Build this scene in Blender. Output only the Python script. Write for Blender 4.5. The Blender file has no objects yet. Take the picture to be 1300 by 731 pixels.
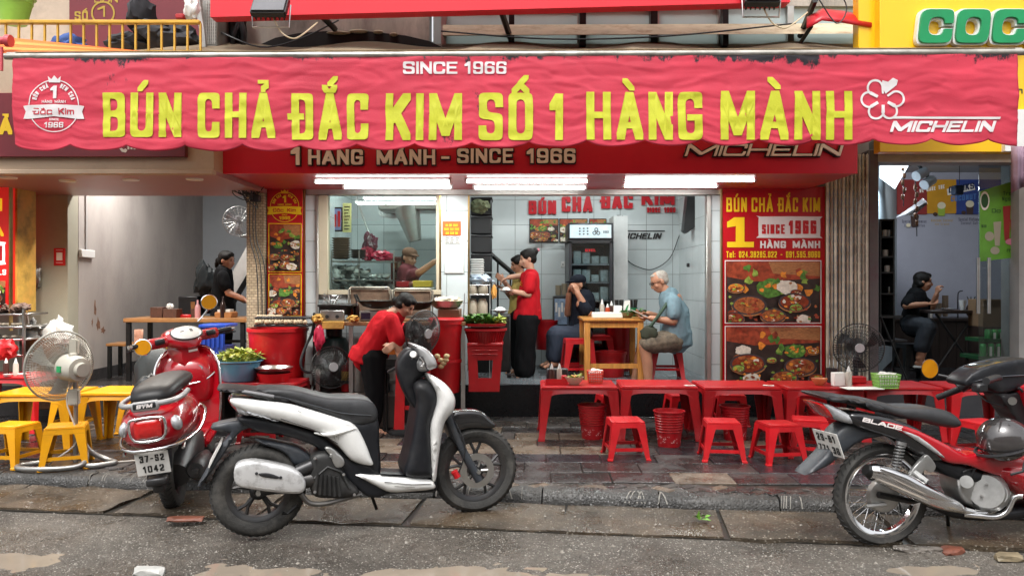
import bpy,bmesh,math,random
from mathutils import Vector as V,Matrix,noise
from mathutils.geometry import delaunay_2d_cdt
R=math.radians
PI=math.pi
SC=bpy.context.scene
COL=SC.collection
rnd=random.Random(7)
# ------------------------------------------------------------------ camera, sky, sun, exposure
CAMH=1.48
FPX=1000.0
HZ=360.0
cd=bpy.data.cameras.new('camera')
cam=bpy.data.objects.new('camera',cd)
COL.objects.link(cam)
cam.location=(0,0,CAMH)
cam.rotation_euler=(R(90),0,0)
cd.sensor_width=36
cd.lens=36*FPX/1300
cd.shift_y=-5.5/1300
cd.clip_start=.05
cd.clip_end=2000
SC.camera=cam
W=bpy.data.worlds.new('World')
SC.world=W
W.use_nodes=True
nt=W.node_tree
sky=nt.nodes.new('ShaderNodeTexSky')
sky.sky_type='NISHITA'
sky.sun_disc=False
sky.sun_elevation=R(62)
sky.sun_rotation=R(200)
sky.air_density=1.0
sky.dust_density=5.0
sky.ozone_density=1.0
hs=nt.nodes.new('ShaderNodeHueSaturation')
hs.inputs['Saturation'].default_value=.12
nt.links.new(sky.outputs[0],hs.inputs['Color'])
nt.links.new(hs.outputs[0],nt.nodes['Background'].inputs[0])
nt.nodes['Background'].inputs[1].default_value=.15
sd=bpy.data.lights.new('sun','SUN')
sd.energy=.8
sd.angle=R(18)
sd.color=(1,.96,.9)
sun=bpy.data.objects.new('sun',sd)
COL.objects.link(sun)
sun.location=(-4,-6,14)
sun.rotation_euler=V((0.19,.46,-.88)).to_track_quat('-Z','Y').to_euler()
vs=SC.view_settings
SC.display_settings.display_device='sRGB'
vs.view_transform='Standard'
vs.look='None'
vs.exposure=1.0
vs.gamma=1
vs.use_curve_mapping=False
cy=SC.cycles
cy.use_denoising=True
cy.max_bounces=7
cy.diffuse_bounces=3
cy.glossy_bounces=3
cy.transmission_bounces=4
cy.transparent_max_bounces=12
cy.caustics_reflective=False
cy.caustics_refractive=False
cy.sample_clamp_indirect=6
# ------------------------------------------------------------------ helpers
def P(x,y,Y):
 """point seen at pixel x,y of the photograph, standing Y metres in front of the camera"""
 return V(((x-650)/FPX*Y,Y,CAMH+(HZ-y)/FPX*Y))
def fr(a,b,t):
 return a+(b-a)*t
def sm(pts,n=4,closed=True):
 """Catmull-Rom through a 2D/3D list"""
 k=len(pts[0]);out=[];N=len(pts)
 rng=range(N)if closed else range(N-1)
 for i in rng:
  if closed:
   p=[pts[(i+j-1)%N]for j in range(4)]
  else:
   p=[pts[max(0,min(N-1,i+j-1))]for j in range(4)]
  for s in range(n):
   t=s/n
   out.append(tuple(.5*(2*p[1][c]+(p[2][c]-p[0][c])*t+(2*p[0][c]-5*p[1][c]+4*p[2][c]-p[3][c])*t*t
   +(3*p[1][c]-p[0][c]-3*p[2][c]+p[3][c])*t**3)for c in range(k)))
 if not closed:
  out.append(tuple(pts[-1]))
 return out
def srgb(r,g,b):
 f=lambda c:(c/255)/12.92 if c<=10 else(((c/255)+.055)/1.055)**2.4
 return(f(r),f(g),f(b))
MATS={}
def pm(name,col,rough=.5,metal=0,var=.12,vs=5,bump=0,bs=40,coat=0,spec=.5,dirt=0,dirtcol=(.05,.045,.04),ds=3,emit=None,es=0,trans=0,stretch=None,sss=0,objvar=0):
 """procedural material: noise-varied colour and roughness, optional dirt and bump"""
 if name in MATS:
  return MATS[name]
 m=bpy.data.materials.new(name)
 MATS[name]=m
 m.use_nodes=True
 t=m.node_tree
 b=t.nodes['Principled BSDF']
 L=t.links.new
 tc=t.nodes.new('ShaderNodeTexCoord')
 src=tc.outputs['Object']
 if stretch:
  mp=t.nodes.new('ShaderNodeMapping')
  mp.inputs['Scale'].default_value=stretch
  L(src,mp.inputs[0]);src=mp.outputs[0]
 n=t.nodes.new('ShaderNodeTexNoise')
 n.inputs['Scale'].default_value=vs
 n.inputs['Detail'].default_value=6
 n.inputs['Roughness'].default_value=.65
 L(src,n.inputs['Vector'])
 cr=t.nodes.new('ShaderNodeValToRGB')
 cr.color_ramp.elements[0].position=.3
 cr.color_ramp.elements[1].position=.7
 cr.color_ramp.elements[0].color=tuple(max(0,c*(1-var))for c in col)+(1,)
 cr.color_ramp.elements[1].color=tuple(min(1,c*(1+var))for c in col)+(1,)
 L(n.outputs['Fac'],cr.inputs[0])
 out=cr.outputs[0]
 if dirt:
  n2=t.nodes.new('ShaderNodeTexNoise')
  n2.inputs['Scale'].default_value=ds
  n2.inputs['Detail'].default_value=8
  n2.inputs['Roughness'].default_value=.7
  L(src,n2.inputs['Vector'])
  c2=t.nodes.new('ShaderNodeValToRGB')
  c2.color_ramp.elements[0].position=.48
  c2.color_ramp.elements[1].position=.75
  c2.color_ramp.elements[0].color=(0,0,0,1)
  c2.color_ramp.elements[1].color=(dirt,dirt,dirt,1)
  L(n2.outputs['Fac'],c2.inputs[0])
  mx=t.nodes.new('ShaderNodeMixRGB')
  mx.inputs[2].default_value=tuple(dirtcol)+(1,)
  L(c2.outputs[0],mx.inputs[0]);L(out,mx.inputs[1])
  out=mx.outputs[0]
 if objvar:
  oi=t.nodes.new('ShaderNodeObjectInfo');ov=t.nodes.new('ShaderNodeMapRange')
  ov.inputs['To Min'].default_value=1-objvar;ov.inputs['To Max'].default_value=1+objvar*.5
  L(oi.outputs['Random'],ov.inputs[0])
  hv=t.nodes.new('ShaderNodeHueSaturation');L(ov.outputs[0],hv.inputs['Value']);L(out,hv.inputs['Color'])
  out=hv.outputs[0]
 L(out,b.inputs['Base Color'])
 mr=t.nodes.new('ShaderNodeMapRange')
 mr.inputs['To Min'].default_value=max(.02,rough*.75)
 mr.inputs['To Max'].default_value=min(1,rough*1.25)
 L(n.outputs['Fac'],mr.inputs['Value'])
 L(mr.outputs[0],b.inputs['Roughness'])
 b.inputs['Metallic'].default_value=metal
 b.inputs['Specular IOR Level'].default_value=spec
 b.inputs['Coat Weight'].default_value=coat
 b.inputs['Coat Roughness'].default_value=.06
 if trans:
  b.inputs['Transmission Weight'].default_value=trans
 if sss:
  b.inputs['Subsurface Weight'].default_value=sss
  b.inputs['Subsurface Radius'].default_value=(.02,.008,.005)
 if emit:
  b.inputs['Emission Color'].default_value=tuple(emit)+(1,)
  b.inputs['Emission Strength'].default_value=es
 if bump:
  n3=t.nodes.new('ShaderNodeTexNoise')
  n3.inputs['Scale'].default_value=bs
  n3.inputs['Detail'].default_value=5
  L(src,n3.inputs['Vector'])
  bp=t.nodes.new('ShaderNodeBump')
  bp.inputs['Strength'].default_value=bump
  bp.inputs['Distance'].default_value=.01
  L(n3.outputs['Fac'],bp.inputs['Height'])
  L(bp.outputs[0],b.inputs['Normal'])
 return m
def see_through(m,amount):
 """lets daylight shine through thin cloth"""
 t=m.node_tree;b=t.nodes['Principled BSDF'];o=t.nodes['Material Output']
 tl=t.nodes.new('ShaderNodeBsdfTranslucent');mx=t.nodes.new('ShaderNodeMixShader');mx.inputs[0].default_value=amount
 t.links.new(b.inputs['Base Color'].links[0].from_socket,tl.inputs[0])
 t.links.new(b.outputs[0],mx.inputs[1]);t.links.new(tl.outputs[0],mx.inputs[2]);t.links.new(mx.outputs[0],o.inputs[0])
 return m
def glass(name,tint=(.9,.95,.95),refl=.12,rough=.03):
 """window glass: see-through with a clear reflection"""
 if name in MATS:
  return MATS[name]
 m=bpy.data.materials.new(name);MATS[name]=m
 m.use_nodes=True
 t=m.node_tree;L=t.links.new
 t.nodes.remove(t.nodes['Principled BSDF'])
 tr=t.nodes.new('ShaderNodeBsdfTransparent');tr.inputs[0].default_value=tint+(1,)
 gl=t.nodes.new('ShaderNodeBsdfGlossy');gl.inputs['Roughness'].default_value=rough
 fz=t.nodes.new('ShaderNodeLayerWeight');fz.inputs[0].default_value=.25
 mr=t.nodes.new('ShaderNodeMapRange')
 mr.inputs['To Min'].default_value=refl*.5;mr.inputs['To Max'].default_value=min(1,refl*4)
 mx=t.nodes.new('ShaderNodeMixShader')
 L(fz.outputs['Fresnel'],mr.inputs['Value'])
 L(mr.outputs[0],mx.inputs[0]);L(tr.outputs[0],mx.inputs[1]);L(gl.outputs[0],mx.inputs[2])
 L(mx.outputs[0],t.nodes['Material Output'].inputs[0])
 return m
def tag(o,label,cat,group=None,kind=None):
 if label:o['label']=label
 if cat:o['category']=cat
 if group:o['group']=group
 if kind:o['kind']=kind
 return o
def thing(name,label,cat,loc=(0,0,0),rotz=0,group=None,M=None):
 o=bpy.data.objects.new(name,None)
 o.empty_display_size=.1
 COL.objects.link(o)
 o.matrix_world=M if M is not None else Matrix.Translation(loc)@Matrix.Rotation(rotz,4,'Z')
 return tag(o,label,cat,group)
def frame_of(o):
 m=o.matrix_basis.copy()
 while o.parent:
  o=o.parent
  m=o.matrix_basis@m
 return m
class MB:
 """collects geometry, then links it as ONE mesh object"""
 def __init__(s,M=None):
  s.v=[];s.f=[];s.mi=[];s.M=M;s.m=0
 def raw(s,vs,fs):
  o=len(s.v)
  for p in vs:
   p=V(p)
   s.v.append(s.M@p if s.M is not None else p)
  for f in fs:
   s.f.append([i+o for i in f]);s.mi.append(s.m)
  return s
 def bmesh_in(s,bm):
  bm.verts.index_update()
  s.raw([v.co.copy()for v in bm.verts],[[v.index for v in f.verts]for f in bm.faces])
  bm.free()
  return s
 def box(s,c,d,rot=None,bev=0,seg=1):
  bm=bmesh.new()
  bmesh.ops.create_cube(bm,size=1)
  bmesh.ops.scale(bm,vec=d,verts=bm.verts)
  if bev:
   bmesh.ops.bevel(bm,geom=bm.edges[:],offset=min(bev,min(d)*.45),segments=seg,affect='EDGES')
  if rot is not None:
   bmesh.ops.transform(bm,matrix=rot if isinstance(rot,Matrix)else Matrix.Rotation(rot,4,'Z'),verts=bm.verts)
  bmesh.ops.translate(bm,vec=c,verts=bm.verts)
  return s.bmesh_in(bm)
 def b2(s,a,b,bev=0,seg=1):
  """box from corner to corner"""
  c=[(a[i]+b[i])/2 for i in range(3)]
  return s.box(c,[abs(a[i]-b[i])for i in range(3)],None,bev,seg)
 def pbox(s,x0,y0,x1,y1,Y,dep,bev=0,seg=1):
  """box whose front face fills a pixel rectangle at distance Y, dep metres deep"""
  a=P(x0,y0,Y);b=P(x1,y1,Y)
  return s.b2((a.x,Y,a.z),(b.x,Y+dep,b.z),bev,seg)
 def cyl(s,p0,p1,r0,r1=None,n=14,caps=True):
  return s.tube([p0,p1],[r0,r0 if r1 is None else r1],n,caps=caps)
 def tube(s,pts,r,n=8,closed=False,caps=True,smooth=0):
  pts=[V(p)for p in pts]
  if smooth:
   rr=r if isinstance(r,(int,float))else None
   q=sm([tuple(p)+((r[i],)if rr is None else())for i,p in enumerate(pts)],smooth,closed)
   pts=[V(p[:3])for p in q]
   if rr is None:r=[p[3]for p in q]
  N=len(pts)
  rs=[r]*N if isinstance(r,(int,float))else r
  up=None;rings=[]
  for i in range(N):
   if closed:
    d=pts[(i+1)%N]-pts[i-1]
   else:
    d=pts[min(N-1,i+1)]-pts[max(0,i-1)]
   if d.length<1e-9:d=V((0,0,1))
   d.normalize()
   if up is None:
    up=V((0,0,1))if abs(d.z)<.9 else V((1,0,0))
   a=d.cross(up)
   if a.length<1e-6:a=d.cross(V((1,.3,0)))
   a.normalize();up=a.cross(d).normalized()
   rings.append([pts[i]+(a*math.cos(2*PI*k/n)+up*math.sin(2*PI*k/n))*rs[i]for k in range(n)])
  vs=[p for ring in rings for p in ring];fs=[]
  for i in range(N if closed else N-1):
   j=(i+1)%N
   for k in range(n):
    l=(k+1)%n
    fs.append([i*n+k,i*n+l,j*n+l,j*n+k])
  if caps and not closed:
   fs.append(list(range(n))[::-1]);fs.append([(N-1)*n+k for k in range(n)])
  return s.raw(vs,fs)
 def lathe(s,prof,M=None,n=24,closed=False):
  """profile of (radius, z) turned about z"""
  vs=[];fs=[];N=len(prof)
  for r,z in prof:
   for k in range(n):
    vs.append(V((r*math.cos(2*PI*k/n),r*math.sin(2*PI*k/n),z)))
  for i in range(N if closed else N-1):
   j=(i+1)%N
   for k in range(n):
    l=(k+1)%n
    fs.append([i*n+k,i*n+l,j*n+l,j*n+k])
  if not closed:
   if prof[0][0]>1e-5:fs.append(list(range(n))[::-1])
   if prof[-1][0]>1e-5:fs.append([(N-1)*n+k for k in range(n)])
  if M is not None:
   if not isinstance(M,Matrix):M=Matrix.Translation(M)
   vs=[M@v for v in vs]
  return s.raw(vs,fs)
 def sph(s,c,r,n=12,rot=None):
  if isinstance(r,(int,float)):r=(r,r,r)
  bm=bmesh.new()
  bmesh.ops.create_uvsphere(bm,u_segments=n,v_segments=max(6,n*2//3),radius=1)
  bmesh.ops.scale(bm,vec=r,verts=bm.verts)
  if rot is not None:bmesh.ops.transform(bm,matrix=rot,verts=bm.verts)
  bmesh.ops.translate(bm,vec=c,verts=bm.verts)
  return s.bmesh_in(bm)
 def loft(s,secs,closed_ring=True,caps=True):
  n=len(secs[0]);vs=[p for q in secs for p in q];fs=[]
  for i in range(len(secs)-1):
   for k in range(n if closed_ring else n-1):
    l=(k+1)%n
    fs.append([i*n+k,i*n+l,(i+1)*n+l,(i+1)*n+k])
  if caps and closed_ring:
   fs.append(list(range(n))[::-1]);fs.append([(len(secs)-1)*n+k for k in range(n)])
  return s.raw(vs,fs)
 def flat(s,pts,tris,fn,th=0):
  """2D triangles mapped by fn(x, y, depth); th > 0 gives them thickness"""
  if not th:
   return s.raw([fn(x,y,0)for x,y in pts],tris)
  n=len(pts);fs=[list(t)for t in tris]+[[i+n for i in t][::-1]for t in tris]
  cnt={}
  for t in tris:
   for i in range(len(t)):
    e=(t[i],t[(i+1)%len(t)])
    cnt[e]=1
  for(a,b)in cnt:
   if(b,a)not in cnt:fs.append([b,a,a+n,b+n])
  return s.raw([fn(x,y,th)for x,y in pts]+[fn(x,y,0)for x,y in pts],fs)
 def prism(s,poly,fn,th):
  pts,tris=fill([poly])
  return s.flat(pts,tris,fn,th)
 def pillow(s,poly,T,Rr,fn,res=.025,bend=None,b=.72):
  """side outline swollen to half-thickness T, its edges rounded over Rr from b*T at the rim; fn(u, v, w) -> point"""
  poly=[tuple(p)for p in poly]
  if area(poly)<0:poly=poly[::-1]
  n=len(poly)
  dense=[]
  for i in range(n):
   p=poly[i];q=poly[(i+1)%n]
   k=max(1,int(math.hypot(q[0]-p[0],q[1]-p[1])/(res*1.2)))
   for t in range(k):dense.append((fr(p[0],q[0],t/k),fr(p[1],q[1],t/k)))
  xs=[p[0]for p in poly];ys=[p[1]for p in poly]
  def dist(x,y):
   best=9e9
   for i in range(n):
    ax,ay=poly[i];bx,by=poly[(i+1)%n]
    dx,dy=bx-ax,by-ay
    l=dx*dx+dy*dy
    t=0 if l<1e-12 else max(0,min(1,((x-ax)*dx+(y-ay)*dy)/l))
    best=min(best,math.hypot(x-ax-dx*t,y-ay-dy*t))
   return best
  def inside(x,y):
   c=False
   for i in range(n):
    ax,ay=poly[i];bx,by=poly[(i+1)%n]
    if(ay>y)!=(by>y)and x<(bx-ax)*(y-ay)/(by-ay)+ax:c=not c
   return c
  pts=[V(p)for p in dense];nb=len(dense)
  for i in range(nb):
   a=V(dense[i-1]);c=V(dense[(i+1)%nb]);d=c-a
   if d.length<1e-7:continue
   nn=V((-d.y,d.x)).normalized()
   for off in(min(Rr*.12,res*.3),min(Rr*.4,res*.8)):
    q=V(dense[i])+nn*off
    if inside(q.x,q.y)and dist(q.x,q.y)>off*.8:pts.append(q)
  y=min(ys);row=0
  while y<max(ys):
   x=min(xs)+(row%2)*res*.5
   while x<max(xs):
    if inside(x,y)and dist(x,y)>min(Rr*.6,res*1.2):pts.append(V((x,y)))
    x+=res
   y+=res*.866;row+=1
  o=delaunay_2d_cdt(pts,[],[list(range(nb))],1,1e-6)
  vs2=o[0];tr=[list(f)for k,f in enumerate(o[2])if o[5][k]]
  hh=[]
  for p in vs2:
   d=min(dist(p.x,p.y)/Rr,1)
   hh.append(T*(b+(1-b)*math.sqrt(max(0,1-(1-d)**2))))
  bb=[bend(p.x,p.y)if bend else 0 for p in vs2]
  N=len(vs2)
  fs=list(tr)+[[i+N for i in f][::-1]for f in tr]
  es={(f[i],f[(i+1)%3])for f in tr for i in range(3)}
  fs+=[[q,p,p+N,q+N]for p,q in es if(q,p)not in es]
  return s.raw([fn(p.x,p.y,bb[i]+hh[i])for i,p in enumerate(vs2)]+[fn(p.x,p.y,bb[i]-hh[i])for i,p in enumerate(vs2)],fs)
 def build(s,name,mat,parent=None,local=False,smooth=40,label=None):
  me=bpy.data.meshes.new(name)
  vs=s.v
  if parent is not None and not local:
   inv=frame_of(parent).inverted()
   vs=[inv@p for p in vs]
  me.from_pydata([tuple(p)for p in vs],[],s.f)
  mats=mat if isinstance(mat,(list,tuple))else[mat]
  for m in mats:me.materials.append(m)
  if len(mats)>1:me.polygons.foreach_set('material_index',s.mi)
  bm=bmesh.new();bm.from_mesh(me)
  bmesh.ops.recalc_face_normals(bm,faces=bm.faces[:])
  bm.to_mesh(me);bm.free()
  if smooth:
   me.polygons.foreach_set('use_smooth',[True]*len(me.polygons))
   me.set_sharp_from_angle(angle=R(smooth))
  me.update()
  o=bpy.data.objects.new(name,me)
  COL.objects.link(o)
  if parent is not None:
   o.parent=parent
  if label:o['label']=label
  return o
def area(p):
 return .5*sum(p[i][0]*p[(i+1)%len(p)][1]-p[(i+1)%len(p)][0]*p[i][1]for i in range(len(p)))
def fill(polys,extra=()):
 """union of polygons as 2D triangles without overlaps"""
 ox=sum(p[0][0]for p in polys)/max(1,len(polys));oy=sum(p[0][1]for p in polys)/max(1,len(polys))
 pts=[];faces=[];P2=[]
 for p in polys:
  p=[(q[0]-ox,q[1]-oy)for q in p]
  if area(p)<0:p=p[::-1]
  P2.append((p,min(q[0]for q in p),max(q[0]for q in p),min(q[1]for q in p),max(q[1]for q in p)))
  faces.append(list(range(len(pts),len(pts)+len(p))));pts+=[V(q)for q in p]
 pts+=[V((q[0]-ox,q[1]-oy))for q in extra]
 if not pts:return[],[]
 o=delaunay_2d_cdt(pts,[],faces,1,1e-6)
 vv=o[0];tr=[]
 for f in o[2]:
  x=sum(vv[i].x for i in f)/3;y=sum(vv[i].y for i in f)/3
  for p,a0,a1,b0,b1 in P2:
   if a0<=x<=a1 and b0<=y<=b1:
    c=False;n=len(p)
    for i in range(n):
     ax,ay=p[i-1];bx,by=p[i]
     if(ay>y)!=(by>y)and x<(bx-ax)*(y-ay)/(by-ay)+ax:c=not c
    if c:tr.append(list(f));break
 return[(p.x+ox,p.y+oy)for p in vv],tr
def copy_tree(o,parent=None):
 c=o.copy();COL.objects.link(c)
 if parent is not None:c.parent=parent
 for ch in[k for k in bpy.data.objects if k.parent==o]:
  copy_tree(ch,c)
 return c
def place(src,loc,rotz=0,label=None,group=None,M=None):
 c=copy_tree(src)
 c.matrix_world=M if M is not None else Matrix.Translation(loc)@Matrix.Rotation(rotz,4,'Z')
 if label:c['label']=label
 if group:c['group']=group
 return c
def axis_m(p,d,roll=0):
 """matrix with local z along d at p"""
 d=V(d).normalized()
 return Matrix.Translation(p)@d.to_track_quat('Z','Y').to_matrix().to_4x4()@Matrix.Rotation(roll,4,'Z')
 # ------------------------------------------------------------------ block lettering drawn with a rectangular nib
r_=1
GL={
'A':[[(0,0),(.5,1),(1,0)],[(.22,.27),(.78,.27)]],
'B':[[(0,0),(0,1),(.94,1,1),(.94,.53,1),(0,.53)],[(.5,.53),(1,.53,1),(1,0,1),(0,0)]],
'C':[[(1,.75),(1,1,1),(0,1,1),(0,0,1),(1,0,1),(1,.25)]],
'D':[[(0,0),(0,1),(1,1,1),(1,0,1),(0,0)]],
'Đ':[[(0,0),(0,1),(1,1,1),(1,0,1),(0,0)],[(-.3,.5),(.35,.5)]],
'E':[[(1,1),(0,1),(0,0),(1,0)],[(0,.52),(.85,.52)]],
'F':[[(1,1),(0,1),(0,0)],[(0,.5),(.85,.5)]],
'G':[[(1,.77),(1,1,1),(0,1,1),(0,0,1),(1,0,1),(1,.46),(.55,.46)]],
'H':[[(0,0),(0,1)],[(1,0),(1,1)],[(0,.52),(1,.52)]],
'I':[[(0,0),(0,1)]],
'J':[[(1,1),(1,0,1),(0,0,1),(0,.3)]],
'K':[[(0,0),(0,1)],[(1,1),(.08,.42)],[(.35,.6),(1,0)]],
'L':[[(0,1),(0,0),(1,0)]],
'M':[[(0,0),(0,1),(.5,.1),(1,1),(1,0)]],
'N':[[(0,0),(0,1),(1,0),(1,1)]],
'O':[[(.5,0),(1,0,1),(1,1,1),(0,1,1),(0,0,1),(.5,0)]],
'P':[[(0,0),(0,1),(1,1,1),(1,.45,1),(0,.45)]],
'Q':[[(.5,0),(1,0,1),(1,1,1),(0,1,1),(0,0,1),(.5,0)],[(.6,.25),(1,-.05)]],
'R':[[(0,0),(0,1),(1,1,1),(1,.48,1),(0,.48)],[(.5,.48),(1,0)]],
'S':[[(1,.8),(1,1,1),(0,1,1),(0,.53,1),(1,.49,1),(1,0,1),(0,0,1),(0,.2)]],
'T':[[(0,1),(1,1)],[(.5,1),(.5,0)]],
'U':[[(0,1),(0,0,1),(1,0,1),(1,1)]],
'V':[[(0,1),(.5,0),(1,1)]],
'W':[[(0,1),(.25,0),(.5,.8),(.75,0),(1,1)]],
'X':[[(0,0),(1,1)],[(0,1),(1,0)]],
'Y':[[(0,1),(.5,.45),(1,1)],[(.5,.45),(.5,0)]],
'Z':[[(0,1),(1,1),(0,0),(1,0)]],
'0':[[(.5,0),(1,0,1),(1,1,1),(0,1,1),(0,0,1),(.5,0)]],
'1':[[(0,.74),(.75,1),(.75,0)]],
'2':[[(0,.78),(0,1,1),(1,1,1),(1,.55,1),(0,.2),(0,0),(1,0)]],
'3':[[(0,.8),(0,1,1),(1,1,1),(1,.52,1),(.4,.52)],[(.4,.52),(1,.52,1),(1,0,1),(0,0,1),(0,.2)]],
'4':[[(.75,0),(.75,1),(0,.28),(1,.28)]],
'5':[[(1,1),(0,1),(0,.55),(1,.6,1),(1,0,1),(0,0,1),(0,.2)]],
'6':[[(1,.82),(1,1,1),(0,1,1),(0,0,1),(1,0,1),(1,.55,1),(0,.55)]],
'7':[[(0,1),(1,1),(.35,0)]],
'8':[[(.5,.52),(.95,.52,1),(.95,1,1),(.05,1,1),(.05,.52,1),(1,.52,1),(1,0,1),(0,0,1),(0,.52,1),(.5,.52)]],
'9':[[(0,.18),(0,0,1),(1,0,1),(1,1,1),(0,1,1),(0,.45,1),(1,.45)]],
'-':[[(.1,.45),(.9,.45)]],'.':[[(0,0),(.02,0)]],':':[[(0,.1),(.02,.1)],[(0,.6),(.02,.6)]],' ':[],
'a':[[(1,.7),(1,0)],[(1,.68,1),(0,.68,1),(0,0,1),(1,0,1)]],
'b':[[(0,1),(0,0)],[(0,.68),(1,.68,1),(1,0,1),(0,0)]],
'c':[[(1,.56),(1,.7,1),(0,.7,1),(0,0,1),(1,0,1),(1,.14)]],
'd':[[(1,1),(1,0)],[(1,.68),(0,.68,1),(0,0,1),(1,0)]],
'e':[[(0,.35),(1,.35),(1,.7,1),(0,.7,1),(0,0,1),(1,0,1),(1,.12)]],
'f':[[(1,1),(.4,1,1),(.4,0)],[(0,.65),(.9,.65)]],
'g':[[(1,.7),(1,-.25,1),(0,-.25)],[(1,.68),(0,.68,1),(0,0,1),(1,0)]],
'h':[[(0,1),(0,0)],[(0,.7),(1,.7,1),(1,0)]],
'i':[[(0,0),(0,.68)],[(0,.95),(0,1)]],
'k':[[(0,0),(0,1)],[(1,.7),(.1,.3)],[(.35,.42),(1,0)]],
'l':[[(0,0),(0,1)]],
'm':[[(0,0),(0,.7),(.5,.7,1),(.5,0)],[(.5,.7),(1,.7,1),(1,0)]],
'n':[[(0,0),(0,.7),(1,.7,1),(1,0)]],
'o':[[(.5,0),(1,0,1),(1,.7,1),(0,.7,1),(0,0,1),(.5,0)]],
'p':[[(0,-.28),(0,.7),(1,.7,1),(1,0,1),(0,0)]],
'r':[[(0,0),(0,.7),(.9,.7)]],
's':[[(1,.55),(1,.7,1),(0,.7,1),(0,.36,1),(1,.34,1),(1,0,1),(0,0,1),(0,.15)]],
't':[[(.4,1),(.4,0),(1,0)],[(0,.68),(1,.68)]],
'u':[[(0,.7),(0,0,1),(1,0,1),(1,.7)]],
'v':[[(0,.7),(.5,0),(1,.7)]],
'w':[[(0,.7),(.25,0),(.5,.6),(.75,0),(1,.7)]],
'y':[[(0,.7),(.5,0)],[(1,.7),(.3,-.28)]],
}
MARK={'acute':[[(.35,1.16),(.75,1.36)]],'grave':[[(.65,1.16),(.25,1.36)]],'hook':[[(.3,1.36),(.7,1.36),(.7,1.25),(.5,1.2),(.5,1.14)]],
'breve':[[(.15,1.24),(.3,1.14),(.7,1.14),(.85,1.24)]],'acute2':[[(.5,1.3),(.85,1.46)]],'circ':[[(.1,1.12),(.5,1.28),(.9,1.12)]]}
ACC={'Ú':'U acute','Ả':'A hook','Ắ':'A breve acute2','Ố':'O circ acute2','À':'A grave','ắ':'a low_breve low_acute','Ư':'U','Ấ':'A circ acute2','á':'a','ả':'a'}
WID={'I':0,'i':0,'l':0,'.':.02,':':.02,'M':1.45,'W':1.5,'m':1.35,'w':1.4,'1':.62,' ':.75,'-':.7,'f':.7,'t':.7,'r':.75,'k':.85,'A':1.12,'L':.85,'E':.88,'F':.85}
def text(s,x0,y0,x1,y1,w=.16,hb=.14,gap=.1,shear=0,grid=None,grow=0,rd=.36):
 """block letters filling the rectangle (x0,y0)-(x1,y1), y up; strokes w wide and hb tall relative to the height"""
 H=y1-y0;Wd=x1-x0
 sw=w*H;sh=hb*H;g=gap*H
 un=0;fixed=0
 for c in s:
  b=ACC[c].split()[0]if c in ACC else c
  un+=WID.get(b,1);fixed+=sw+g
 fixed-=g
 u=max((Wd-fixed)/max(un,.01),.001)
 polys=[];x=x0
 for c in s:
  sp=ACC[c].split()if c in ACC else[c]
  cw=WID.get(sp[0],1)*u
  paths=[(p,sw,sh)for p in GL.get(sp[0],[])]
  for mk in sp[1:]:
   low=mk.startswith('low_')
   for p in MARK[mk.replace('low_','')]:
    paths.append(([(a,b-(.28 if low else 0))for a,b in p],sw*.62,sh*.62))
  for p,aw,ah in paths:
   q=[]
   rad=min(rd*cw,rd*.56*H)
   ip=(H-sh)
   pp=[(x+sw/2+t[0]*cw,y0+sh/2+t[1]*ip,len(t)>2)for t in p]
   for i,t in enumerate(pp):
    if t[2]and 0<i<len(pp)-1:
     a=V(pp[i-1][:2]);b=V(t[:2]);d=V(pp[i+1][:2])
     la=(a-b).length;lb=(d-b).length
     ra=min(rad,la*.5 if pp[i-1][2]else la);rb=min(rad,lb*.5 if pp[i+1][2]else lb)
     s0=b+(a-b)*(ra/max(la,1e-6));s1=b+(d-b)*(rb/max(lb,1e-6))
     for k in range(5):
      z=k/4
      z0=s0.lerp(b,z);z1=b.lerp(s1,z)
      m1=z0.lerp(z1,z);m2=b
      q.append(tuple(m1.lerp(m2,.12*(1-abs(2*z-1)))))
    else:
     q.append(t[:2])
   for i in range(len(q)-1):
    a,b=q[i],q[i+1]
    dx,dy=b[0]-a[0],b[1]-a[1]
    if abs(dx)+abs(dy)<1e-7:continue
    hw,hh=aw/2+grow,ah/2+grow
    if abs(dx)<1e-6 or abs(dy)<1e-6:
     pl=[(min(a[0],b[0])-hw,min(a[1],b[1])-hh),(max(a[0],b[0])+hw,min(a[1],b[1])-hh),(max(a[0],b[0])+hw,max(a[1],b[1])+hh),(min(a[0],b[0])-hw,max(a[1],b[1])+hh)]
    else:
     sx=1 if dx>0 else-1;sy=1 if dy>0 else-1
     pl=[(a[0]-sx*hw,a[1]-sy*hh),(a[0]+sx*hw,a[1]-sy*hh),(b[0]+sx*hw,b[1]-sy*hh),(b[0]+sx*hw,b[1]+sy*hh),(b[0]-sx*hw,b[1]+sy*hh),(a[0]-sx*hw,a[1]+sy*hh)]
    polys.append(pl)
  x+=cw+sw+g
 if shear:
  polys=[[(a+(b-y0)*shear,b)for a,b in p]for p in polys]
 ex=[]
 if grid:
  xs=x0
  while xs<x1+grid:
   ys=y0-.05*H
   while ys<y1+.5*H:
    ex.append((xs,ys));ys+=grid
   xs+=grid
 return fill(polys,ex)
def ptext(mb,s,x0,y0,x1,y1,Y,off=.003,th=0,w=.16,hb=.14,gap=.1,shear=0,tilt=0,rd=.36):
 """letters in a pixel rectangle (y0 top, y1 baseline) on a plane at distance Y facing the camera"""
 k=Y/FPX
 pts,tr=text(s,x0*k,-y1*k,x1*k,-y0*k,w,hb,gap,shear,rd=rd)
 base=lambda x,y,d:V((x-650*k,Y-off-d,CAMH+HZ*k+y+tilt*(x-x0*k)))
 mb.flat(pts,tr,base,th)
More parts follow.
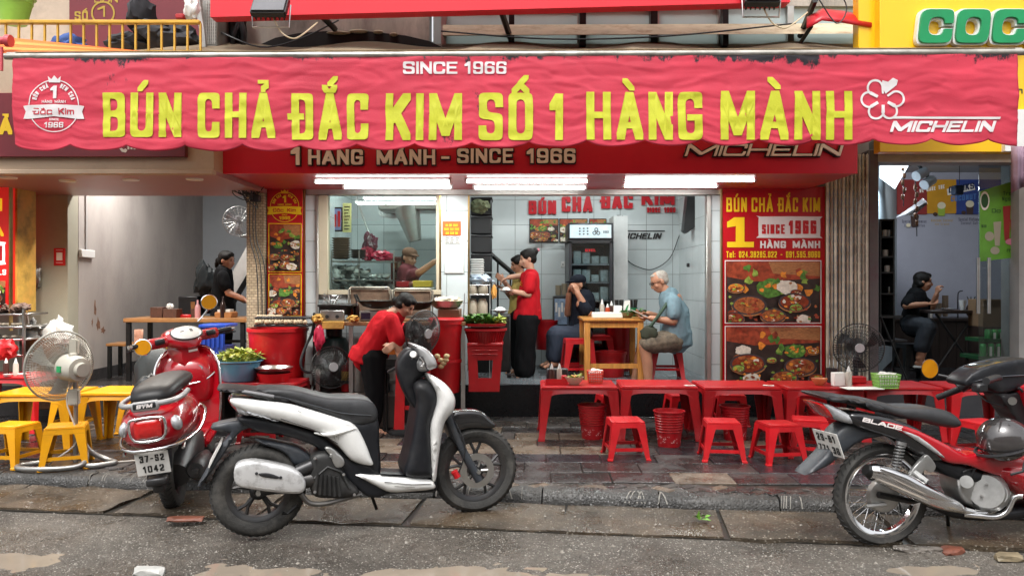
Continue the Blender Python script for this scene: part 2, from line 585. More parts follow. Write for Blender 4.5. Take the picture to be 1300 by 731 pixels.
def disc(n,cx,cy,rx,ry=None,a0=0):
 ry=rx if ry is None else ry
 return[(cx+rx*math.cos(a0+2*PI*k/n),cy+ry*math.sin(a0+2*PI*k/n))for k in range(n)]
def ppoly(mb,poly,Y,off=.003,th=0):
 """flat polygon given in pixels on a plane at distance Y"""
 pts,tr=fill([poly])
 mb.flat(pts,tr,lambda x,y,d:P(x,y,Y)+V((0,-off-d,0)),th)
def remesh(o,size,smooth=2):
 """fuses overlapping shapes of a mesh object into one continuous surface"""
 m=o.modifiers.new('r','REMESH');m.mode='VOXEL';m.voxel_size=size
 if smooth:
  s=o.modifiers.new('s','SMOOTH');s.iterations=smooth;s.factor=.5
 dg=bpy.context.evaluated_depsgraph_get()
 me=bpy.data.meshes.new_from_object(o.evaluated_get(dg))
 old=o.data
 o.modifiers.clear()
 o.data=me
 bpy.data.meshes.remove(old)
 me.polygons.foreach_set('use_smooth',[True]*len(me.polygons))
 return o
 # ------------------------------------------------------------------ materials used everywhere
def tile_mat(name,col,grout,w,h,rough=.18,var=.04,floor=False,mortar=.012,spec=.5,offset=0,dirt=.25):
 m=bpy.data.materials.new(name);MATS[name]=m
 m.use_nodes=True
 t=m.node_tree;L=t.links.new;b=t.nodes['Principled BSDF']
 tc=t.nodes.new('ShaderNodeTexCoord')
 sx=t.nodes.new('ShaderNodeSeparateXYZ');L(tc.outputs['Object'],sx.inputs[0])
 cb=t.nodes.new('ShaderNodeCombineXYZ')
 if floor:
  L(sx.outputs[0],cb.inputs[0]);L(sx.outputs[1],cb.inputs[1])
 else:
  ad=t.nodes.new('ShaderNodeMath');L(sx.outputs[0],ad.inputs[0]);L(sx.outputs[1],ad.inputs[1])
  L(ad.outputs[0],cb.inputs[0]);L(sx.outputs[2],cb.inputs[1])
 br=t.nodes.new('ShaderNodeTexBrick')
 br.offset=offset
 br.inputs['Scale'].default_value=1
 br.inputs['Brick Width'].default_value=w
 br.inputs['Row Height'].default_value=h
 br.inputs['Mortar Size'].default_value=mortar*.3
 br.inputs['Mortar Smooth'].default_value=.3
 br.inputs['Color1'].default_value=tuple(c*(1-var)for c in col)+(1,)
 br.inputs['Color2'].default_value=tuple(min(1,c*(1+var))for c in col)+(1,)
 br.inputs['Mortar'].default_value=tuple(grout)+(1,)
 L(cb.outputs[0],br.inputs['Vector'])
 n=t.nodes.new('ShaderNodeTexNoise');n.inputs['Scale'].default_value=2.5;n.inputs['Detail'].default_value=8
 L(tc.outputs['Object'],n.inputs['Vector'])
 cr=t.nodes.new('ShaderNodeValToRGB')
 cr.color_ramp.elements[0].position=.45;cr.color_ramp.elements[1].position=.8
 cr.color_ramp.elements[0].color=(0,0,0,1);cr.color_ramp.elements[1].color=(dirt,)*3+(1,)
 L(n.outputs['Fac'],cr.inputs[0])
 mx=t.nodes.new('ShaderNodeMixRGB');mx.inputs[2].default_value=tuple(c*.35 for c in col)+(1,)
 L(cr.outputs[0],mx.inputs[0]);L(br.outputs['Color'],mx.inputs[1])
 L(mx.outputs[0],b.inputs['Base Color'])
 mr=t.nodes.new('ShaderNodeMapRange');mr.inputs['To Min'].default_value=rough;mr.inputs['To Max'].default_value=.75
 L(br.outputs['Fac'],mr.inputs[0]);L(mr.outputs[0],b.inputs['Roughness'])
 bp=t.nodes.new('ShaderNodeBump');bp.inputs['Strength'].default_value=.4;bp.inputs['Distance'].default_value=-.004
 L(br.outputs['Fac'],bp.inputs['Height']);L(bp.outputs[0],b.inputs['Normal'])
 b.inputs['Specular IOR Level'].default_value=spec
 return m
def wet_mat(name,col,col2,scale=1.2,speck=60,speckcol=(.3,.29,.27),speckamt=.35,r0=.12,r1=.6,bump=.5,bs=55,bdist=.012):
 """wet street surface: two tones in large stains, bright grit, glossy where it is wet"""
 m=bpy.data.materials.new(name);MATS[name]=m
 m.use_nodes=True
 t=m.node_tree;L=t.links.new;b=t.nodes['Principled BSDF']
 tc=t.nodes.new('ShaderNodeTexCoord');src=tc.outputs['Object']
 def nz(sc,det=8,ro=.6):
  n=t.nodes.new('ShaderNodeTexNoise');n.inputs['Scale'].default_value=sc;n.inputs['Detail'].default_value=det
  n.inputs['Roughness'].default_value=ro;L(src,n.inputs['Vector']);return n.outputs['Fac']
 def ramp(f,a,c,ca=(0,0,0,1),cc=(1,1,1,1)):
  r=t.nodes.new('ShaderNodeValToRGB');r.color_ramp.elements[0].position=a;r.color_ramp.elements[1].position=c
  r.color_ramp.elements[0].color=ca;r.color_ramp.elements[1].color=cc;L(f,r.inputs[0]);return r.outputs[0]
 big=nz(scale)
 c1=ramp(big,.35,.65,col+(1,),col2+(1,))
 v=t.nodes.new('ShaderNodeTexVoronoi');v.inputs['Scale'].default_value=speck;L(src,v.inputs['Vector'])
 wn=t.nodes.new('ShaderNodeTexWhiteNoise');wn.noise_dimensions='3D'
 L(v.outputs['Position'],wn.inputs['Vector'])
 pick=ramp(wn.outputs['Value'],1-speckamt,1-speckamt+.3)
 near=ramp(v.outputs['Distance'],.25,.5,(1,1,1,1),(0,0,0,1))
 mm=t.nodes.new('ShaderNodeMixRGB');mm.blend_type='MULTIPLY';mm.inputs[0].default_value=1
 L(pick,mm.inputs[1]);L(near,mm.inputs[2])
 mx=t.nodes.new('ShaderNodeMixRGB');mx.inputs[2].default_value=speckcol+(1,)
 L(mm.outputs[0],mx.inputs[0]);L(c1,mx.inputs[1])
 fine=nz(14,10,.75)
 mv=t.nodes.new('ShaderNodeMixRGB');mv.blend_type='OVERLAY';mv.inputs[0].default_value=.75
 L(mx.outputs[0],mv.inputs[1]);L(fine,mv.inputs[2])
 L(mv.outputs[0],b.inputs['Base Color'])
 wet=nz(scale*1.7,5,.55)
 mr=t.nodes.new('ShaderNodeMapRange');mr.inputs['From Min'].default_value=.38;mr.inputs['From Max'].default_value=.62
 mr.inputs['To Min'].default_value=r0;mr.inputs['To Max'].default_value=r1
 L(wet,mr.inputs[0]);L(mr.outputs[0],b.inputs['Roughness'])
 ad=t.nodes.new('ShaderNodeMath');L(nz(bs,4,.7),ad.inputs[0]);L(near,ad.inputs[1])
 bp=t.nodes.new('ShaderNodeBump');bp.inputs['Strength'].default_value=bump;bp.inputs['Distance'].default_value=bdist
 L(ad.outputs[0],bp.inputs['Height']);L(bp.outputs[0],b.inputs['Normal'])
 return m
asphalt=wet_mat('asphalt',(.058,.05,.041),(.15,.133,.112),1.1,80,(.5,.47,.42),.38,.22,.7,.8,60,.02)
concrete_wet=wet_mat('wet_concrete',(.026,.02,.013),(.085,.062,.04),1.9,70,(.33,.3,.25),.2,.2,.6,.4,40,.008)
kerb_m=wet_mat('kerb_stone',(.014,.0135,.013),(.04,.038,.035),2.5,60,(.2,.2,.2),.15,.25,.6,.4)
dark_wet=pm('wet_joint',(.02,.018,.015),.3)
tiles_m=[wet_mat('paving_a',(.018,.016,.0155),(.04,.034,.033),2.2,50,(.14,.13,.12),.12,.09,.5,.25),
wet_mat('paving_b',(.028,.023,.021),(.052,.043,.037),2.6,50,(.18,.16,.14),.15,.11,.5,.25),
wet_mat('paving_c',(.085,.062,.045),(.15,.115,.085),3.1,50,(.25,.22,.18),.15,.15,.55,.25),
wet_mat('paving_d',(.018,.017,.02),(.034,.033,.037),2.0,50,(.1,.1,.1),.1,.07,.4,.2)]
mud=pm('muddy_water',(.25,.21,.165),.06,var=.1,vs=4,bump=.02,bs=6)
white_tile=tile_mat('white_wall_tile',(.57,.62,.63),(.2,.22,.22),.34,.32)
step_m=pm('black_granite',(.008,.008,.009),.2,var=.4,vs=60,spec=.25)
floor_tile=tile_mat('grey_floor_tile',(.2,.22,.24),(.08,.08,.08),.16,.16,.2,.25,True)
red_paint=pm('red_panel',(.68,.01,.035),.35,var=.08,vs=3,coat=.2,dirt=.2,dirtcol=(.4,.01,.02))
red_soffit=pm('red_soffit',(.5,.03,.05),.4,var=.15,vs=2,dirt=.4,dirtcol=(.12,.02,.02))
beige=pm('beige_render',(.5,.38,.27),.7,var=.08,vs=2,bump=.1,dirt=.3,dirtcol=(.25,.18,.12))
maroon=pm('maroon_panel',(.16,.012,.02),.4,var=.1)
plaster_old=pm('old_grey_plaster',(.4,.36,.335),.75,var=.1,vs=1.5,bump=.12,bs=30,dirt=.5,dirtcol=(.2,.17,.16),ds=1.6,stretch=(1,1,.45))
plaster_olive=pm('olive_plaster',(.34,.32,.25),.75,var=.1,vs=2,bump=.1,dirt=.4,dirtcol=(.22,.2,.15),ds=2)
plaster_blue=pm('pale_blue_plaster',(.4,.43,.46),.75,var=.08,vs=2,dirt=.35,dirtcol=(.22,.23,.24),ds=2)
conc_old=pm('weathered_concrete',(.42,.39,.34),.85,var=.35,vs=3,bump=.5,bs=14,dirt=.8,dirtcol=(.05,.045,.04),ds=2.2,stretch=(1,1,.35))
black_void=pm('hole_shade_black',(.012,.011,.011),.8)
steel=pm('brushed_steel',(.55,.55,.54),.3,1,var=.1,vs=10,dirt=.3,dirtcol=(.2,.18,.16))
chrome=pm('chrome',(.75,.75,.76),.09,1,var=.05)
alu=pm('aluminium',(.5,.49,.46),.38,.9,var=.12,vs=4,dirt=.4,dirtcol=(.2,.18,.15))
brass=pm('brass_trim',(.5,.33,.13),.3,1,var=.15)
black_pl=pm('black_plastic',(.016,.016,.018),.42,var=.25,vs=20)
black_met=pm('black_metal',(.018,.018,.018),.38,.4,var=.3,vs=15)
white_pl=pm('white_plastic',(.72,.72,.7),.4,var=.06,vs=8)
cream_pl=pm('cream_plastic',(.55,.5,.38),.45,var=.08,vs=8,dirt=.3,dirtcol=(.3,.24,.15))
paper=pm('paper',(.78,.76,.72),.8,var=.05)
yel_print=pm('yellow_print',(.72,.58,.015),.5,var=.08)
gold_print=pm('yellow_lettering',(.85,.55,.01),.45,var=.05)
white_print=pm('white_print',(.78,.72,.7),.5,var=.05)
red_print=pm('red_print',(.5,.01,.015),.4,var=.08)
black_print=pm('black_print',(.015,.014,.014),.45,var=.2)
wood_m=pm('table_wood',(.36,.17,.06),.38,var=.35,vs=5,stretch=(1,12,12),coat=.2)
wood_o=pm('orange_wood',(.5,.22,.05),.4,var=.3,vs=5,stretch=(10,10,1),coat=.25)
red_pl=pm('red_plastic',(.47,.007,.012),.36,var=.14,vs=7,coat=.05,dirt=.4,dirtcol=(.36,.035,.03),ds=9,objvar=.22)
red_pl2=pm('dark_red_plastic',(.32,.006,.01),.33,var=.12,vs=9,coat=.1)
yel_pl=pm('yellow_plastic',(.66,.3,.004),.32,var=.08,vs=9,coat=.08,dirt=.35,dirtcol=(.4,.17,.02),ds=7,objvar=.15)
OPH=6.0
# ------------------------------------------------------------------ ground
KD=V((1,-.13,0)).normalized();KN=V((.13,1,0)).normalized()
KO=V((0,5.27,0))
def K(a,b,z):
 return KO+KD*a+KN*b+V((0,0,z))
def gp(x,y):
 Y=CAMH/(y-HZ)*1000
 return((x-650)/1000*Y,Y)
PUD=[(gp(10,706),.42,.13),(gp(300,724),.62,.17),(gp(575,727),.5,.17),(gp(1190,719),.3,.08),(gp(1290,707),.3,.07)]
xs=[-300,-120,-50,-20,-10]+[-6+i*.04 for i in range(301)]+[10,20,50,120,300]
ys=[-200,-60,-15,-4,0,1.5,2.4,3.0]+[3.5+i*.035 for i in range(66)]+[6.2,7,8,12,20,50,150,400]
def rz(x,y):
 if abs(x)>6.5 or y>6.1 or y<3.2:return 0
 d=(V((x,y,0))-KO).dot(KN)
 f=max(0,min(1,(-d-.5)/.25))
 h=noise.noise(V((x*1.1,y*1.6,0)))*.012+noise.noise(V((x*3.6,y*5,3)))*.009+noise.noise(V((x*11,y*14,5)))*.005+noise.noise(V((x*31,y*33,7)))*.003
 for(px,py),a,b in PUD:
  q=((x-px)/a)**2+((y-py)/b)**2
  if q<4:h-=.02*math.exp(-q*.9)
 return f*h-.012*f
mb=MB()
mb.raw([(x,y,rz(x,y))for y in ys for x in xs],[[j*len(xs)+i,j*len(xs)+i+1,(j+1)*len(xs)+i+1,(j+1)*len(xs)+i]for j in range(len(ys)-1)for i in range(len(xs)-1)])
tag(mb.build('road',asphalt),None,None,kind='structure')
for k_,((px,py),a,b)in enumerate(PUD):
 mb=MB()
 mb.raw([(px+1.7*a*math.cos(k*PI/16),py+1.7*b*math.sin(k*PI/16),-.0225-.0008*k_)for k in range(32)],[list(range(32))])
 tag(mb.build('puddle',mud),None,None,kind='structure')
mb=MB()
mb.box(K(0,-.27,-.005),(26,.57,.02),Matrix.Rotation(math.atan2(KD.y,KD.x),4,'Z'))
mb.m=1
a=-12.0
cuts=[-12.6+.97*i for i in range(27)]
for i in range(len(cuts)-1):
 a0=cuts[i]+.36+.012+rnd.uniform(-.006,.02);a1=cuts[i+1]+.36-.012
 t=rnd.uniform(-.006,.006);sh=rnd.uniform(-.03,.03)
 z=.026+rnd.uniform(-.004,.006)
 top=[K(a0+sh,-.545+rnd.uniform(-.02,.01),z+t),K(a1+sh,-.545+rnd.uniform(-.02,.01),z-t),K(a1,-.015,z-t+.006),K(a0,-.015,z+t+.006)]
 c=sum(top,V())/4
 n=10
 vsx=[];fsx=[]
 for jj in range(n+1):
  for ii in range(n+1):
   u=ii/n;w=jj/n
   p=top[0].lerp(top[1],u).lerp(top[3].lerp(top[2],u),w)
   e=min(u,1-u,w,1-w)
   rough_=3.2 if p.x<-.75 else 1
   p.z+=(noise.noise(p*3.5)*.006+noise.noise(p*11)*.003)*rough_-.004*(rough_>1)-(.008 if e==0 else 0)
   if w==0:p+=KN*noise.noise(p*9)*.03
   vsx.append(p)
 nt_=len(vsx)
 for jj in range(n):
  for ii in range(n):
   fsx.append([jj*(n+1)+ii,jj*(n+1)+ii+1,(jj+1)*(n+1)+ii+1,(jj+1)*(n+1)+ii])
 rim=[ii for ii in range(n+1)]+[(jj+1)*(n+1)-1 for jj in range(1,n+1)]+[n*(n+1)+ii for ii in range(n-1,-1,-1)]+[jj*(n+1)for jj in range(n-1,0,-1)]
 for q in rim:
  vsx.append(vsx[q]-V((0,0,.06)))
 m_=len(rim)
 for q in range(m_):
  fsx.append([rim[q],nt_+q,nt_+(q+1)%m_,rim[(q+1)%m_]])
 mb.raw(vsx,fsx)
tag(mb.build('gutter',[dark_wet,concrete_wet],smooth=50),None,None,kind='structure')
mb=MB()
a=-12.0
while a<12:
 l=rnd.uniform(.72,.95)
 h=.09+rnd.uniform(-.004,.006)
 o=rnd.uniform(-.008,.008)
 prof=[(o,0),(o+.012,h*.6),(o+.035,h-.008),(o+.055,h),(o+.15,h+.002),(o+.15,-.05),(o,-.05)]
 mb.loft([[K(a+.005,b_,z_)for b_,z_ in prof],[K(a+l-.005,b_,z_+rnd.uniform(-.003,.003))for b_,z_ in prof]])
 a+=l
mb.m=1
for x_ in[552,571,593,650,662,791,806,812,832,843,978,984,1003,70,88,112,128,146,171]:
 a0=(x_-650)/1000*5.3*1.0
 lean=rnd.uniform(-.05,.05)
 for q in range(rnd.choice([1,1,2])):
  b0=a0+q*rnd.uniform(.015,.03);wd=rnd.uniform(.004,.011)
  pr=[(.02-.012,.035),(.026,.072),(.05,.0935),(.085,.097)]
  mb.raw([K(b0+lean*k_/3-wd/2,b_-.004,z_+.006)for k_,(b_,z_)in enumerate(pr)]+[K(b0+lean*k_/3+wd/2,b_-.004,z_+.006)for k_,(b_,z_)in enumerate(pr)],[[k_,k_+1,k_+5,k_+4]for k_ in range(3)])
tag(mb.build('kerb',[kerb_m,pm('pale_scrape',(.2,.19,.17),.7,var=.3,vs=30)]),None,None,kind='structure')
SW=.1
mb=MB()
base=MB()
base.raw([(-12,7,SW-.03),(12,3.9,SW-.03),(12,8.6,SW-.03),(-12,8.6,SW-.03)],[[0,1,2,3]])
mb.raw([K(-12,.13,SW-.012),K(12,.13,SW-.012),V((12,8.9,SW-.012)),V((-12,8.9,SW-.012))],[[0,1,2,3]])
TD=V((1,-.035,0)).normalized();TN=V((.035,1,0)).normalized()
row=0;y=4.6
while y<8.5:
 h=.30
 x=-7+(row%2)*.2+rnd.uniform(-.03,.03)
 while x<7:
  w=.43 if(row//3)%2 else .40
  c=TD*(x+w/2)+TN*(y+h/2)
  if(c-KO).dot(KN)>.36 and c.y<8.35:
   mb.m=rnd.choices([1,2,3,4],[5,4,1.3,2])[0]
   if c.x<.3 and c.y<7.6 and c.x>-1.2 and rnd.random()<.45:mb.m=3
   rot=Matrix.Rotation(math.atan2(TD.y,TD.x),4,'Z')@Matrix.Rotation(rnd.uniform(-.012,.012),4,'X')@Matrix.Rotation(rnd.uniform(-.012,.012),4,'Y')
   mb.box((c.x,c.y,SW-.018+rnd.uniform(-.003,.003)),(w-.006,h-.006,.036),rot,.004)
  x+=w
 y+=h;row+=1
 # small broken bricks between the paving and the kerb
a=-7.5
while a<7:
 for rr_ in range(2):
  if rnd.random()<.93:
   c=K(a+rr_*.06,.185+rr_*.095,SW-.02+rnd.uniform(-.008,.003))
   mb.m=rnd.choices([2,3,1,2],[3,1,2,2])[0]
   mb.box(c,(.15,.075,.035),Matrix.Rotation(math.atan2(KD.y,KD.x)+(.75 if(int(a*8)+rr_)%2 else-.75),4,'Z'),.006)
 a+=.105
tag(mb.build('sidewalk',[dark_wet]+tiles_m,smooth=30),None,None,kind='structure')
# ------------------------------------------------------------------ main shop building
YF=8.2;FL=.43;YB=10.2
shop=thing('shop_house','old house with an open white tiled noodle shop under a red fascia','shop house',(0,YF,0))
def part(name,mat,parent,fn,**k):
 mb=MB();fn(mb);return mb.build(name,mat,parent,**k)
XL=-2.07;XR=2.16
part('floor',floor_tile,shop,lambda m:m.b2((-2.75,YF+.06,FL-.06),(3.2,YB+.2,FL)))
part('step',step_m,shop,lambda m:m.b2((-2.85,YF-.02,.02),(3.74,YF+.3,FL-.004),.012,2))
def walls(m):
 m.b2((XL-.7,YB,FL),(XR+.1,YB+.1,3.2))
 m.b2((XR,YF+.1,FL),(XR+.1,YB,3.2))
 m.b2((XL-.1,YF+.1,FL),(XL,YB,3.2))
part('tiled_wall',white_tile,shop,walls)
part('ceiling',pm('white_ceiling',(.6,.62,.62),.7),shop,lambda m:m.b2((XL-.7,YF+.1,3.2),(XR+.1,YB+.1,3.3)))
for x0,x1,d_ in((388,403.5,.2),(560,594,.22),(903,916,.12)):
 part('tiled_pillar',white_tile,shop,lambda m:m.pbox(x0,246,x1,488,YF,d_))
for x0,x1 in((557.6,560),(594,596),(384.5,387.8)):
 part('brass_edge',brass,shop,lambda m:m.pbox(x0,240,x1,470 if x0>500 else 410,YF-.006,.03))
part('shutter_guide',alu,shop,lambda m:(m.pbox(388,239,916,248,YF-.02,.1,.01),m.pbox(897,248,903,488,YF-.03,.08,.006),m.pbox(401,248,404,488,YF-.03,.03,.004)))
def head(m):
 m.b2((-2.8,YF+.02,2.46),(3.74,YF+.25,4.0))
part('lintel_wall',plaster_old,shop,head)
def mosaic(m):
 m.pbox(313,232,335,490,YF-.12,.3)
mos=tile_mat('beige_mosaic',(.45,.36,.24),(.22,.17,.11),.045,.028,.35,.2,offset=.5)
part('mosaic_pillar',mos,shop,mosaic)
part('side_wall',pm('grimy_wall',(.3,.28,.26),.8,dirt=.5),shop,lambda m:m.pbox(335,232,388,490,YF+.02,.2))
part('side_wall',MATS['grimy_wall'],shop,lambda m:m.pbox(918,232,1047,490,YF+.02,.2))
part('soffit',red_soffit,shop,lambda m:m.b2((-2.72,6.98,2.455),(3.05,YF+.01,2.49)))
fas=part('fascia',red_paint,shop,lambda m:m.b2(((272-650)*.0069,6.9,CAMH+.1395*6.9),((1089-650)*.0069,6.98,3.1),.004))
mb=MB();mb.m=0
for s_,x0,y0,x1,y1,sh in(('1',371,188,384,210.5,0),('HÀNG MÀNH',393,191,553,210,0),('-',560,191,572,210,0),('SINCE 1966',581,190,730,208,0),('MICHELIN',868,184,1064,199,.32)):
 ptext(mb,s_,x0,y0,x1,y1,6.9,.03,.02,.2,.16,.15,sh)
mb.m=1
for s_,x0,y0,x1,y1,sh in(('1',371,188,384,210.5,0),('HÀNG MÀNH',393,191,553,210,0),('-',560,191,572,210,0),('SINCE 1966',581,190,730,208,0),('MICHELIN',868,184,1064,199,.32)):
 k=6.9/FPX
 p2,tr=text(s_,x0*k,-y1*k,x1*k,-y0*k,.2,.16,.15,sh,grow=.009)
 mb.flat(p2,tr,lambda x,y,d:V((x-650*k,6.9-.004-d,CAMH+HZ*k+y)),.022)
mb.build('sign_lettering',[pm('cream_letters',(.9,.8,.7),.4),black_print],fas)
def tube_lamp(x0,x1,y,Y,lab,watt=8.5):
 a=P(x0,y,Y);b=P(x1,y,Y)
 t=thing('tube_lamp',lab,'lamp',((a.x+b.x)/2,Y,a.z+.04),0,None)
 m=MB();m.b2((a.x,Y-.03,a.z+.02),(b.x,Y+.03,a.z+.05),.006);m.b2((a.x,Y-.015,a.z-.012),(a.x+.02,Y+.015,a.z+.022));m.b2((b.x-.02,Y-.015,a.z-.012),(b.x,Y+.015,a.z+.022))
 m.build('fixture',white_pl,t)
 m=MB();m.cyl((a.x+.022,Y,a.z),(b.x-.022,Y,a.z),.014,n=12)
 m.build('tube',pm('lit_tube',(.9,.9,.9),.5,emit=(.96,1,.98),es=6),t)
 l=bpy.data.lights.new('tube_light','AREA');l.shape='RECTANGLE';l.size=b.x-a.x-.08;l.size_y=.05;l.energy=watt;l.color=(.94,1,.97)
 o=bpy.data.objects.new('tube_light',l);COL.objects.link(o);o.parent=t;o.location=(0,0,-.06)
 return t
for x0,x1,y,Y,lab in((398,573,231,7.3,'lit tube lamp at the left end of the front row under the red soffit'),
(590,748,230.5,7.3,'lit tube lamp in the middle of the front row under the red soffit'),
(791,960,229,7.3,'lit tube lamp at the right end of the front row under the red soffit'),
(435,575,238,7.75,'lower lit tube lamp just over the kitchen window'),
(600,745,238.5,7.75,'lower lit tube lamp over the standing woman in red'),
(790,912,236.5,7.75,'lower lit tube lamp over the old man at the wooden table')):
 tube_lamp(x0,x1,y,Y,lab)
 # ceiling lamps of the shop's own room and kitchen
for x,y,Y,wd,lab in((.9,0,9.1,1.2,'ceiling tube lamp inside the shop above the dining floor'),(-1.3,0,9.0,.9,'ceiling tube lamp inside the kitchen behind the glass')):
 t=thing('ceiling_lamp',lab,'lamp',(x,Y,3.19))
 m=MB();m.b2((x-wd/2,Y-.06,3.14),(x+wd/2,Y+.06,3.195),.01);m.build('housing',white_pl,t)
 m=MB();m.cyl((x-wd/2+.03,Y,3.12),(x+wd/2-.03,Y,3.12),.014,n=10);m.build('tube',MATS['lit_tube'],t)
 l=bpy.data.lights.new('room_light','AREA');l.shape='RECTANGLE';l.size=wd;l.size_y=.1;l.energy=14;l.color=(.93,1,.98)
 o=bpy.data.objects.new('room_light',l);COL.objects.link(o);o.parent=t;o.location=(0,0,-.1)
 # upper storey of the shop house: scorched wall with an arched hole, glazed band with rusty ledge
def upper(m):
 Y=7.75
 m.pbox(262,-200,545,62,Y,.25)
 m.pbox(545,-200,1100,8,Y,.25)
 m.pbox(545,56,1100,110,Y,.25)
 m.pbox(262,62,545,110,Y,.25)
up=part('upper_wall',conc_old,shop,upper)
mb=MB()
arch=[(325,66),(332,57),(350,49),(380,43),(420,40),(470,41),(515,46),(545,53),(560,60),(560,66)]
ppoly(mb,arch,7.75,.004,.012);mb.build('arched_opening',black_void,up)  # flat black shape paints the shade inside the hole, wall is not cut
part('rubble',pm('rubble',(.4,.34,.24),.9,var=.4,vs=8,bump=.5),up,lambda m:[m.sph(P(x,y,7.72),(rnd.uniform(.04,.14),.03,.02),8)for x,y in((330,64),(350,62),(430,42),(455,40),(480,41),(500,44),(540,63),(520,62),(405,63))])
win=part('upper_window',alu,shop,lambda m:[m.pbox(x,8,x+w_,57,7.73,.06)for x,w_ in((560,6),(733,8),(828,9),(912,6),(1000,8))])
part('pane',pm('pale_blue_glass',(.5,.62,.62),.2,var=.06,vs=1),win,lambda m:m.pbox(550,6,1098,57,7.79,.02))
led=part('ledge',pm('rusty_sheet',(.58,.48,.33),.7,var=.2,vs=3,dirt=.8,dirtcol=(.2,.08,.02),ds=4,stretch=(1,1,3)),shop,lambda m:(m.loft([[P(562,32,7.6),P(562,32,7.72),P(562,46,7.72),P(562,45,7.45)],[P(1095,30,7.6),P(1095,30,7.72),P(1095,42,7.72),P(1095,43,7.45)]])))
for x,w_ in((646,7),(736,8),(826,9),(918,7)):
 part('mullion',black_met,shop,lambda m:m.pbox(x,0,x+w_,58,7.6,.1))
 # ------------------------------------------------------------------ houses across the street, behind the photographer
op=thing('opposite_house','plain beige house across the street behind the photographer','house',(0,-6.2,0))
part('wall',pm('opposite_wall',(.42,.38,.32),.8,var=.15,vs=1),op,lambda m:m.b2((-16,-6.6,0),(16,-6.2,OPH)))
part('window',pm('opposite_glass',(.06,.07,.08),.1),op,lambda m:[m.b2((-14+k*3,-6.2,z),(-12.6+k*3,-6.17,z+1.5))for k in range(10)for z in(.8,3.6)])
# ------------------------------------------------------------------ the awning
AY=5.3
awn=thing('awning','long faded red awning with yellow lettering and a scalloped front flap','awning',(0,AY,3.02))
cloth_m=pm('faded_red_canvas',(.72,.055,.1),.62,var=.12,vs=1.2,bump=.12,bs=120,dirt=.22,dirtcol=(.5,.02,.05),ds=2)
def grime(m,z0,z1):
 t=m.node_tree;L=t.links.new;bs=t.nodes['Principled BSDF']
 old=bs.inputs['Base Color'].links[0].from_socket
 tc=t.nodes.new('ShaderNodeTexCoord');sx=t.nodes.new('ShaderNodeSeparateXYZ');L(tc.outputs['Object'],sx.inputs[0])
 mp=t.nodes.new('ShaderNodeMapping');mp.inputs['Scale'].default_value=(5,5,3);L(tc.outputs['Object'],mp.inputs[0])
 n=t.nodes.new('ShaderNodeTexNoise');n.inputs['Scale'].default_value=1.6;n.inputs['Detail'].default_value=9;n.inputs['Roughness'].default_value=.75
 L(mp.outputs[0],n.inputs['Vector'])
 n2=t.nodes.new('ShaderNodeTexNoise');n2.inputs['Scale'].default_value=.9;L(tc.outputs['Object'],n2.inputs['Vector'])
 mr=t.nodes.new('ShaderNodeMapRange');mr.inputs['From Min'].default_value=z0;mr.inputs['From Max'].default_value=z1;mr.inputs['To Min'].default_value=-.3;mr.inputs['To Max'].default_value=-.015
 L(sx.outputs[2],mr.inputs[0])
 a=t.nodes.new('ShaderNodeMath');L(mr.outputs[0],a.inputs[0]);L(n.outputs['Fac'],a.inputs[1])
 a2=t.nodes.new('ShaderNodeMath');L(a.outputs[0],a2.inputs[0]);L(n2.outputs['Fac'],a2.inputs[1])
 r=t.nodes.new('ShaderNodeValToRGB');r.color_ramp.elements[0].position=.98;r.color_ramp.elements[1].position=1.0
 L(a2.outputs[0],r.inputs[0])
 r.color_ramp.elements[0].position=.94;r.color_ramp.elements[1].position=1.0
 mx=t.nodes.new('ShaderNodeMixRGB');mx.inputs[2].default_value=(.025,.022,.03,1)
 L(r.outputs[0],mx.inputs[0]);L(old,mx.inputs[1]);L(mx.outputs[0],bs.inputs['Base Color'])
grime(cloth_m,-.1,0)
see_through(cloth_m,.28)
canvas_top=pm('dusty_cream_canvas',(.62,.53,.4),.8,var=.15,vs=3,dirt=.35,dirtcol=(.3,.2,.1))
see_through(canvas_top,.72)
bx0=P(18,72,AY);bx1=P(1290,66.5,AY)
def bar_z(x):
 return fr(bx0.z,bx1.z,(x-bx0.x)/(bx1.x-bx0.x))
VH=.615
def vdisp(x,v):
 """cloth: v runs 0 at the bar to 1 at the hem"""
 d=.014*v*math.sin(x*2.1+.6)+.02*v*noise.noise(V((x*1.6,v*1.2,5)))
 w=noise.noise(V((x*2.2+v*.8,v*9+x*.5,1)))
 d+=.006*w+.003*noise.noise(V((x*7,v*12,2)))+.012*(1-abs(noise.noise(V((x*1.1,v*6.5+x*.25,7))))*3)*v*.6
 k=noise.noise(V((x*1.7+v*3.1,v*7-x*1.2,11)))
 d+=.006*max(0,1-abs(k)*6)-.004*max(0,1-abs(noise.noise(V((x*2.6-v*2.2,v*6+x*.8,17))))*8)
 e=min(x-bx0.x,bx1.x-x)
 d+=.04*v*math.exp(-max(e,0)/.15)*math.sin(v*5)
 return-d*.6-.012
def hem(x):
 t=(x-bx0.x)/.385
 s=abs(math.sin(t*PI))**.6
 return VH*(.985-.02*math.sin(x*.9))+.046*s-.03+.006*noise.noise(V((x*6,0,0)))
def vp(x,v,off=0):
 return V((x+.006*noise.noise(V((x*3,v*6,4))),AY+vdisp(x,v)-off,bar_z(x)-.012-v*hem(x)))
NX,NV=520,50
mb=MB()
vv=[vp(fr(bx0.x,bx1.x,i/NX),j/NV)for j in range(NV+1)for i in range(NX+1)]
mb.raw(vv,[[j*(NX+1)+i,j*(NX+1)+i+1,(j+1)*(NX+1)+i+1,(j+1)*(NX+1)+i]for j in range(NV)for i in range(NX)])
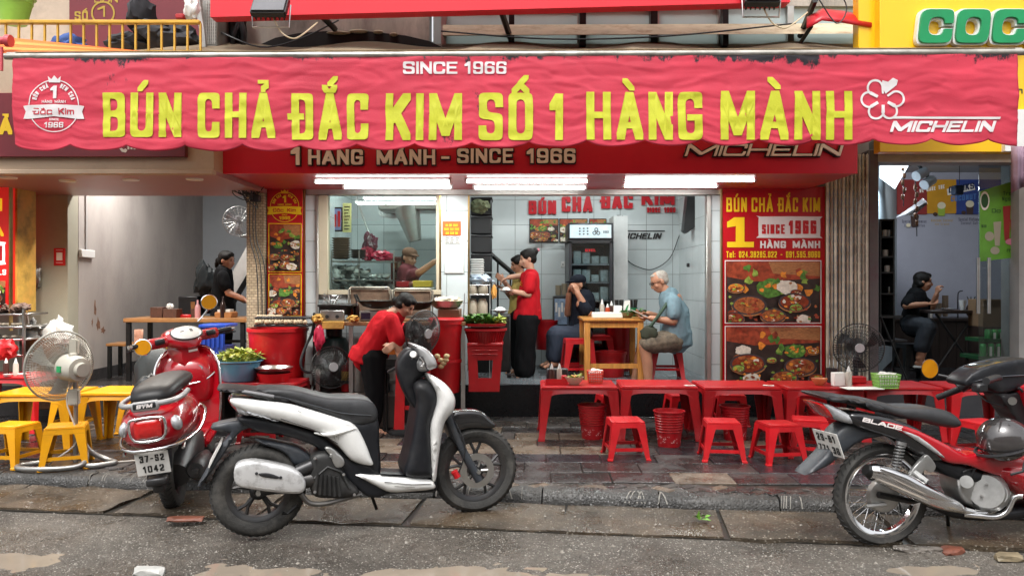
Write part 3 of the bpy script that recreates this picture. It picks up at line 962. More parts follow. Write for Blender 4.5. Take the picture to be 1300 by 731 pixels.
val=mb.build('valance',cloth_m,awn,smooth=80)
sol=val.modifiers.new('t','SOLIDIFY');sol.thickness=.0015;sol.offset=1
def vmap(x,y,d):
 v=(bar_z(x)-.012-y)/hem(x)
 return vp(x,max(0,min(1,v)),.0068+d)
def on_cloth(o):
 """gives the print the shading of the cloth below it"""
 bm=bmesh.new();bm.from_mesh(o.data);bm.normal_update()
 for f in bm.faces:
  if f.normal.y>0:f.normal_flip()
 bm.to_mesh(o.data);bm.free()
 ns=[]
 for p in o.data.vertices:
  q=frame_of(awn)@p.co;x=q.x;v=max(0,min(.995,(bar_z(x)-.012-q.z)/hem(x)))
  a=vp(x+.02,v)-vp(x-.02,v);b=vp(x,v+.03)-vp(x,v-.03)
  ns.append(tuple(b.cross(a).normalized()*(1 if b.cross(a).y<0 else-1)))
 o.data.normals_split_custom_set_from_vertices(ns)
def vtext(mb,s,x0,y0,x1,y1,**k):
 q=AY/FPX
 p2,tr=text(s,(x0-650)*q,CAMH+(HZ-y1)*q,(x1-650)*q,CAMH+(HZ-y0)*q,grid=.02,**k)
 mb.flat(p2,tr,vmap)
def vpoly(mb,polys,g=.02):
 q=AY/FPX
 polys=[[((x-650)*q,CAMH+(HZ-y)*q)for x,y in p]for p in polys]
 xs_=[x for p in polys for x,y in p];ys_=[y for p in polys for x,y in p]
 ex=[];x=min(xs_)
 while x<max(xs_):
  y=min(ys_)
  while y<max(ys_):ex.append((x,y));y+=g
  x+=g
 p2,tr=fill(polys,ex)
 mb.flat(p2,tr,vmap)
def stroke(pts,w,closed=False):
 """quads along a polyline in pixels"""
 out=[];N=len(pts)
 for i in range(N if closed else N-1):
  a=V(pts[i]);b=V(pts[(i+1)%N]);d=(b-a)
  if d.length<1e-6:continue
  d.normalize();n=V((-d.y,d.x))*w/2;e=d*w*.3
  out.append([tuple(a-n-e),tuple(b-n+e),tuple(b+n+e),tuple(a+n-e)])
 return out
mb=MB()
canv_y=pm('yellow_canvas_print',(.55,.56,.025),.6,var=.1,vs=6,bump=.1,bs=120)
for s_,x0,y0,x1,y1 in(('BÚN',133,119,232,175),('CHẢ',253,119,350,176),('ĐẮC',371,119.5,468,178),('KIM',490,119.5,587,178.5),('SỐ',608,119,676,179),('1',697,120,717,179),('HÀNG',744,118,891,178.5),('MÀNH',914,116.5,1081,178)):
 vtext(mb,s_,x0,y0,x1,y1,w=.165,hb=.135,gap=.115)
on_cloth(mb.build('headline_lettering',canv_y,val))
mb=MB()
wt=pm('white_canvas_print',(.7,.66,.66),.6,var=.1,vs=8)
vtext(mb,'SINCE',512,79.5,581,95,w=.21,hb=.17,gap=.12)
vtext(mb,'1966',590,79.5,643,95,w=.2,hb=.15,gap=.13)
vtext(mb,'MICHELIN',1128,154.5,1258,168.5,w=.27,hb=.22,gap=.1,shear=.35)
vpoly(mb,[[(1133,148.5),(1268,149.5),(1267,152.5),(1132,151.5)]])
fl_=[]
for k in range(6):
 a=-PI/2+k*PI/3+.5
 cx,cy_=1119+17*math.cos(a),127+17*math.sin(a)
 if k==0:
  fl_.append([(1119+8*math.cos(a),127+8*math.sin(a)),(cx+10,cy_-3),(cx+11,cy_-9),(cx+5,cy_-12),(cx-1,cy_-7),(cx-8,cy_-9),(cx-9,cy_-2)])
 else:
  pts=[(1119+8*math.cos(a-.6),127+8*math.sin(a-.6))]+[(cx+9.5*math.cos(a+t*.19-1.9),cy_+9.5*math.sin(a+t*.19-1.9))for t in range(21)]+[(1119+8*math.cos(a+.6),127+8*math.sin(a+.6))]
  fl_+=stroke(pts,2.6)
vpoly(mb,fl_,.05)
on_cloth(mb.build('white_lettering',wt,val))
mb=MB()
def ring(cx,cy,r,w,a0=0,a1=2*PI,n=48):
 return stroke([(cx+r*math.cos(fr(a0,a1,k/n)),cy+r*math.sin(fr(a0,a1,k/n)))for k in range(n+1)],w)
def arc_text(s,cx,cy,r,h,a0,a1,w=.2):
 """letters bent round a circle, in pixels, y down"""
 L=r*(a1-a0)
 p2,tr=text(s,0,0,L,h,w,.17,.18)
 return[(cx+(r+y)*math.cos(a0+x/r),cy+(r+y)*math.sin(a0+x/r))for x,y in p2],tr
def logo(put,putt,cx,cy,k,banner,ink,two):
 """round badge: ring, crown, 1, ribbon with the name, year; put(polys, colour) putt(pts, tris, colour)"""
 R_=31*k
 put(ring(cx,cy,R_,1.3*k,PI*1.0,PI*1.42)+ring(cx,cy,R_,1.3*k,PI*1.58,PI*2)+ring(cx,cy+3*k,R_,1.2*k,PI*.12,PI*.88),ink)
 put([[(cx-7*k,cy-28*k),(cx-8*k,cy-36*k),(cx-4*k,cy-32*k),(cx,cy-37*k),(cx+4*k,cy-32*k),(cx+8*k,cy-36*k),(cx+7*k,cy-28*k)]],ink)
 for s_,a0,a1 in(('BÚN CHẢ',PI*1.08,PI*1.40),('NEM CUA',PI*1.60,PI*1.92)):
  p2,tr=arc_text(s_,cx,cy,22.5*k,5.6*k,a0,a1,.18)
  putt(p2,tr,ink)
 def tx(s,x0,y0,x1,y1,c,w=.2):
  p2,tr=text(s,cx+x0*k,-(cy+y1*k),cx+x1*k,-(cy+y0*k),w,.16,.14)
  putt([(x,-y)for x,y in p2],tr,c)
 tx('1',-4.5,-24,4.5,-8,ink,.26)
 tx('HÀNG MÀNH',-15,-5.6,15,-2,ink,.17)
 put([[(cx-33*k,cy+1*k),(cx-38*k,cy+2*k),(cx-35*k,cy+9*k),(cx-38*k,cy+18*k),(cx-30*k,cy+18*k),(cx,cy+14.5*k),(cx+30*k,cy+18*k),(cx+38*k,cy+18*k),(cx+35*k,cy+9*k),(cx+38*k,cy+2*k),(cx+33*k,cy+1*k),(cx,cy-.5*k)]],banner)
 tx('Đắc Kim',-25,4.5,25,12.5,two,.17)
 tx('SINCE',-6,17,6,20,ink,.18)
 tx('1966',-12,22,12,29,ink,.2)
qy=AY/FPX
def vput(polys,c):
 mb.m=c;vpoly(mb,polys,.04)
def vputt(pts,tr,c):
 mb.m=c
 mb.flat([((x-650)*qy,CAMH+(HZ-y)*qy)for x,y in pts],tr,(lambda x,y,d:vmap(x,y,.0025))if c==1 else vmap)
logo(vput,vputt,71,134,1.0,0,0,1)
on_cloth(mb.build('round_badge',[wt,pm('red_canvas_print',(.5,.02,.04),.6)],val))
mb=MB()
mb.tube([bx0-V((.06,0,0)),bx1+V((.05,0,0))],.022,12)
mb.tube([bx0-V((.06,-.03,-.012)),bx1+V((.05,.03,.012))],.026,12)
mb.build('front_bar',pm('grimy_steel',(.42,.4,.36),.45,.6,var=.4,vs=6,dirt=.9,dirtcol=(.04,.035,.03),ds=5,stretch=(.6,1,1)),awn)
mb=MB()
n=60
rows=[]
for j in range(9):
 t=j/8;Y=fr(AY,7.72,t)
 rows.append([V((fr(fr(bx0.x,-3.15,t),fr(bx1.x,4.15,t),i/n),Y,fr(bar_z(fr(bx0.x,bx1.x,i/n))+.03,P(0,57,7.72).z+.03*math.sin(i*.55)*t,t)-.05*math.sin(t*PI)*(1 if i%12 else .6)))for i in range(n+1)])
mb.loft(rows,False,False)
cv=mb.build('canvas_roof',canvas_top,awn,smooth=80)
cv.modifiers.new('t','SOLIDIFY').thickness=.003
mb=MB()
for x0 in(bx0.x+.4,-1.2,1.4,bx1.x-.6):
 mb.tube([(x0,AY+.03,bar_z(x0)-.02),(x0+.05,6.4,3.25),(x0,7.7,3.15)],.016,8)
mb.build('folding_arm',black_met,awn)
# ------------------------------------------------------------------ printed posters
food_cols=[pm('print_dark_table',(.035,.02,.016),.4,var=.6,vs=8),pm('print_red_brown',(.3,.05,.02),.4,var=.6,vs=14),pm('print_leaf_green',(.08,.2,.03),.4,var=.6,vs=25),
pm('print_white_noodle',(.72,.66,.56),.4,var=.2,vs=40),pm('print_grilled_meat',(.33,.1,.03),.4,var=.7,vs=30),pm('print_bowl',(.05,.04,.045),.35,var=.3),
pm('print_orange',(.7,.24,.03),.4,var=.4,vs=25),pm('print_sauce',(.22,.035,.012),.3,var=.5,vs=25),pm('print_herb_light',(.25,.36,.06),.4,var=.5,vs=25),pm('print_wicker',(.38,.16,.06),.4,var=.5,vs=30,stretch=(1,1,6))]
def food_print(name,parent,x0,y0,x1,y1,Y,seed,off=.006):
 """a food photograph: dark table, wicker behind, bowls of noodles, herbs and grilled pork, seen from above at a slant"""
 r=random.Random(seed);mb=MB();lay=[off]
 def put(poly,c):
  lay[0]+=.00025;mb.m=c
  poly=[(min(x1-.5,max(x0+.5,x)),min(y1-.5,max(y0+.5,y)))for x,y in poly]
  if abs(area(poly))>.3:ppoly(mb,poly,Y,lay[0])
 W_,H_=x1-x0,y1-y0
 put([(x0,y0),(x1,y0),(x1,y1),(x0,y1)],0)
 put([(x0,y0),(x1,y0),(x1,y0+H_*.28),(x0+W_*.3,y0+H_*.33),(x0,y0+H_*.25)],1)
 put([(x0+W_*.45,y0),(x1,y0),(x1,y0+H_*.24),(x0+W_*.5,y0+H_*.2)],9)
 def blob(cx,cy,rx,ry,c,n=11,j=.3):
  put([(cx+rx*math.cos(2*PI*k/n)*(1+r.uniform(-j,j)),cy+ry*math.sin(2*PI*k/n)*(1+r.uniform(-j,j)))for k in range(n)],c)
 s_=min(W_,H_)
 for k in range(16):
  blob(x0+W_*r.random(),y0+H_*r.uniform(.1,.5),s_*.06,s_*.06,r.choice([2,2,8,6,1]),9,.5)
 spots=[(.22,.45,.15,3),(.62,.42,.17,2),(.36,.68,.22,7),(.78,.7,.2,4),(.88,.42,.1,6),(.12,.74,.1,8),(.55,.88,.17,4),(.16,.93,.13,3),(.9,.92,.12,7)]
 r.shuffle(spots)
 spots=[(min(.93,max(.07,fx+r.uniform(-.16,.16))),fy,rr*r.uniform(.85,1.4),c)for fx,fy,rr,c in spots]+[(r.random(),r.uniform(.4,.95),.09,r.choice([4,6,7,8]))for k in range(4)]
 spots.sort(key=lambda q:q[1])
 if seed%2:spots=[(1-q[0],)+q[1:]for q in spots]
 for fx,fy,rr,c in spots:
  cx=x0+W_*(fx+r.uniform(-.04,.04));cy=y0+H_*(fy+r.uniform(-.03,.03));rx=s_*rr;ry=rx*.55
  if c in(3,2):
   blob(cx,cy,rx,ry*1.2,c,18,.12)
   for k in range(16):blob(cx+rx*r.uniform(-.8,.8),cy+ry*r.uniform(-1,.7),rx*.2,rx*.13,r.choice([c,c,8 if c==2 else 3,6 if c==2 else 9]),7,.5)
   continue
  put(disc(26,cx,cy+ry*.16,rx*1.08,ry*1.1),9)
  put(disc(26,cx,cy,rx*1.08,ry*1.08),5)
  put(disc(26,cx,cy,rx*.94,ry*.92),c)
  for k in range(20):
   a=r.uniform(0,6.28);q=r.uniform(0,.75)
   blob(cx+rx*q*math.cos(a),cy+ry*q*math.sin(a),rx*r.uniform(.1,.22),ry*r.uniform(.12,.25),r.choice([4,1,6,4,7,8,3,1]),7,.4)
 for k in range(26):
  blob(x0+W_*r.random(),y0+H_*r.uniform(.55,1),s_*.03,s_*.02,r.choice([2,6,1,4,8]),7,.5)
 return mb.build(name,food_cols,parent,smooth=0)
def board(name,label,cat,x0,y0,x1,y1,Y,mat,th=.03,bev=.003):
 c=P((x0+x1)/2,y1,Y)
 t=thing(name,label,cat,(c.x,Y,c.z))
 mb=MB();mb.pbox(x0,y0,x1,y1,Y,th,bev);mb.build('panel',mat,t)
 return t
print_red=pm('poster_red',(.45,.006,.012),.25,var=.08,vs=2,coat=.3)
# wide poster on the right of the shop front
po=board('menu_poster','tall wide red shop poster with two food photos beside the folding gate','poster',917,237,1047.5,487,YF-.06,print_red)
Y=YF-.06
part('edge_trim',brass,po,lambda m:(m.pbox(915.5,236,917,488,Y-.008,.05),m.pbox(1047.5,236,1049,488,Y-.008,.05)))
mb=MB();mb.m=0
for s_,x0,y0,x1,y1,w in(('BÚN',922,251,948,269,.13),('CHẢ',954,251,981,269,.13),('ĐẮC',988,251,1013,269,.13),('KIM',1019,251,1041,269,.13),('Tel: 024.38285.022 - 091.595.9060',922,319,1041,327,.15)):
 ptext(mb,s_,x0,y0,x1,y1,Y,.004,0,w,.14,.12)
ppoly(mb,[(932,276),(945,276),(945,307),(957,307),(957,314),(923,314),(923,307),(934,307),(934,287),(923,289),(923,282)],Y,.004)
mb.m=1
ptext(mb,'HÀNG MÀNH',965,306,1041,315,Y,.004,0,.24,.2,.15)
ppoly(mb,sm([(963,276),(966,275),(1038,275),(1041,278),(1041,300),(1038,302),(966,302),(963,299)],2),Y,.004)
fx=920,330,1044,408
for x0,y0,x1,y1 in((920.5,331,1042,410),(920.5,414,1042,486)):
 for q in stroke([(x0,y0),(x1,y0),(x1,y1),(x0,y1)],1.2,True):ppoly(mb,q,Y,.004+rnd.uniform(0,.0004))
mb.m=2
ptext(mb,'SINCE',967,285,996,297,Y,.006,0,.2,.18,.14)
ptext(mb,'1966',1001,280,1036,297,Y,.006,0,.2,.18,.14)
mb.build('poster_lettering',[gold_print,white_print,red_print],po)
food_print('food_photo',po,921.5,332,1041,409,Y,3)
food_print('food_photo',po,921.5,415,1041,485.5,Y,8)
# narrow poster left of the kitchen window
Y=YF-.05
po2=board('banner_poster','narrow vertical red poster with a yellow round badge left of the kitchen window','poster',339,238,384,402,Y,print_red)
food_print('food_photo',po2,342.5,285,381.5,344,Y,5)
food_print('food_photo',po2,342.5,349,381.5,400,Y,6)
mb=MB()
for x0,y0,x1,y1 in((341.5,284,382.5,345),(341.5,348,382.5,401)):
 for q in stroke([(x0,y0),(x1,y0),(x1,y1),(x0,y1)],1,True):ppoly(mb,q,Y,.004+rnd.uniform(0,.0004))
def pput(polys,c):
 mb.m=c
 for p in[polys]if False else polys:
  pass
 pts,tr=fill(polys);mb.flat(pts,tr,lambda x,y,d:P(x,y,Y)+V((0,-.005,0)))
def pputt(pts,tr,c):
 mb.m=c;mb.flat(pts,tr,lambda x,y,d:P(x,y,Y)+V((0,-.007 if c==1 else-.005,0)))
logo(pput,pputt,361.5,262,.58,0,0,1)
mb.build('round_badge',[gold_print,red_print],po2)
# notices on the tiled pillar
n1=board('notice','small orange notice with yellow lines of text on the white tiled pillar','notice',562,281,585,299,YF,pm('orange_paper',(.75,.1,.01),.5),.012)
for o in(n1,):o.location.y-=.013
mb=MB()
for i,s_ in enumerate(('MỜI QUÝ KHÁCH','THANH TOÁN TRƯỚC','XIN CẢM ƠN')):
 s_=s_.replace('Ờ','O').replace('Ý','Y').replace('Á','A').replace('Ớ','O').replace('Ơ','O')
 ptext(mb,s_,564+(i!=1)*2,284.5+i*5,583-(i!=1)*2,287.6+i*5,YF,.016,0,.16,.15,.15)
mb.build('notice_lettering',gold_print,n1)
n2=board('notice','white paper notice with dark print below the orange notice','notice',563.5,300,585,309.5,YF,paper,.008)
n2.location.y-=.009
mb=MB()
for i in range(3):
 for k in range(3):mb.pbox(565+k*6.5,301.8+i*2.6,570+k*6.5-(i+k)%2,303+i*2.6,YF-.0115,.001)
mb.build('print_line',black_print,n2)
n3=board('notice','framed pale payment card hanging on the tiled pillar under the paper notice','notice',564.5,312,589,347,YF,pm('grey_card',(.62,.62,.6),.4),.014,.004)
n3.location.y-=.015
part('card',paper,n3,lambda m:m.pbox(568,315,586,344,YF-.018,.002))
# ------------------------------------------------------------------ kitchen window and what it shows
kw=thing('kitchen_window','cream framed kitchen window with cooks and white bowls behind the glass','window',(P(484,370,YF).x,YF,P(0,372,YF).z))
cream=pm('cream_paint',(.52,.45,.33),.5,var=.08,vs=3,dirt=.3,dirtcol=(.25,.2,.12))
def kframe(m):
 m.pbox(404,248,416,374,YF-.02,.1,.004);m.pbox(416,368,560,374,YF-.022,.1,.004);m.pbox(553.5,248,557.5,368,YF-.02,.06,.003)
part('frame',cream,kw,kframe)
part('pane',glass('kitchen_glass',(.86,.92,.9),.1),kw,lambda m:m.pbox(415,248,554,369,YF+.02,.006))
part('kitchen_wall',white_tile,shop,lambda m:(m.pbox(403.5,370,560,488,YF+.03,.06),m.b2((-.56,YF+.22,FL),(-.48,YF+1.0,3.1))))
sh=thing('dish_rack','steel wire dish rack heaped with white bowls behind the kitchen glass','rack',(P(455,0,8.75).x,8.75,FL))
def rack(m):
 for y in(331,355,367):
  m.pbox(420,y,500,y+1.5,8.55,.4)
 for x in(420,455,499):m.pbox(x,318,x+1.6,372,8.55,.02)
 for x in(420,499):m.pbox(x,318,x+1.6,372,8.93,.02)
 a=P(420,370,8.6);b=P(499,370,8.6)
 for x in(a.x,b.x):m.b2((x-.012,8.58,FL),(x+.012,8.6,a.z));m.b2((x-.012,8.9,FL),(x+.012,8.92,a.z))
part('wire_frame',steel,sh,rack)
bowl_m=pm('white_china',(.74,.76,.74),.2,var=.05,vs=6,coat=.3)
def mk_bowl(m,c,r,h,tilt=None):
 M=Matrix.Translation(c)
 if tilt is not None:M=M@tilt
 m.lathe([(r*.45,0),(r*.5,h*.08),(r*.85,h*.5),(r,h),(r*.95,h),(r*.8,h*.5),(r*.4,h*.14),(0,h*.12)],M,16)
bowls=[]
for row,(y,n,x0,x1)in enumerate(((366,13,424,497),(361,12,424,496),(353.5,12,424,496),(348,11,425,470),(343,8,426,455))):
 for k in range(n):
  x=fr(x0,x1,(k+.5)/n)+rnd.uniform(-1.2,1.2)
  p=P(x,y,8.62+rnd.uniform(0,.22))
  m=MB();mk_bowl(m,V(),.05,.04,Matrix.Rotation(rnd.uniform(-.9,.9),4,'X')@Matrix.Rotation(rnd.uniform(-.7,.7),4,'Y'))
  o=m.build('bowl',bowl_m,None);o.location=p
  tag(o,'white china bowl heaped with others in the wire dish rack behind the kitchen glass','bowl','white bowls in the dish rack')
def stack(name,lab,cat,x,y0,y1,rpx,Y,n,mat,grp=None):
 for k in range(n):
  a=P(x,fr(y1,y0,k/n),Y);r=rpx*Y/FPX;h=(y1-y0)*Y/FPX/n
  m=MB();m.lathe([(r*.7,0),(r,h*.9),(r,h),(r*.93,h),(r*.65,h*.12),(0,h*.12)],None,18)
  o=m.build(name,mat,None);o.location=a;tag(o,lab,cat,grp)
stack('clay_bowl','brown clay bowl in the tall stack at the left end of the dish rack','bowl',433,302,329,12,8.75,9,pm('brown_clay',(.2,.13,.08),.5,var=.2),'brown clay bowls stacked behind the glass')
stack('tin_plate','dark tin plate in the low stack beside the brown clay bowls','plate',455,317,328,10,8.7,5,pm('dark_tin',(.12,.11,.1),.35,.6),'dark tin plates stacked behind the glass')
wallpic=board('wall_picture','small framed blue and red picture high on the kitchen side wall','picture',421.5,263,434.5,294,9.2,black_met,.03)
part('print',pm('blue_print',(.22,.25,.45),.4,var=.3),wallpic,lambda m:m.pbox(423,265,433,292,9.195,.004))
part('red_shape',red_print,wallpic,lambda m:(m.pbox(424.5,272,427,288,9.192,.002),m.pbox(428.5,268,432,288,9.192,.002)))
nt_y=board('notice','pale yellow paper with faint writing on the kitchen wall behind the glass','notice',435,258,446,295,9.3,pm('yellow_paper',(.66,.6,.25),.7),.006)
part('print_line',black_print,nt_y,lambda m:[m.pbox(437,262+k*4,444-(k%3),263+k*4,9.297,.001)for k in range(8)])
hood=thing('extractor_duct','grey slanting extractor duct above the cook in the kitchen','duct',tuple(P(528,300,9.4)))
part('duct',alu,hood,lambda m:(m.tube([P(516,262,9.4),P(527,306,9.4)],[.16,.08],12),m.pbox(480,258,556,267,9.3,.5,.02)))
pipe=thing('mop_pole','slanting metal pole leaning in the kitchen behind the glass','pole',tuple(P(470,300,9.0)))
part('pole',steel,pipe,lambda m:m.tube([P(452,252,9.0),P(470,300,9.0)],.012,8))
bags=thing('hanging_bag','bundle of red and dark purple plastic bags hanging in the kitchen','bag',tuple(P(470,330,8.95)))
def lumpy(m,c,r,seed,n=14,amp=.25,sc=4):
 bm=bmesh.new();bmesh.ops.create_icosphere(bm,subdivisions=3,radius=1)
 for v in bm.verts:
  k=1+amp*noise.noise(v.co*sc*.5+V((seed,0,0)))+amp*.6*noise.noise(v.co*sc*1.4+V((0,seed,0)))
  v.co=V((v.co.x*r[0]*k,v.co.y*r[1]*k,v.co.z*r[2]*k))+V(c)
 m.bmesh_in(bm)
part('dark_bag',pm('purple_bag',(.1,.008,.03),.3,var=.3,bump=.3,bs=20),bags,lambda m:lumpy(m,P(470,309,8.95),(.08,.06,.11),3,amp=.5,sc=6))
part('red_bag',pm('pink_red_bag',(.45,.02,.06),.35,var=.3,bump=.3,bs=20),bags,lambda m:(lumpy(m,P(467,322,8.93),(.07,.06,.09),5,amp=.5,sc=6),lumpy(m,P(485,325,8.9),(.11,.06,.06),9,amp=.6,sc=7)))
fanw=thing('round_extractor','round white extractor fan high on the kitchen back wall','fan',tuple(P(500,270,9.9)))
part('ring',white_pl,fanw,lambda m:[m.tube([P(500+19*s*math.cos(a*PI/12),270+6.5*s*math.sin(a*PI/12),9.85)for a in range(24)],.006,6,True)for s in(1,.8,.6,.4)])
part('hub',black_pl,fanw,lambda m:m.sph(P(500,270,9.86),(.045,.03,.025)))
part('arm',white_pl,fanw,lambda m:m.tube([P(500,270,9.9),P(500,270,10.2)],.02,8))
ct=thing('prep_counter','steel counter with a red tray and yellow box in front of the cook','counter',(P(525,0,8.6).x,8.6,FL))
part('top',steel,ct,lambda m:m.pbox(503,365,552,368,8.4,.45,.004))
part('red_tray',red_pl2,ct,lambda m:m.pbox(503,357,519,364.7,8.42,.25,.006))
part('yellow_box',pm('yellow_tub',(.65,.42,.04),.4),ct,lambda m:m.pbox(524,356,548,364.7,8.42,.2,.006))
part('leg',steel,ct,lambda m:[m.b2((P(x,0,y).x-.015,y-.015,FL),(P(x,0,y).x+.015,y+.015,P(0,367,8.4).z-.02))for x,y in((505,8.45),(549,8.45),(505,8.8),(549,8.8))])
for k,(x,y,r,m_)in enumerate(((492,330,.05,'red_tray'),(505,326,.05,'g'),(516,332,.06,'g'),(528,318,.05,'p'))):
 pass
sf=thing('spice_shelf','dark red wooden shelf of jars behind the kitchen cook','shelf',tuple(P(520,366,9.2)))
part('case',pm('dark_red_wood',(.14,.03,.02),.5),sf,lambda m:(m.pbox(496,326,498,366,9.1,.2),m.pbox(517,326,519,366,9.1,.2),m.pbox(498,326,517,328,9.1,.2),m.pbox(498,340,517,341.5,9.1,.2),m.pbox(498,354,517,355.5,9.1,.2),m.pbox(496,326,519,366,9.32,.01)))
jm=[pm('jar_'+n_,c,.3,var=.2)for n_,c in(('amber',(.3,.12,.03)),('pale',(.5,.42,.3)),('red',(.4,.03,.02)))]
for i in range(3):
 for k in range(3):
  p=P(501+k*6,339.8+i*14-(0 if i<2 else 2),9.2)
  m=MB();m.cyl((0,0,0),(0,0,.08),.022,n=12);m.m=0
  o=m.build('jar',jm[(i+k)%3],None);o.location=p
  tag(o,'small spice jar on the dark red shelf behind the cook','jar','spice jars on the kitchen shelf')
  # ------------------------------------------------------------------ dining room back wall
Y=YB
ws=thing('wall_sign','red wall lettering with the shop name high on the white tiled back wall','sign',(P(764,268,Y).x,Y,P(0,272,Y).z))
def wl(m):
 for s_,x0,y0,x1,y1 in(('BÚN',671,255,706,272),('CHẢ',713,250,752,269),('ĐẮC',763,246,803,265),('KIM',814,242,856,260.5)):
  ptext(m,s_,x0,y0,x1,y1,Y,.01,.02,.26,.17,.12)
 ptext(m,'SINCE 1966',821,263.5,857,270,Y,.01,.02,.2,.18,.16)
part('raised_lettering',pm('red_acrylic',(.5,.01,.02),.3),ws,wl)
ms=thing('wall_sign','black wall sign with slanted lettering under a line beside the fridge','sign',(P(820,300,Y).x,Y,P(0,306,Y).z))
def ml(m):
 ptext(m,'MICHELIN',786,296,838,303.5,Y,.01,.004,.27,.22,.12,.32)
 m.pbox(790,292.6,844,293.8,Y-.012,.012)
 ppoly(m,[(787,283),(782,277),(783,273.5),(786,273.5),(787.5,275.5),(790,273.5),(793,275),(792,279)],Y,.012,.004)
 for k in range(4):
  a=k*1.2+1.2
  for q in ring(784+6*math.cos(a),284+6*math.sin(a),3.6,1.2,0,2*PI,14)[:]:ppoly(m,q,Y,.012+k*.0006)
part('raised_lettering',black_print,ms,ml)
for k,(x0,x1,sd)in enumerate(((672,709,21),(710,746,22),(748,770,23))):
 lab=('food photo panel at the left end of the row under the red wall letters','middle food photo panel of the row behind the fridge top','short food photo panel right of the fridge top')[k]
 t=board('photo_panel',lab,'picture',x0,277.5,x1,308,YB-.02,black_met,.018)
 food_print('food_photo',t,x0+.5,278,x1-.5,307.5,YB-.02,sd,.002)
 # display fridge
fg=thing('display_fridge','black upright glass door drinks fridge with a lit header against the back wall','fridge',(P(750,0,9.75).x,9.75,FL))
Yg=9.45
dk=pm('fridge_black',(.02,.022,.028),.35)
def fcase(m):
 m.pbox(722,306,726,468,Yg,.7,.004);m.pbox(774,306,778,468,Yg,.7,.004)
 m.pbox(722,304,778,309,Yg,.7,.004);m.pbox(726,455,774,468,Yg,.7,.004);m.pbox(726,309,774,455,Yg+.6,.1)
 m.pbox(721,283,779,304,Yg-.03,.5,.01)
part('cabinet',dk,fg,fcase)
part('door_pane',glass('fridge_glass',(.8,.88,.92),.15),fg,lambda m:m.pbox(726,309,774,455,Yg+.01,.006))
part('header_panel',pm('fridge_header',(.5,.62,.68),.3,var=.25,vs=9,emit=(.5,.68,.75),es=.2),fg,lambda m:m.pbox(723.5,285.5,776,302,Yg-.036,.008))
def hp(m):
 for q in ring(757,291.5,2,.9,n=12)+ring(754.5,295.8,2,.9,n=12)+ring(759.5,295.8,2,.9,n=12):ppoly(m,q,Yg-.036,.002+rnd.uniform(0,.001))
 for k in range(9):
  ppoly(m,disc(7,736+(k%3)*5,290+(k//3)*3.6,1.3,.9),Yg-.036,.002)
 ptext(m,'SINCE',766,293,773,296,Yg-.036,.002,0,.18,.18,.2)
part('header_mark',black_print,fg,hp)
part('shelf',steel,fg,lambda m:[m.pbox(726,y,774,y+1.5,Yg+.05,.5)for y in(335,358,381,404,428)])
boxm=pm('clear_food_box',(.6,.62,.56),.3,var=.3,vs=30)
def stock(m):
 for y in(335,358,381,404):
  for k in range(4):
   h=rnd.uniform(9,17)
   m.pbox(728+k*11.4,y-h,738+k*11.4,y-.2,Yg+.12+rnd.uniform(0,.08),.2,.008)
part('stock',boxm,fg,stock)
part('strip',red_print,fg,lambda m:ptext(m,'DENVEL',743,316,756,319.5,Yg+.004,0,.001,.2,.2,.2))
wallp=part('wall_return',pm('pale_wall',(.55,.57,.57),.5),shop,lambda m:m.pbox(779,274,797,470,9.75,.45))
# wiring on the right side wall
cb=thing('power_cable','black cable looping down the white tiled wall beside the fridge to a coiled plug','cable',tuple(P(830,330,YB-.02)))
part('cord',black_pl,cb,lambda m:(m.tube([P(797,331,YB-.03),P(808,338,YB-.03),P(828,342,YB-.03),P(850,328,YB-.03),P(862,300,YB-.03),P(868,285,YB-.03)],.006,6,smooth=5),
m.tube([P(881,285,9.6),P(880,330,9.6),P(882,345,9.6),P(884,352,9.6),P(880,356,9.6),P(878,345,9.6),P(883,334,9.6)],.005,6,smooth=4)))
part('plug',black_pl,cb,lambda m:m.pbox(872,334,882,339,9.58,.03,.008))
spk=thing('wall_speaker','dark slanted speaker box high on the right wall of the dining room','speaker',tuple(P(880,270,9.3)))
part('case',black_pl,spk,lambda m:m.prism([(868,293),(873,247),(888,247),(886,286),(872,296)],lambda x,y,d:P(x,y,9.3)+V((0,d,0)),.15))
swb=thing('switch_box','white switch box at the top of the right wall by the shutter rail','switch',tuple(P(897,258,8.5)))
part('box',white_pl,swb,lambda m:m.b2((XR-.04,8.5,P(0,268,8.5).z),(XR+.002,8.62,P(0,252,8.5).z),.006))
part('button',black_pl,swb,lambda m:m.b2((XR-.045,8.53,P(0,262,8.5).z),(XR-.038,8.59,P(0,258,8.5).z)))
soc=thing('wall_socket','white power socket on the tiled back wall left of the fridge','socket',tuple(P(717,336,YB)))
part('plate',white_pl,soc,lambda m:m.pbox(712.5,332,721,339,YB-.012,.02,.003))
part('hole',black_pl,soc,lambda m:[m.pbox(714+k*3.5,335,715.3+k*3.5,336.5,YB-.014,.004)for k in range(2)])
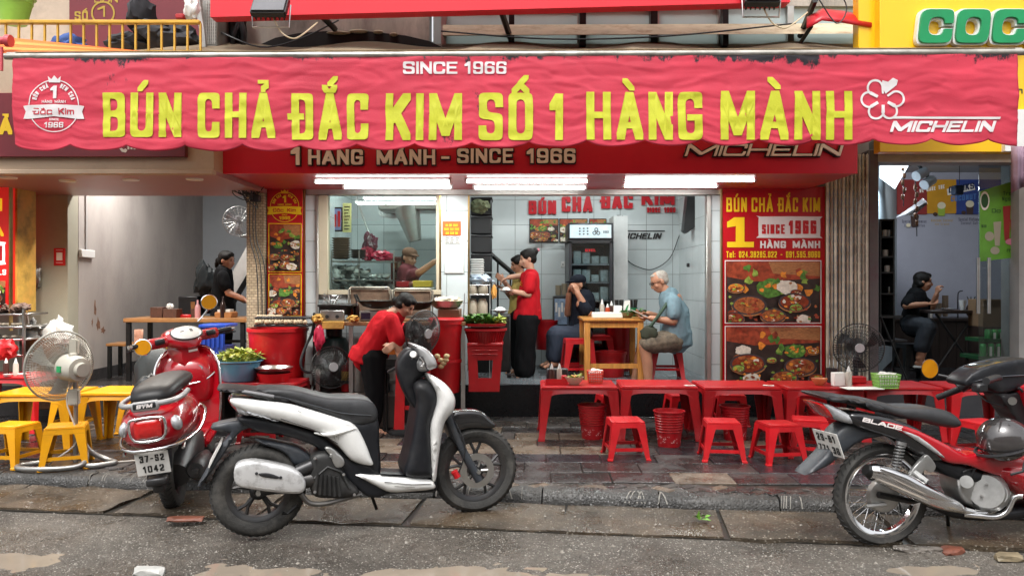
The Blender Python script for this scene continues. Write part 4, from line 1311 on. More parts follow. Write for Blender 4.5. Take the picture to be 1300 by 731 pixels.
# dark crates and railing at the back left
for k in range(4):
 y1=250+k*24+23
 t=thing('black_crate',['topmost black crate of the stack beside the stair rail','second black crate from the top of the stack beside the stair rail','third black crate from the top of the stack behind the foam boxes','lowest black crate in the stack behind the foam boxes'][k],'crate',(P(610,0,9.5).x,9.5,P(0,y1,9.5).z),0,'black crates stacked at the back')
 m=MB();m.pbox(597,y1-21,624,y1,9.3,.35,.01);m.pbox(596,y1-23,625,y1-20,9.29,.37,.006)
 m.build('crate_body',black_pl,t)
part('crate_table',black_met,shop,lambda m:m.pbox(597,346.5,624,480,9.3,.34))
ho=tag(part('vegetable_heap',pm('dry_greens',(.2,.22,.12),.8,var=.5,vs=20),None,lambda m:lumpy(m,P(609,262,9.2),(.11,.1,.08),2,amp=.4,sc=8)),'heap of pale greens in front of the topmost black crate','vegetables')
rl=thing('stair_rail','black sloping stair handrail behind the standing women','railing',(P(640,0,9.9).x,9.9,FL))
part('handrail',black_met,rl,lambda m:m.tube([P(597,300,9.7),P(650,346,9.8),P(653,352,9.8)],.03,8))
part('post',black_met,rl,lambda m:[m.tube([P(x,y,9.78),V((P(x,y,9.78).x,9.78,FL))],.012,8)for x,y in((632,330),(648,345))])
fo=thing('foam_box_stack','tall stack of white foam takeaway boxes left of the women','boxes',tuple(P(607,352,9.0)))
for k in range(7):
 part('foam_box',pm('white_foam',(.7,.7,.67),.6,var=.05),fo,lambda m:m.pbox(597+k%2*.6,349-k*3-2.7,614+k%2*.4,349-k*3,8.9,.2,.01))
 # ------------------------------------------------------------------ left neighbour
lh=thing('bay_house','beige house with an open grey dining bay and round downlights in its soffit','shop house',(-4.4,6.7,0))
XLF=P(272,0,6.7).x
part('fascia',beige,lh,lambda m:(m.b2((-9,6.7,P(0,217,6.7).z),(XLF,7.0,3.4),.006),m.b2((-9,6.66,P(0,222,6.7).z),(XLF,6.75,P(0,216,6.7).z),.006)))
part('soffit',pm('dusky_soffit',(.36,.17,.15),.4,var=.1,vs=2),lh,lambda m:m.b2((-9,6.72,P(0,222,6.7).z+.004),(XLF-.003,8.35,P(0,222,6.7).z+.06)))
dl_m=pm('lit_downlight',(.9,.9,.9),.5,emit=(1,.96,.88),es=9)
for x,y in((10,223.5),(86,227.5),(166,226),(247,225.5)):
 Yd=(2.42-0-CAMH)/((HZ-y)/1000)
 p=P(x,y,Yd);p.z=P(0,222,6.7).z+.004
 part('downlight',white_pl,lh,lambda m:m.lathe([(.045,0),(.075,0),(.07,-.012),(.045,-.008)],Matrix.Translation(p),20))
 lo=part('lens',dl_m,lh,lambda m:m.lathe([(0,-.004),(.046,-.004)],Matrix.Translation(p),20))
 l=bpy.data.lights.new('downlight_beam','SPOT');l.energy=45;l.spot_size=R(140);l.spot_blend=.6;l.shadow_soft_size=.05;l.color=(1,.95,.86)
 o=bpy.data.objects.new('downlight_beam',l);COL.objects.link(o);o.location=p-V((0,0,.03))
XW=P(22,0,8.25).x
part('front_wall',plaster_olive,lh,lambda m:m.b2((-9,8.25,.2),(P(86,0,8.25).x,8.45,3.3)))
XG=P(86,0,8.25).x
part('side_wall',plaster_old,lh,lambda m:m.b2((XG-.2,8.449,.2),(XG+.004,12.3,3.3)))
part('wall_scar',pm('rust_scar',(.2,.1,.06),.9,var=.5,vs=20),lh,lambda m:[m.raw([(XG+.0055+k*.0004,y0+a*math.cos(t*PI/5)*(.7+.3*math.sin(t*3+k)),z0+b*math.sin(t*PI/5)*(.7+.3*math.cos(t*2+k)))for t in range(10)],[list(range(10))])for k,(y0,z0,a,b)in enumerate(((8.85,1.02,.05,.1),(8.78,1.2,.03,.12),(8.95,.95,.06,.05),(8.72,1.05,.02,.06)))])
part('back_wall',plaster_blue,lh,lambda m:m.b2((XG-.2,P(257,0,1).x and XG/((257-650)/1000),.2),(-2.72,XG/((257-650)/1000)+.15,3.3)))
part('party_wall',plaster_blue,lh,lambda m:m.b2((-2.8,8.5,.2),(-2.7,12.3,3.3)))
bl0=thing('ceiling_lamp','ceiling tube lamp of the grey bay behind its beige fascia','lamp',(-3.9,8.9,3.29))
part('housing',white_pl,bl0,lambda m:m.b2((-4.4,8.84,3.24),(-3.4,8.96,3.295),.01))
part('tube',MATS['lit_tube'],bl0,lambda m:m.cyl((-4.36,8.9,3.22),(-3.44,8.9,3.22),.014,n=10))
l=bpy.data.lights.new('bay_light','AREA');l.shape='RECTANGLE';l.size=1;l.size_y=.1;l.energy=33;l.color=(1,.97,.93)
o=bpy.data.objects.new('bay_light',l);COL.objects.link(o);o.parent=bl0;o.location=(0,0,-.12)
part('ceiling',pm('bay_ceiling',(.4,.38,.37),.7),lh,lambda m:m.b2((-9,8.2,3.3),(-2.7,12.4,3.4)))
part('floor',pm('dark_floor',(.05,.045,.045),.25,var=.3),lh,lambda m:(m.b2((-9,8.24,.02),(-2.75,12.4,FL-.02),.01),m.b2((XG,8.5,FL-.019),(XG+.02,11.6,FL+.1))))
part('upper_wall',pm('upper_beige',(.5,.4,.31),.75,dirt=.4),lh,lambda m:m.b2((-9,8.0,3.4),(P(258,0,8).x,8.2,7)))
part('balcony_slab',beige,lh,lambda m:m.b2((-9,7.01,3.3),(P(262,0,6.75).x,8.0,3.39)))
rail=thing('balcony_railing','yellow painted balcony railing with thin upright bars above the awning at left','railing',(-4.2,6.75,3.45))
yr=pm('yellow_rail_paint',(.62,.34,.03),.45,dirt=.5,dirtcol=(.2,.09,.02),ds=8)
part('top_rail',yr,rail,lambda m:(m.pbox(-60,25,253,30,6.75,.05,.008),m.pbox(-60,64,253,66,6.77,.02)))
for k in range(19):
 x=-44+16.5*k
 part('bar',yr,rail,lambda m:m.pbox(x,29.5,x+2.2,66,6.765,.018))
pot=thing('planter','lime green plastic planter standing on the balcony behind the yellow rail','planter',tuple(P(18,28,6.95)))
part('tub',pm('lime_plastic',(.3,.55,.08),.35),pot,lambda m:m.lathe([(.1,-.06),(.155,.17),(.172,.17),(.172,.2),(.15,.2),(.15,.12),(0,.1)],Matrix.Translation(P(18,22,6.95)),28))
mbn=thing('maroon_banner','dark maroon banner with dim yellow characters on the wall behind the balcony','banner',tuple(P(122,70,7.9)))
part('sheet',maroon,mbn,lambda m:m.pbox(88,-30,256,100,7.9,.02))
part('lettering',pm('dim_gold',(.4,.26,.03),.6),mbn,lambda m:(ptext(m,'SỐ',95,15,112,26,7.9,.004,0,.2,.15,.15),ptext(m,'1',124,8,136,22,7.9,.004),ptext(m,'BÚN',120,-6,150,4,7.9,.004),[ppoly(m,q,7.9,.004+rnd.uniform(0,.001))for q in ring(131,17,14,2.2)]))
bits=thing('clothes_heap','dark clothes and boxes piled on the balcony behind the rail','clothes',tuple(P(195,64,7.5)))
part('dark_cloth',pm('dark_cloth',(.03,.03,.035),.9,var=.5,bump=.4,bs=8),bits,lambda m:[lumpy(m,P(x,y,7.5),(rx,.2,rz_),k+2,amp=.4,sc=5)for k,(x,y,rx,rz_)in enumerate(((180,22,.1,.2),(205,44,.22,.12),(225,50,.2,.12),(165,56,.2,.08)))])
part('blue_cloth',pm('blue_cloth',(.05,.1,.3),.9),bits,lambda m:lumpy(m,P(88,56,7.4),(.16,.1,.08),5,amp=.4,sc=5))
part('red_box',red_pl,bits,lambda m:m.pbox(222,17,233,24,6.9,.1,.01))
part('white_bag',pm('white_bag',(.7,.7,.68),.5,bump=.3,bs=12),bits,lambda m:lumpy(m,P(243,10,6.95),(.07,.06,.11),4,amp=.4,sc=5))
ac=thing('air_conditioner','rusty old air conditioner box with a dark cable bunch beside the balcony end','air conditioner',tuple(P(265,66,7.4)))
part('case',pm('grey_case',(.3,.3,.28),.5,dirt=.6),ac,lambda m:m.pbox(252,-20,276,60,7.3,.35,.01))
part('grille',pm('case_grille',(.45,.45,.42),.5),ac,lambda m:[m.pbox(262+k*2.4,2,263.2+k*2.4,56,7.292,.01)for k in range(5)]+[m.pbox(261,4+k*4,274,5+k*4,7.294,.008)for k in range(13)])
part('cover',alu,ac,lambda m:m.tube([P(250,-5,7.2),P(254,20,7.2),P(258,45,7.2),P(260,66,7.2)],[.05,.03,.03,.02],8,smooth=3))
cbn=thing('cable_bundle','thick dark tangle of cables hanging on the upper wall beside the balcony','cables',tuple(P(306,60,7.6)))
def bundle(m):
 r=random.Random(4)
 for k in range(14):
  x=300+r.uniform(-6,10)
  m.tube([P(x+r.uniform(-4,4),-20,7.62+r.uniform(-.06,.06)),P(x+r.uniform(-5,5),20,7.6+r.uniform(-.08,.06)),P(x+r.uniform(-5,5),48,7.6+r.uniform(-.08,.06)),P(x+r.uniform(-8,8),72,7.6)],r.uniform(.012,.03),6,smooth=4)
part('cable',black_pl,cbn,bundle)
# the neighbour's maroon sign, half hidden behind the awning
sg=board('shop_sign','maroon sign with a phone number, half hidden behind the left awning end','sign',-90,118,235,199,6.64,maroon,.06)
part('sign_lettering',gold_print,sg,lambda m:(ptext(m,'Ả',-1,150,16,171,6.64,.004,0,.24,.2,.1),))
part('phone_lettering',pm('pale_print',(.6,.5,.42),.5),sg,lambda m:(ptext(m,'032 687 8797',162,181.5,207,190,6.64,.004,0,.16,.15,.16),ppoly(m,[(150,183),(153,181),(155,184),(154,187),(157,190),(160,189),(162,191),(160,194),(155,193),(151,188)],6.64,.004)))
oa=thing('orange_awning','rolled orange striped awning at the left edge above the big awning bar','awning',tuple(P(60,66,6.1)))
mb=MB()
for k in range(5):
 mb.m=k%2
 a0,a1=k/5,(k+1)/5
 mb.loft([[P(-80,fr(47,68,a0),fr(6.25,5.9,a0)),P(-80,fr(47,68,a1),fr(6.25,5.9,a1))],[P(12,fr(48,68,a0),fr(6.25,5.9,a0)),P(12,fr(48,68,a1),fr(6.25,5.9,a1))],[P(180,fr(65,68,a0),fr(6.25,5.9,a0)),P(180,fr(65,68,a1),fr(6.25,5.9,a1))]],False,False)
o=mb.build('canvas',[pm('orange_canvas',(.75,.16,.02),.7),pm('orange_canvas_pale',(.8,.3,.06),.7)],oa);o.modifiers.new('t','SOLIDIFY').thickness=.004
part('roller',pm('pink_red_paint',(.6,.08,.1),.4),oa,lambda m:(m.tube([P(-60,52,5.9),P(8,52,5.9)],.028,12),m.tube([P(8,52,5.9),P(14,52.5,5.9)],.045,14),m.tube([P(2,60,5.9),P(2,90,5.9)],.012,8)))
# light box at the left edge, shelves, bags
lb=board('light_box','red glowing menu light box at the left edge of the photo','sign',-70,236,11,390,7.6,pm('lightbox_red',(.6,.01,.01),.35,emit=(1,.03,.02),es=.15),.35)
part('lettering',pm('lightbox_yellow',(.85,.5,.01),.4,emit=(1,.6,.02),es=.3),lb,lambda m:(ptext(m,'BI',-14,252,3,268,7.6,.004,0,.3,.25,.1),ptext(m,'CHA',-40,286,5,300,7.6,.004,0,.25,.2,.12)))
part('white_panel',pm('lightbox_white',(.8,.78,.76),.4,emit=(1,.95,.93),es=.3),lb,lambda m:(ppoly(m,sm([(-40,308),(4,307),(6.5,311),(6.5,332),(4,336),(-40,336)],2),7.6,.004),ptext(m,'ROLLS',-18,342,8,349,7.6,.004,0,.2,.18,.14)))
part('digit',red_print,lb,lambda m:ptext(m,'N 1',-24,312,4,331,7.6,.006,0,.24,.2,.12))
food_print('food_photo',lb,-30,356,8,388,7.6,31)
part('trim',brass,lb,lambda m:(m.pbox(11.2,236,13,420,7.59,.04),))
part('side_panel',pm('golden_side',(.5,.3,.06),.45,var=.5,vs=6,dirt=.5,dirtcol=(.35,.05,.02)),lb,lambda m:m.pbox(13.2,236,22,396,7.7,.3))
part('post',alu,lb,lambda m:m.pbox(22.5,232,24.5,450,7.75,.04))
fs=thing('food_shelf','metal shelf rack with trays of pale dough and leaves at the left edge','shelf',(P(5,0,7.7).x,7.7,.1))
part('rack',steel,fs,lambda m:([m.pbox(-60,y,30,y+2.5,7.55,.4,.004)for y in(398,414,430,450)],[m.pbox(x,392,x+2,520,7.55,.03)for x in(-30,28)],[m.pbox(x,392,x+2,520,7.9,.03)for x in(-30,28)]))
part('dough',pm('pale_dough',(.5,.42,.32),.7,var=.15),fs,lambda m:[m.sph(P(-4+k*5.5,427.3,7.62+(k%2)*.1),(.03,.03,.018),10)for k in range(6)]+[m.sph(P(k*6,411.5,7.62),(.035,.03,.018),10)for k in range(5)])
part('leaf_bundle',pm('dull_leaf',(.16,.1,.08),.6,var=.6,vs=14,bump=.4,bs=20),fs,lambda m:[lumpy(m,P(2+k*9,393-k%2*3,7.65),(.06,.08,.04),k+4,amp=.5,sc=6)for k in range(4)])
part('red_bag',red_pl,fs,lambda m:lumpy(m,P(5,444,7.45),(.12,.08,.1),7,amp=.35,sc=5))
gb=thing('hanging_bag','crumpled silver grey bag hanging on the olive wall near the light box','bag',tuple(P(36,352,8.2)))
part('bag',pm('silver_bag',(.2,.2,.19),.3,.5,var=.4,vs=8,bump=.6,bs=14),gb,lambda m:lumpy(m,P(36,351,8.17),(.12,.07,.15),3,amp=.5,sc=6))
yb=thing('hanging_bag','yellow plastic bag hanging below the silver bag on the olive wall','bag',tuple(P(32,382,8.2)))
part('bag',pm('yellow_bag',(.5,.42,.03),.35,var=.2,bump=.5,bs=14),yb,lambda m:lumpy(m,P(32,382,8.17),(.055,.05,.12),6,amp=.4,sc=5))
part('string',paper,yb,lambda m:m.tube([P(34,392,8.15),P(37,415,8.12)],.006,6))
qr=board('payment_card','small red payment sign with a white square taped on the olive wall','sign',68,315,82.5,337,8.235,red_print,.012)
part('white_square',paper,qr,lambda m:m.pbox(71.5,320.5,79,330.5,8.232,.004))
part('print_line',pm('pink_print',(.7,.4,.4),.5),qr,lambda m:(m.pbox(71,317,79.5,318,8.233,.002),m.pbox(71,333,79.5,334,8.233,.002)))
so=thing('wall_socket','white twin socket with a conduit rising above it on the grey side wall','socket',tuple(P(97,322,8.6)))
ys_=XG/((97-650)/1000)
part('plate',white_pl,so,lambda m:m.b2((XG+.004,8.45,P(0,327,8.55).z),(XG+.04,8.72,P(0,317,8.55).z),.006))
part('conduit',pm('grey_conduit',(.4,.39,.38),.6),so,lambda m:m.b2((XG+.004,8.57,P(0,317,8.55).z),(XG+.02,8.59,3.2)))
bk=thing('wicker_basket','brown basket holding white plastic bags behind the beige fan','basket',tuple(P(58,470,8.0)))
part('basket',pm('wicker',(.2,.1,.05),.7,var=.3,vs=20,bump=.4,bs=30),bk,lambda m:(m.lathe([(.17,0),(.21,.2),(.225,.2),(.225,.22),(.19,.22),(.16,.04),(0,.04)],Matrix.Translation(P(57,455,8.0)),24),m.pbox(32,455,84,520,7.85,.3,.01)))
for k,(x,y,rx,rz_,lab)in enumerate(((46,428,.15,.12,'knotted white plastic bag on the left in the brown basket'),(72,425,.17,.14,'taller white plastic bag on the right in the brown basket'))):
 t=thing('plastic_bag',lab,'bag',tuple(P(x,440,8)))
 part('bag',pm('white_poly_bag',(.66,.66,.64),.28,var=.1,bump=.5,bs=10,spec=.6),t,lambda m:lumpy(m,P(x,y,8),(rx,.13,rz_),11+k,amp=.35,sc=6))
 part('knot',MATS['white_poly_bag'],t,lambda m:lumpy(m,P(x-4+k*8,y-16,8),(.03,.03,.06),5+k,amp=.5,sc=5))
 # wooden table and bench in the left bay
tb=thing('wooden_table','long wooden top table on black steel legs in the grey bay','table',(P(240,0,8.6).x,8.6,FL))
a=P(156,404,8.45);b=P(330,400,8.45)
part('tabletop',wood_m,tb,lambda m:m.b2((a.x,8.45,a.z-.045),(b.x-.1,9.05,a.z),.006))
for x,y in((a.x+.04,8.5),(a.x+.04,9.0),(b.x-.2,8.5),(b.x-.2,9.0)):
 part('leg',black_met,tb,lambda m:m.b2((x-.022,y-.022,FL),(x+.022,y+.022,a.z-.046)))
part('stretcher',black_met,tb,lambda m:m.b2((a.x+.06,8.99,a.z-.3),(b.x-.22,9.02,a.z-.27)))
bn=thing('bench','low wooden bench with black legs at the left end of the wooden table','bench',(P(145,0,8.8).x,8.8,FL))
a2=P(134,436,8.7)
part('seat',wood_m,bn,lambda m:m.b2((a2.x,8.7,a2.z-.03),(a2.x+.9,9.0,a2.z),.005))
for x,y in((a2.x+.03,8.73),(a2.x+.03,8.97),(a2.x+.86,8.73),(a2.x+.86,8.97)):
 part('leg',black_met,bn,lambda m:m.b2((x-.018,y-.018,FL),(x+.018,y+.018,a2.z-.031)))
tz=a.z
wk=pm('brown_wicker_box',(.09,.035,.02),.6,var=.3,vs=40,bump=.4,bs=60)
nb=thing('napkin_box','brown woven box with a white napkin on the wooden table','box',tuple(P(207,404,8.6)))
part('box',wk,nb,lambda m:(m.pbox(190.5,390,206,403.5,8.58,.14,.005),m.pbox(206.5,392,224,403.5,8.56,.16,.005)))
part('napkin',paper,nb,lambda m:lumpy(m,P(216,389,8.62),(.035,.03,.03),3,amp=.5,sc=5))
def bottle(mb,c,r,h,neck=.35):
 mb.lathe([(0,0),(r*.95,0),(r,h*.04),(r,h*.55),(r*.8,h*.68),(r*neck,h*.8),(r*neck,h*.97),(r*neck*.8,h),(0,h)],Matrix.Translation(c),16)
chili=pm('chili_sauce',(.45,.06,.02),.25);pinkb=pm('pink_bottle',(.6,.3,.32),.3);dkb=pm('dark_sauce',(.03,.012,.01),.15)
for x,y,h,r,m_,lab in((251,404,.2,.03,pinkb,'pink squeeze bottle on the wooden table'),(305-22,404,.24,.03,dkb,'dark soy bottle with red cap on the wooden table near the woman in black')):
 mb=MB();bottle(mb,V(),r,h);o=mb.build('sauce_bottle',m_,None);o.location=P(x,y,8.6);tag(o,lab,'bottle')
ch=thing('chopstick_holder','brown holder full of chopsticks on the wooden table','holder',tuple(P(245,404,8.7)))
part('cup',wk,ch,lambda m:m.pbox(242,392,248,404,8.68,.06))
part('chopsticks',wood_m,ch,lambda m:[m.cyl(P(243+k,395,8.7),P(242.5+k*1.1,383,8.7),.004,n=6)for k in range(5)])
bb=thing('bread_basket','low orange basket with paper on the wooden table by the mirror','basket',tuple(P(288,404,8.6)))
part('basket',pm('orange_wicker',(.4,.17,.05),.6,bump=.3),bb,lambda m:m.pbox(272,396,294,404,8.58,.2,.01))
part('paper',paper,bb,lambda m:m.pbox(276,393,292,396,8.6,.12))
tr_=thing('red_tub','small red tub on the wooden table near the chopsticks','tub',tuple(P(230,404,8.7)))
part('tub',red_pl,tr_,lambda m:m.pbox(224.5,399.5,242,404,8.66,.15,.006))
wf=thing('wall_fan','grey wall fan mounted high above the woman in black','fan',tuple(P(303,281,9.2)))
def cage(m,C,ax,Rr,dep,nr=26,nc=6,rw=.0022,rim=.006):
 """wire fan guard: radial wires front and back, rings and a rim"""
 M=axis_m(C,ax)
 for k in range(nr):
  a=2*PI*k/nr
  m.tube([M@V((Rr*.16*math.cos(a),Rr*.16*math.sin(a),dep*.5)),M@V((Rr*.7*math.cos(a+.08),Rr*.7*math.sin(a+.08),dep*.42)),M@V((Rr*math.cos(a+.12),Rr*math.sin(a+.12),0))],rw,4,caps=False)
  m.tube([M@V((Rr*.2*math.cos(a),Rr*.2*math.sin(a),-dep*.6)),M@V((Rr*.75*math.cos(a),Rr*.75*math.sin(a),-dep*.45)),M@V((Rr*math.cos(a),Rr*math.sin(a),0))],rw,4,caps=False)
 for q in range(1,nc):
  t=q/nc
  for s_ in(.5,-.6):
   m.tube([M@V((Rr*t*math.cos(k*PI/16),Rr*t*math.sin(k*PI/16),dep*s_*(1-t**3)))for k in range(32)],rw,4,True)
 m.tube([M@V((Rr*math.cos(k*PI/20),Rr*math.sin(k*PI/20),0))for k in range(40)],rim,6,True)
def blades(m,C,ax,Rr,n=3):
 M=axis_m(C,ax)
 for k in range(n):
  a0=2*PI*k/n
  rows=[]
  for i in range(7):
   t=.14+.78*i/6
   wdt=(.25+.75*math.sin(min(1,t*1.25)*PI*.5))*.62
   rows.append([M@V((Rr*t*math.cos(a0+(s_-.3)*wdt+t*.5),Rr*t*math.sin(a0+(s_-.3)*wdt+t*.5),.045*(s_-.5)*(1.2-t)))for s_ in(0,.25,.5,.75,1)])
  m.loft(rows,False,False)
  m.loft([[p+(M.to_3x3()@V((0,0,.004)))for p in r__]for r__ in rows],False,False)
fg_m=pm('grey_wire',(.4,.4,.39),.4,.6)
C_=P(303,281,9.0);ax=V((.35,-.9,-.2))
part('guard',fg_m,wf,lambda m:cage(m,C_,ax,.17,.12,20,5,.002,.005))
part('blade',pm('smoke_blade',(.3,.3,.32),.3),wf,lambda m:blades(m,C_,ax,.16))
part('motor',pm('grey_motor',(.3,.3,.3),.45),wf,lambda m:m.tube([C_-ax*.05,C_-ax*.2],[.05,.04],14))
part('bracket',MATS['grey_motor'],wf,lambda m:m.tube([C_-ax*.15,C_-ax*.15+V((.0,.1,-.18)),V((-2.8,C_.y+.3,C_.z-.2))],.02,8))
st=thing('stair_board','pale slanted stair side board behind the woman in black','stair',tuple(P(308,350,9.4)))
part('board',pm('pale_board',(.55,.53,.5),.6),st,lambda m:m.prism([(286,362),(318,304),(318,345),(292,384)],lambda x,y,d:P(x,y,9.6)+V((0,d,0)),.05))
part('stringer',black_met,st,lambda m:m.prism([(292,384),(318,340),(318,352),(298,386)],lambda x,y,d:P(x,y,9.55)+V((0,d,0)),.03))
bbag=thing('black_bag','big black bag hanging on the wall behind the woman in black','bag',tuple(P(262,350,9.3)))
part('bag',pm('black_nylon',(.015,.02,.022),.45,var=.4,bump=.4,bs=12),bbag,lambda m:(lumpy(m,P(261,357,9.6),(.12,.1,.21),3,amp=.5,sc=6),m.pbox(256,360,290,398,9.7,.3,.03)))
el=thing('black_box','black appliance box at the back corner of the grey bay behind the wooden table','box',tuple(P(236,400,9.4)))
part('case',black_pl,el,lambda m:m.pbox(226,376,250,403,9.5,.25,.01))
rag=thing('cloth_rag','pinkish cloth hanging from the stretcher under the wooden table','cloth',tuple(P(176,430,8.4)))
part('rag',pm('salmon_rag',(.5,.26,.18),.9,var=.2,bump=.4),rag,lambda m:m.loft([[P(x_+wv*(.6+.4*t),y_,8.42+.02*math.sin(x_*2+t*3))for x_,wv in((171,0),(173,0),(176,0),(179,0),(181,0))]for t,y_ in((0,418),(.4,426),(.8,434),(1,440))],False,False))
rag.children[0].modifiers.new('t','SOLIDIFY').thickness=.008
wires=thing('wire_tangle','tangle of thin black wires drooping over the mosaic pillar','wires',tuple(P(318,240,7.6)))
def wt_(m):
 r=random.Random(9)
 for k in range(12):
  x=300+r.uniform(0,22)
  m.tube([P(x,228,7.9),P(x+r.uniform(-14,10),238+r.uniform(0,10),7.85),P(x+r.uniform(-6,14),250+r.uniform(-4,14),7.95),P(x+r.uniform(0,18),236,7.95)],.005,5,smooth=5)
 for x0,x1 in((318,326),(322,331),(325,336)):
  m.tube([P(x0,245,7.98),P(fr(x0,x1,.3)-3,300,8.03),P(x1,340,8.03),P(x1+2,410,8.03)],.006,5,smooth=5)
part('wire',black_pl,wires,wt_)
jb=part('junction_box',black_pl,wires,lambda m:m.pbox(317,247,329,256,7.94,.08,.008))
# ------------------------------------------------------------------ upper signs and lamps
us=thing('upper_sign','bright red sign box above the shop, its lower edge over the awning','sign',(0,7.0,3.86))
p0=P(267,22,7.0);p1=P(1003,3,6.78)
def us_(m):
 m.loft([[p0,p0+V((0,.14,0)),p0+V((0,.14,1.6)),p0+V((0,0,1.6))],[p1,p1+V((0,.14,0)),p1+V((0,.14,1.6)),p1+V((0,0,1.6))]])
part('box',pm('bright_red_sheet',(.68,.015,.03),.4,var=.05),us,us_)
part('bracket',black_met,us,lambda m:[m.tube([P(x0,y0,7.05),P(x1,y1,7.7)],.03,6)for x0,y0,x1,y1 in((403,15,425,37),(636,14,650,55),(1035,0,1016,46))])
for x,y,lab in((343,9,'dark floodlight with a wire stay under the red sign, left of centre'),(965,-4,'dark floodlight under the red sign at its right end')):
 t=thing('floodlight',lab,'floodlight',tuple(P(x,y,6.75)))
 M=Matrix.Translation(P(x,y,6.7))@Matrix.Rotation(R(-35),4,'X')
 part('case',black_met,t,lambda m:(m.box(M@V((0,0,0)),(.3,.07,.22),M.to_3x3().to_4x4(),.012,2),[m.box(M@V((-.12+.04*k,.05,0)),(.008,.04,.18),M.to_3x3().to_4x4())for k in range(7)]))
 part('lens',pm('flood_lens',(.12,.12,.13),.2),t,lambda m:m.box(M@V((0,-.037,0)),(.27,.006,.19),M.to_3x3().to_4x4()))
 part('bracket',steel,t,lambda m:m.tube([P(x-23,y,6.72),P(x-22,y+26,6.68),P(x+24,y+26,6.68),P(x+26,y-2,6.72)],.008,6))
 part('lead',pm('cream_wire',(.55,.45,.3),.6),t,lambda m:m.tube([P(x+4,y+14,6.72),P(x+14,y+32,6.7),P(x+28,y+40,6.72),P(x+40,y+36,6.8),P(x+60,y+20,7.0)],.007,5,smooth=4))
rc=thing('red_canopy','small red curved metal canopy under the yellow sign corner','canopy',tuple(P(1060,28,7.2)))
part('sheet',pm('red_sheet',(.5,.01,.02),.35),rc,lambda m:m.loft([[P(x,y+q[0],7.2+q[1])for q in((0,0),(3,-.12),(9,-.2),(14,-.22))]for x,y in((1024,22),(1044,11),(1070,14),(1107,20))],False,False))
rc.children[0].modifiers.new('t','SOLIDIFY').thickness=.015
part('stay',black_met,rc,lambda m:(m.tube([P(1030,34,7.2),P(1016,55,7.5)],.02,6),m.tube([P(1092,30,7.2),P(1100,52,7.3),P(1088,62,7.5)],.012,6)))
# ------------------------------------------------------------------ right neighbour: coconut cafe
rh=thing('cafe_house','house with a dim open cafe behind a dark pillar and folding gate','shop house',(4.6,8.2,0))
xL=P(1115,0,8.2).x;xR=P(1286,0,8.2).x
part('pillar',pm('dark_pillar',(.12,.1,.1),.6,dirt=.7,dirtcol=(.12,.02,.05),ds=4),rh,lambda m:(m.pbox(1103,190,1116,500,8.05,.3,.01),))
part('right_wall',pm('grey_right_wall',(.3,.29,.28),.6),rh,lambda m:m.b2((xR,8.1,.1),(9,8.4,3.0)))
part('upper_wall',plaster_old,rh,lambda m:m.b2((3.74,8.05,2.72),(9,8.3,7)))
part('header',pm('grey_header',(.28,.32,.3),.4,.3),rh,lambda m:(m.b2((xL-.1,8.06,P(0,207,8.2).z),(xR+.3,8.2,P(0,197,8.2).z),.006),m.b2((xL-.1,8.0,P(0,196,8.2).z),(xR+.3,8.2,2.95),.006)))
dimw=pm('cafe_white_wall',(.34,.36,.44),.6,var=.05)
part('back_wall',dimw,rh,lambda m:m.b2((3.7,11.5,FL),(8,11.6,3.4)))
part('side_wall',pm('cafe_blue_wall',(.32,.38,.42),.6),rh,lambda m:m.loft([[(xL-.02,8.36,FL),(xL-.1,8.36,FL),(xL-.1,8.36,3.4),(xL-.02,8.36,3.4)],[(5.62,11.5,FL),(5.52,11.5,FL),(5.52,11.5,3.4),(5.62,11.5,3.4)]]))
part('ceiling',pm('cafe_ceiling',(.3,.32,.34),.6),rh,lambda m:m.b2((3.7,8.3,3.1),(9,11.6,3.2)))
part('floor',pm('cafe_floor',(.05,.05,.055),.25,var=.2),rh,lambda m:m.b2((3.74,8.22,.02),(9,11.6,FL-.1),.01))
cl_=thing('ceiling_panel','cold white ceiling panel light in the upper left corner of the cafe','lamp',tuple(P(1128,222,8.6)))
part('panel',pm('cold_panel',(.9,.95,1),.5,emit=(.75,.9,1),es=2.2),cl_,lambda m:m.raw([P(1117,206,8.4),P(1156,206,8.5),P(1136,240,9.6),P(1117,226,8.6)],[[0,1,2,3]]))
l=bpy.data.lights.new('panel_light','AREA');l.size=.4;l.energy=8;l.color=(.8,.92,1)
o=bpy.data.objects.new('panel_light',l);COL.objects.link(o);o.parent=cl_;o.location=(.35,.4,-.1)
cn=thing('cafe_counter','dark wooden service counter at the back of the dim cafe','counter',(P(1200,0,10.8).x,10.8,FL-.1))
dkw=pm('dark_wood',(.035,.02,.015),.45,var=.4,vs=4,stretch=(12,1,1))
part('front',dkw,cn,lambda m:[m.b2((4.9+.12*k,10.8,FL-.1),(5.014+.12*k,10.84,P(0,408,10.8).z))for k in range(22)])
part('top',dkw,cn,lambda m:m.b2((4.85,10.75,P(0,408,10.8).z),(7.6,11.3,P(0,404,10.8).z),.01))
mbd=thing('menu_board','three colour menu board with white headline on the back wall of the cafe','menu board',tuple(P(1195,272,11.45)))
Ym=11.45
for x0,x1,mm_ in((1139,1177,pm('board_red',(.25,.03,.03),.5)),(1177,1214,pm('board_orange',(.55,.28,.02),.5)),(1214,1300,pm('board_blue',(.03,.06,.25),.5))):
 part('colour_panel',mm_,mbd,lambda m:m.pbox(x0,228,x1,272-(x0==1177)*1,Ym,.03))
part('label_box',paper,mbd,lambda m:m.prism([(1202,240),(1236,233),(1238,241),(1203,248)],lambda x,y,d:P(x,y,Ym-.004)+V((0,-d,0)),.003))
part('headline',paper,mbd,lambda m:ptext(m,'WE MAKE THE',1167,240,1199,245,Ym,.004,0,.2,.18,.16,tilt=.18))
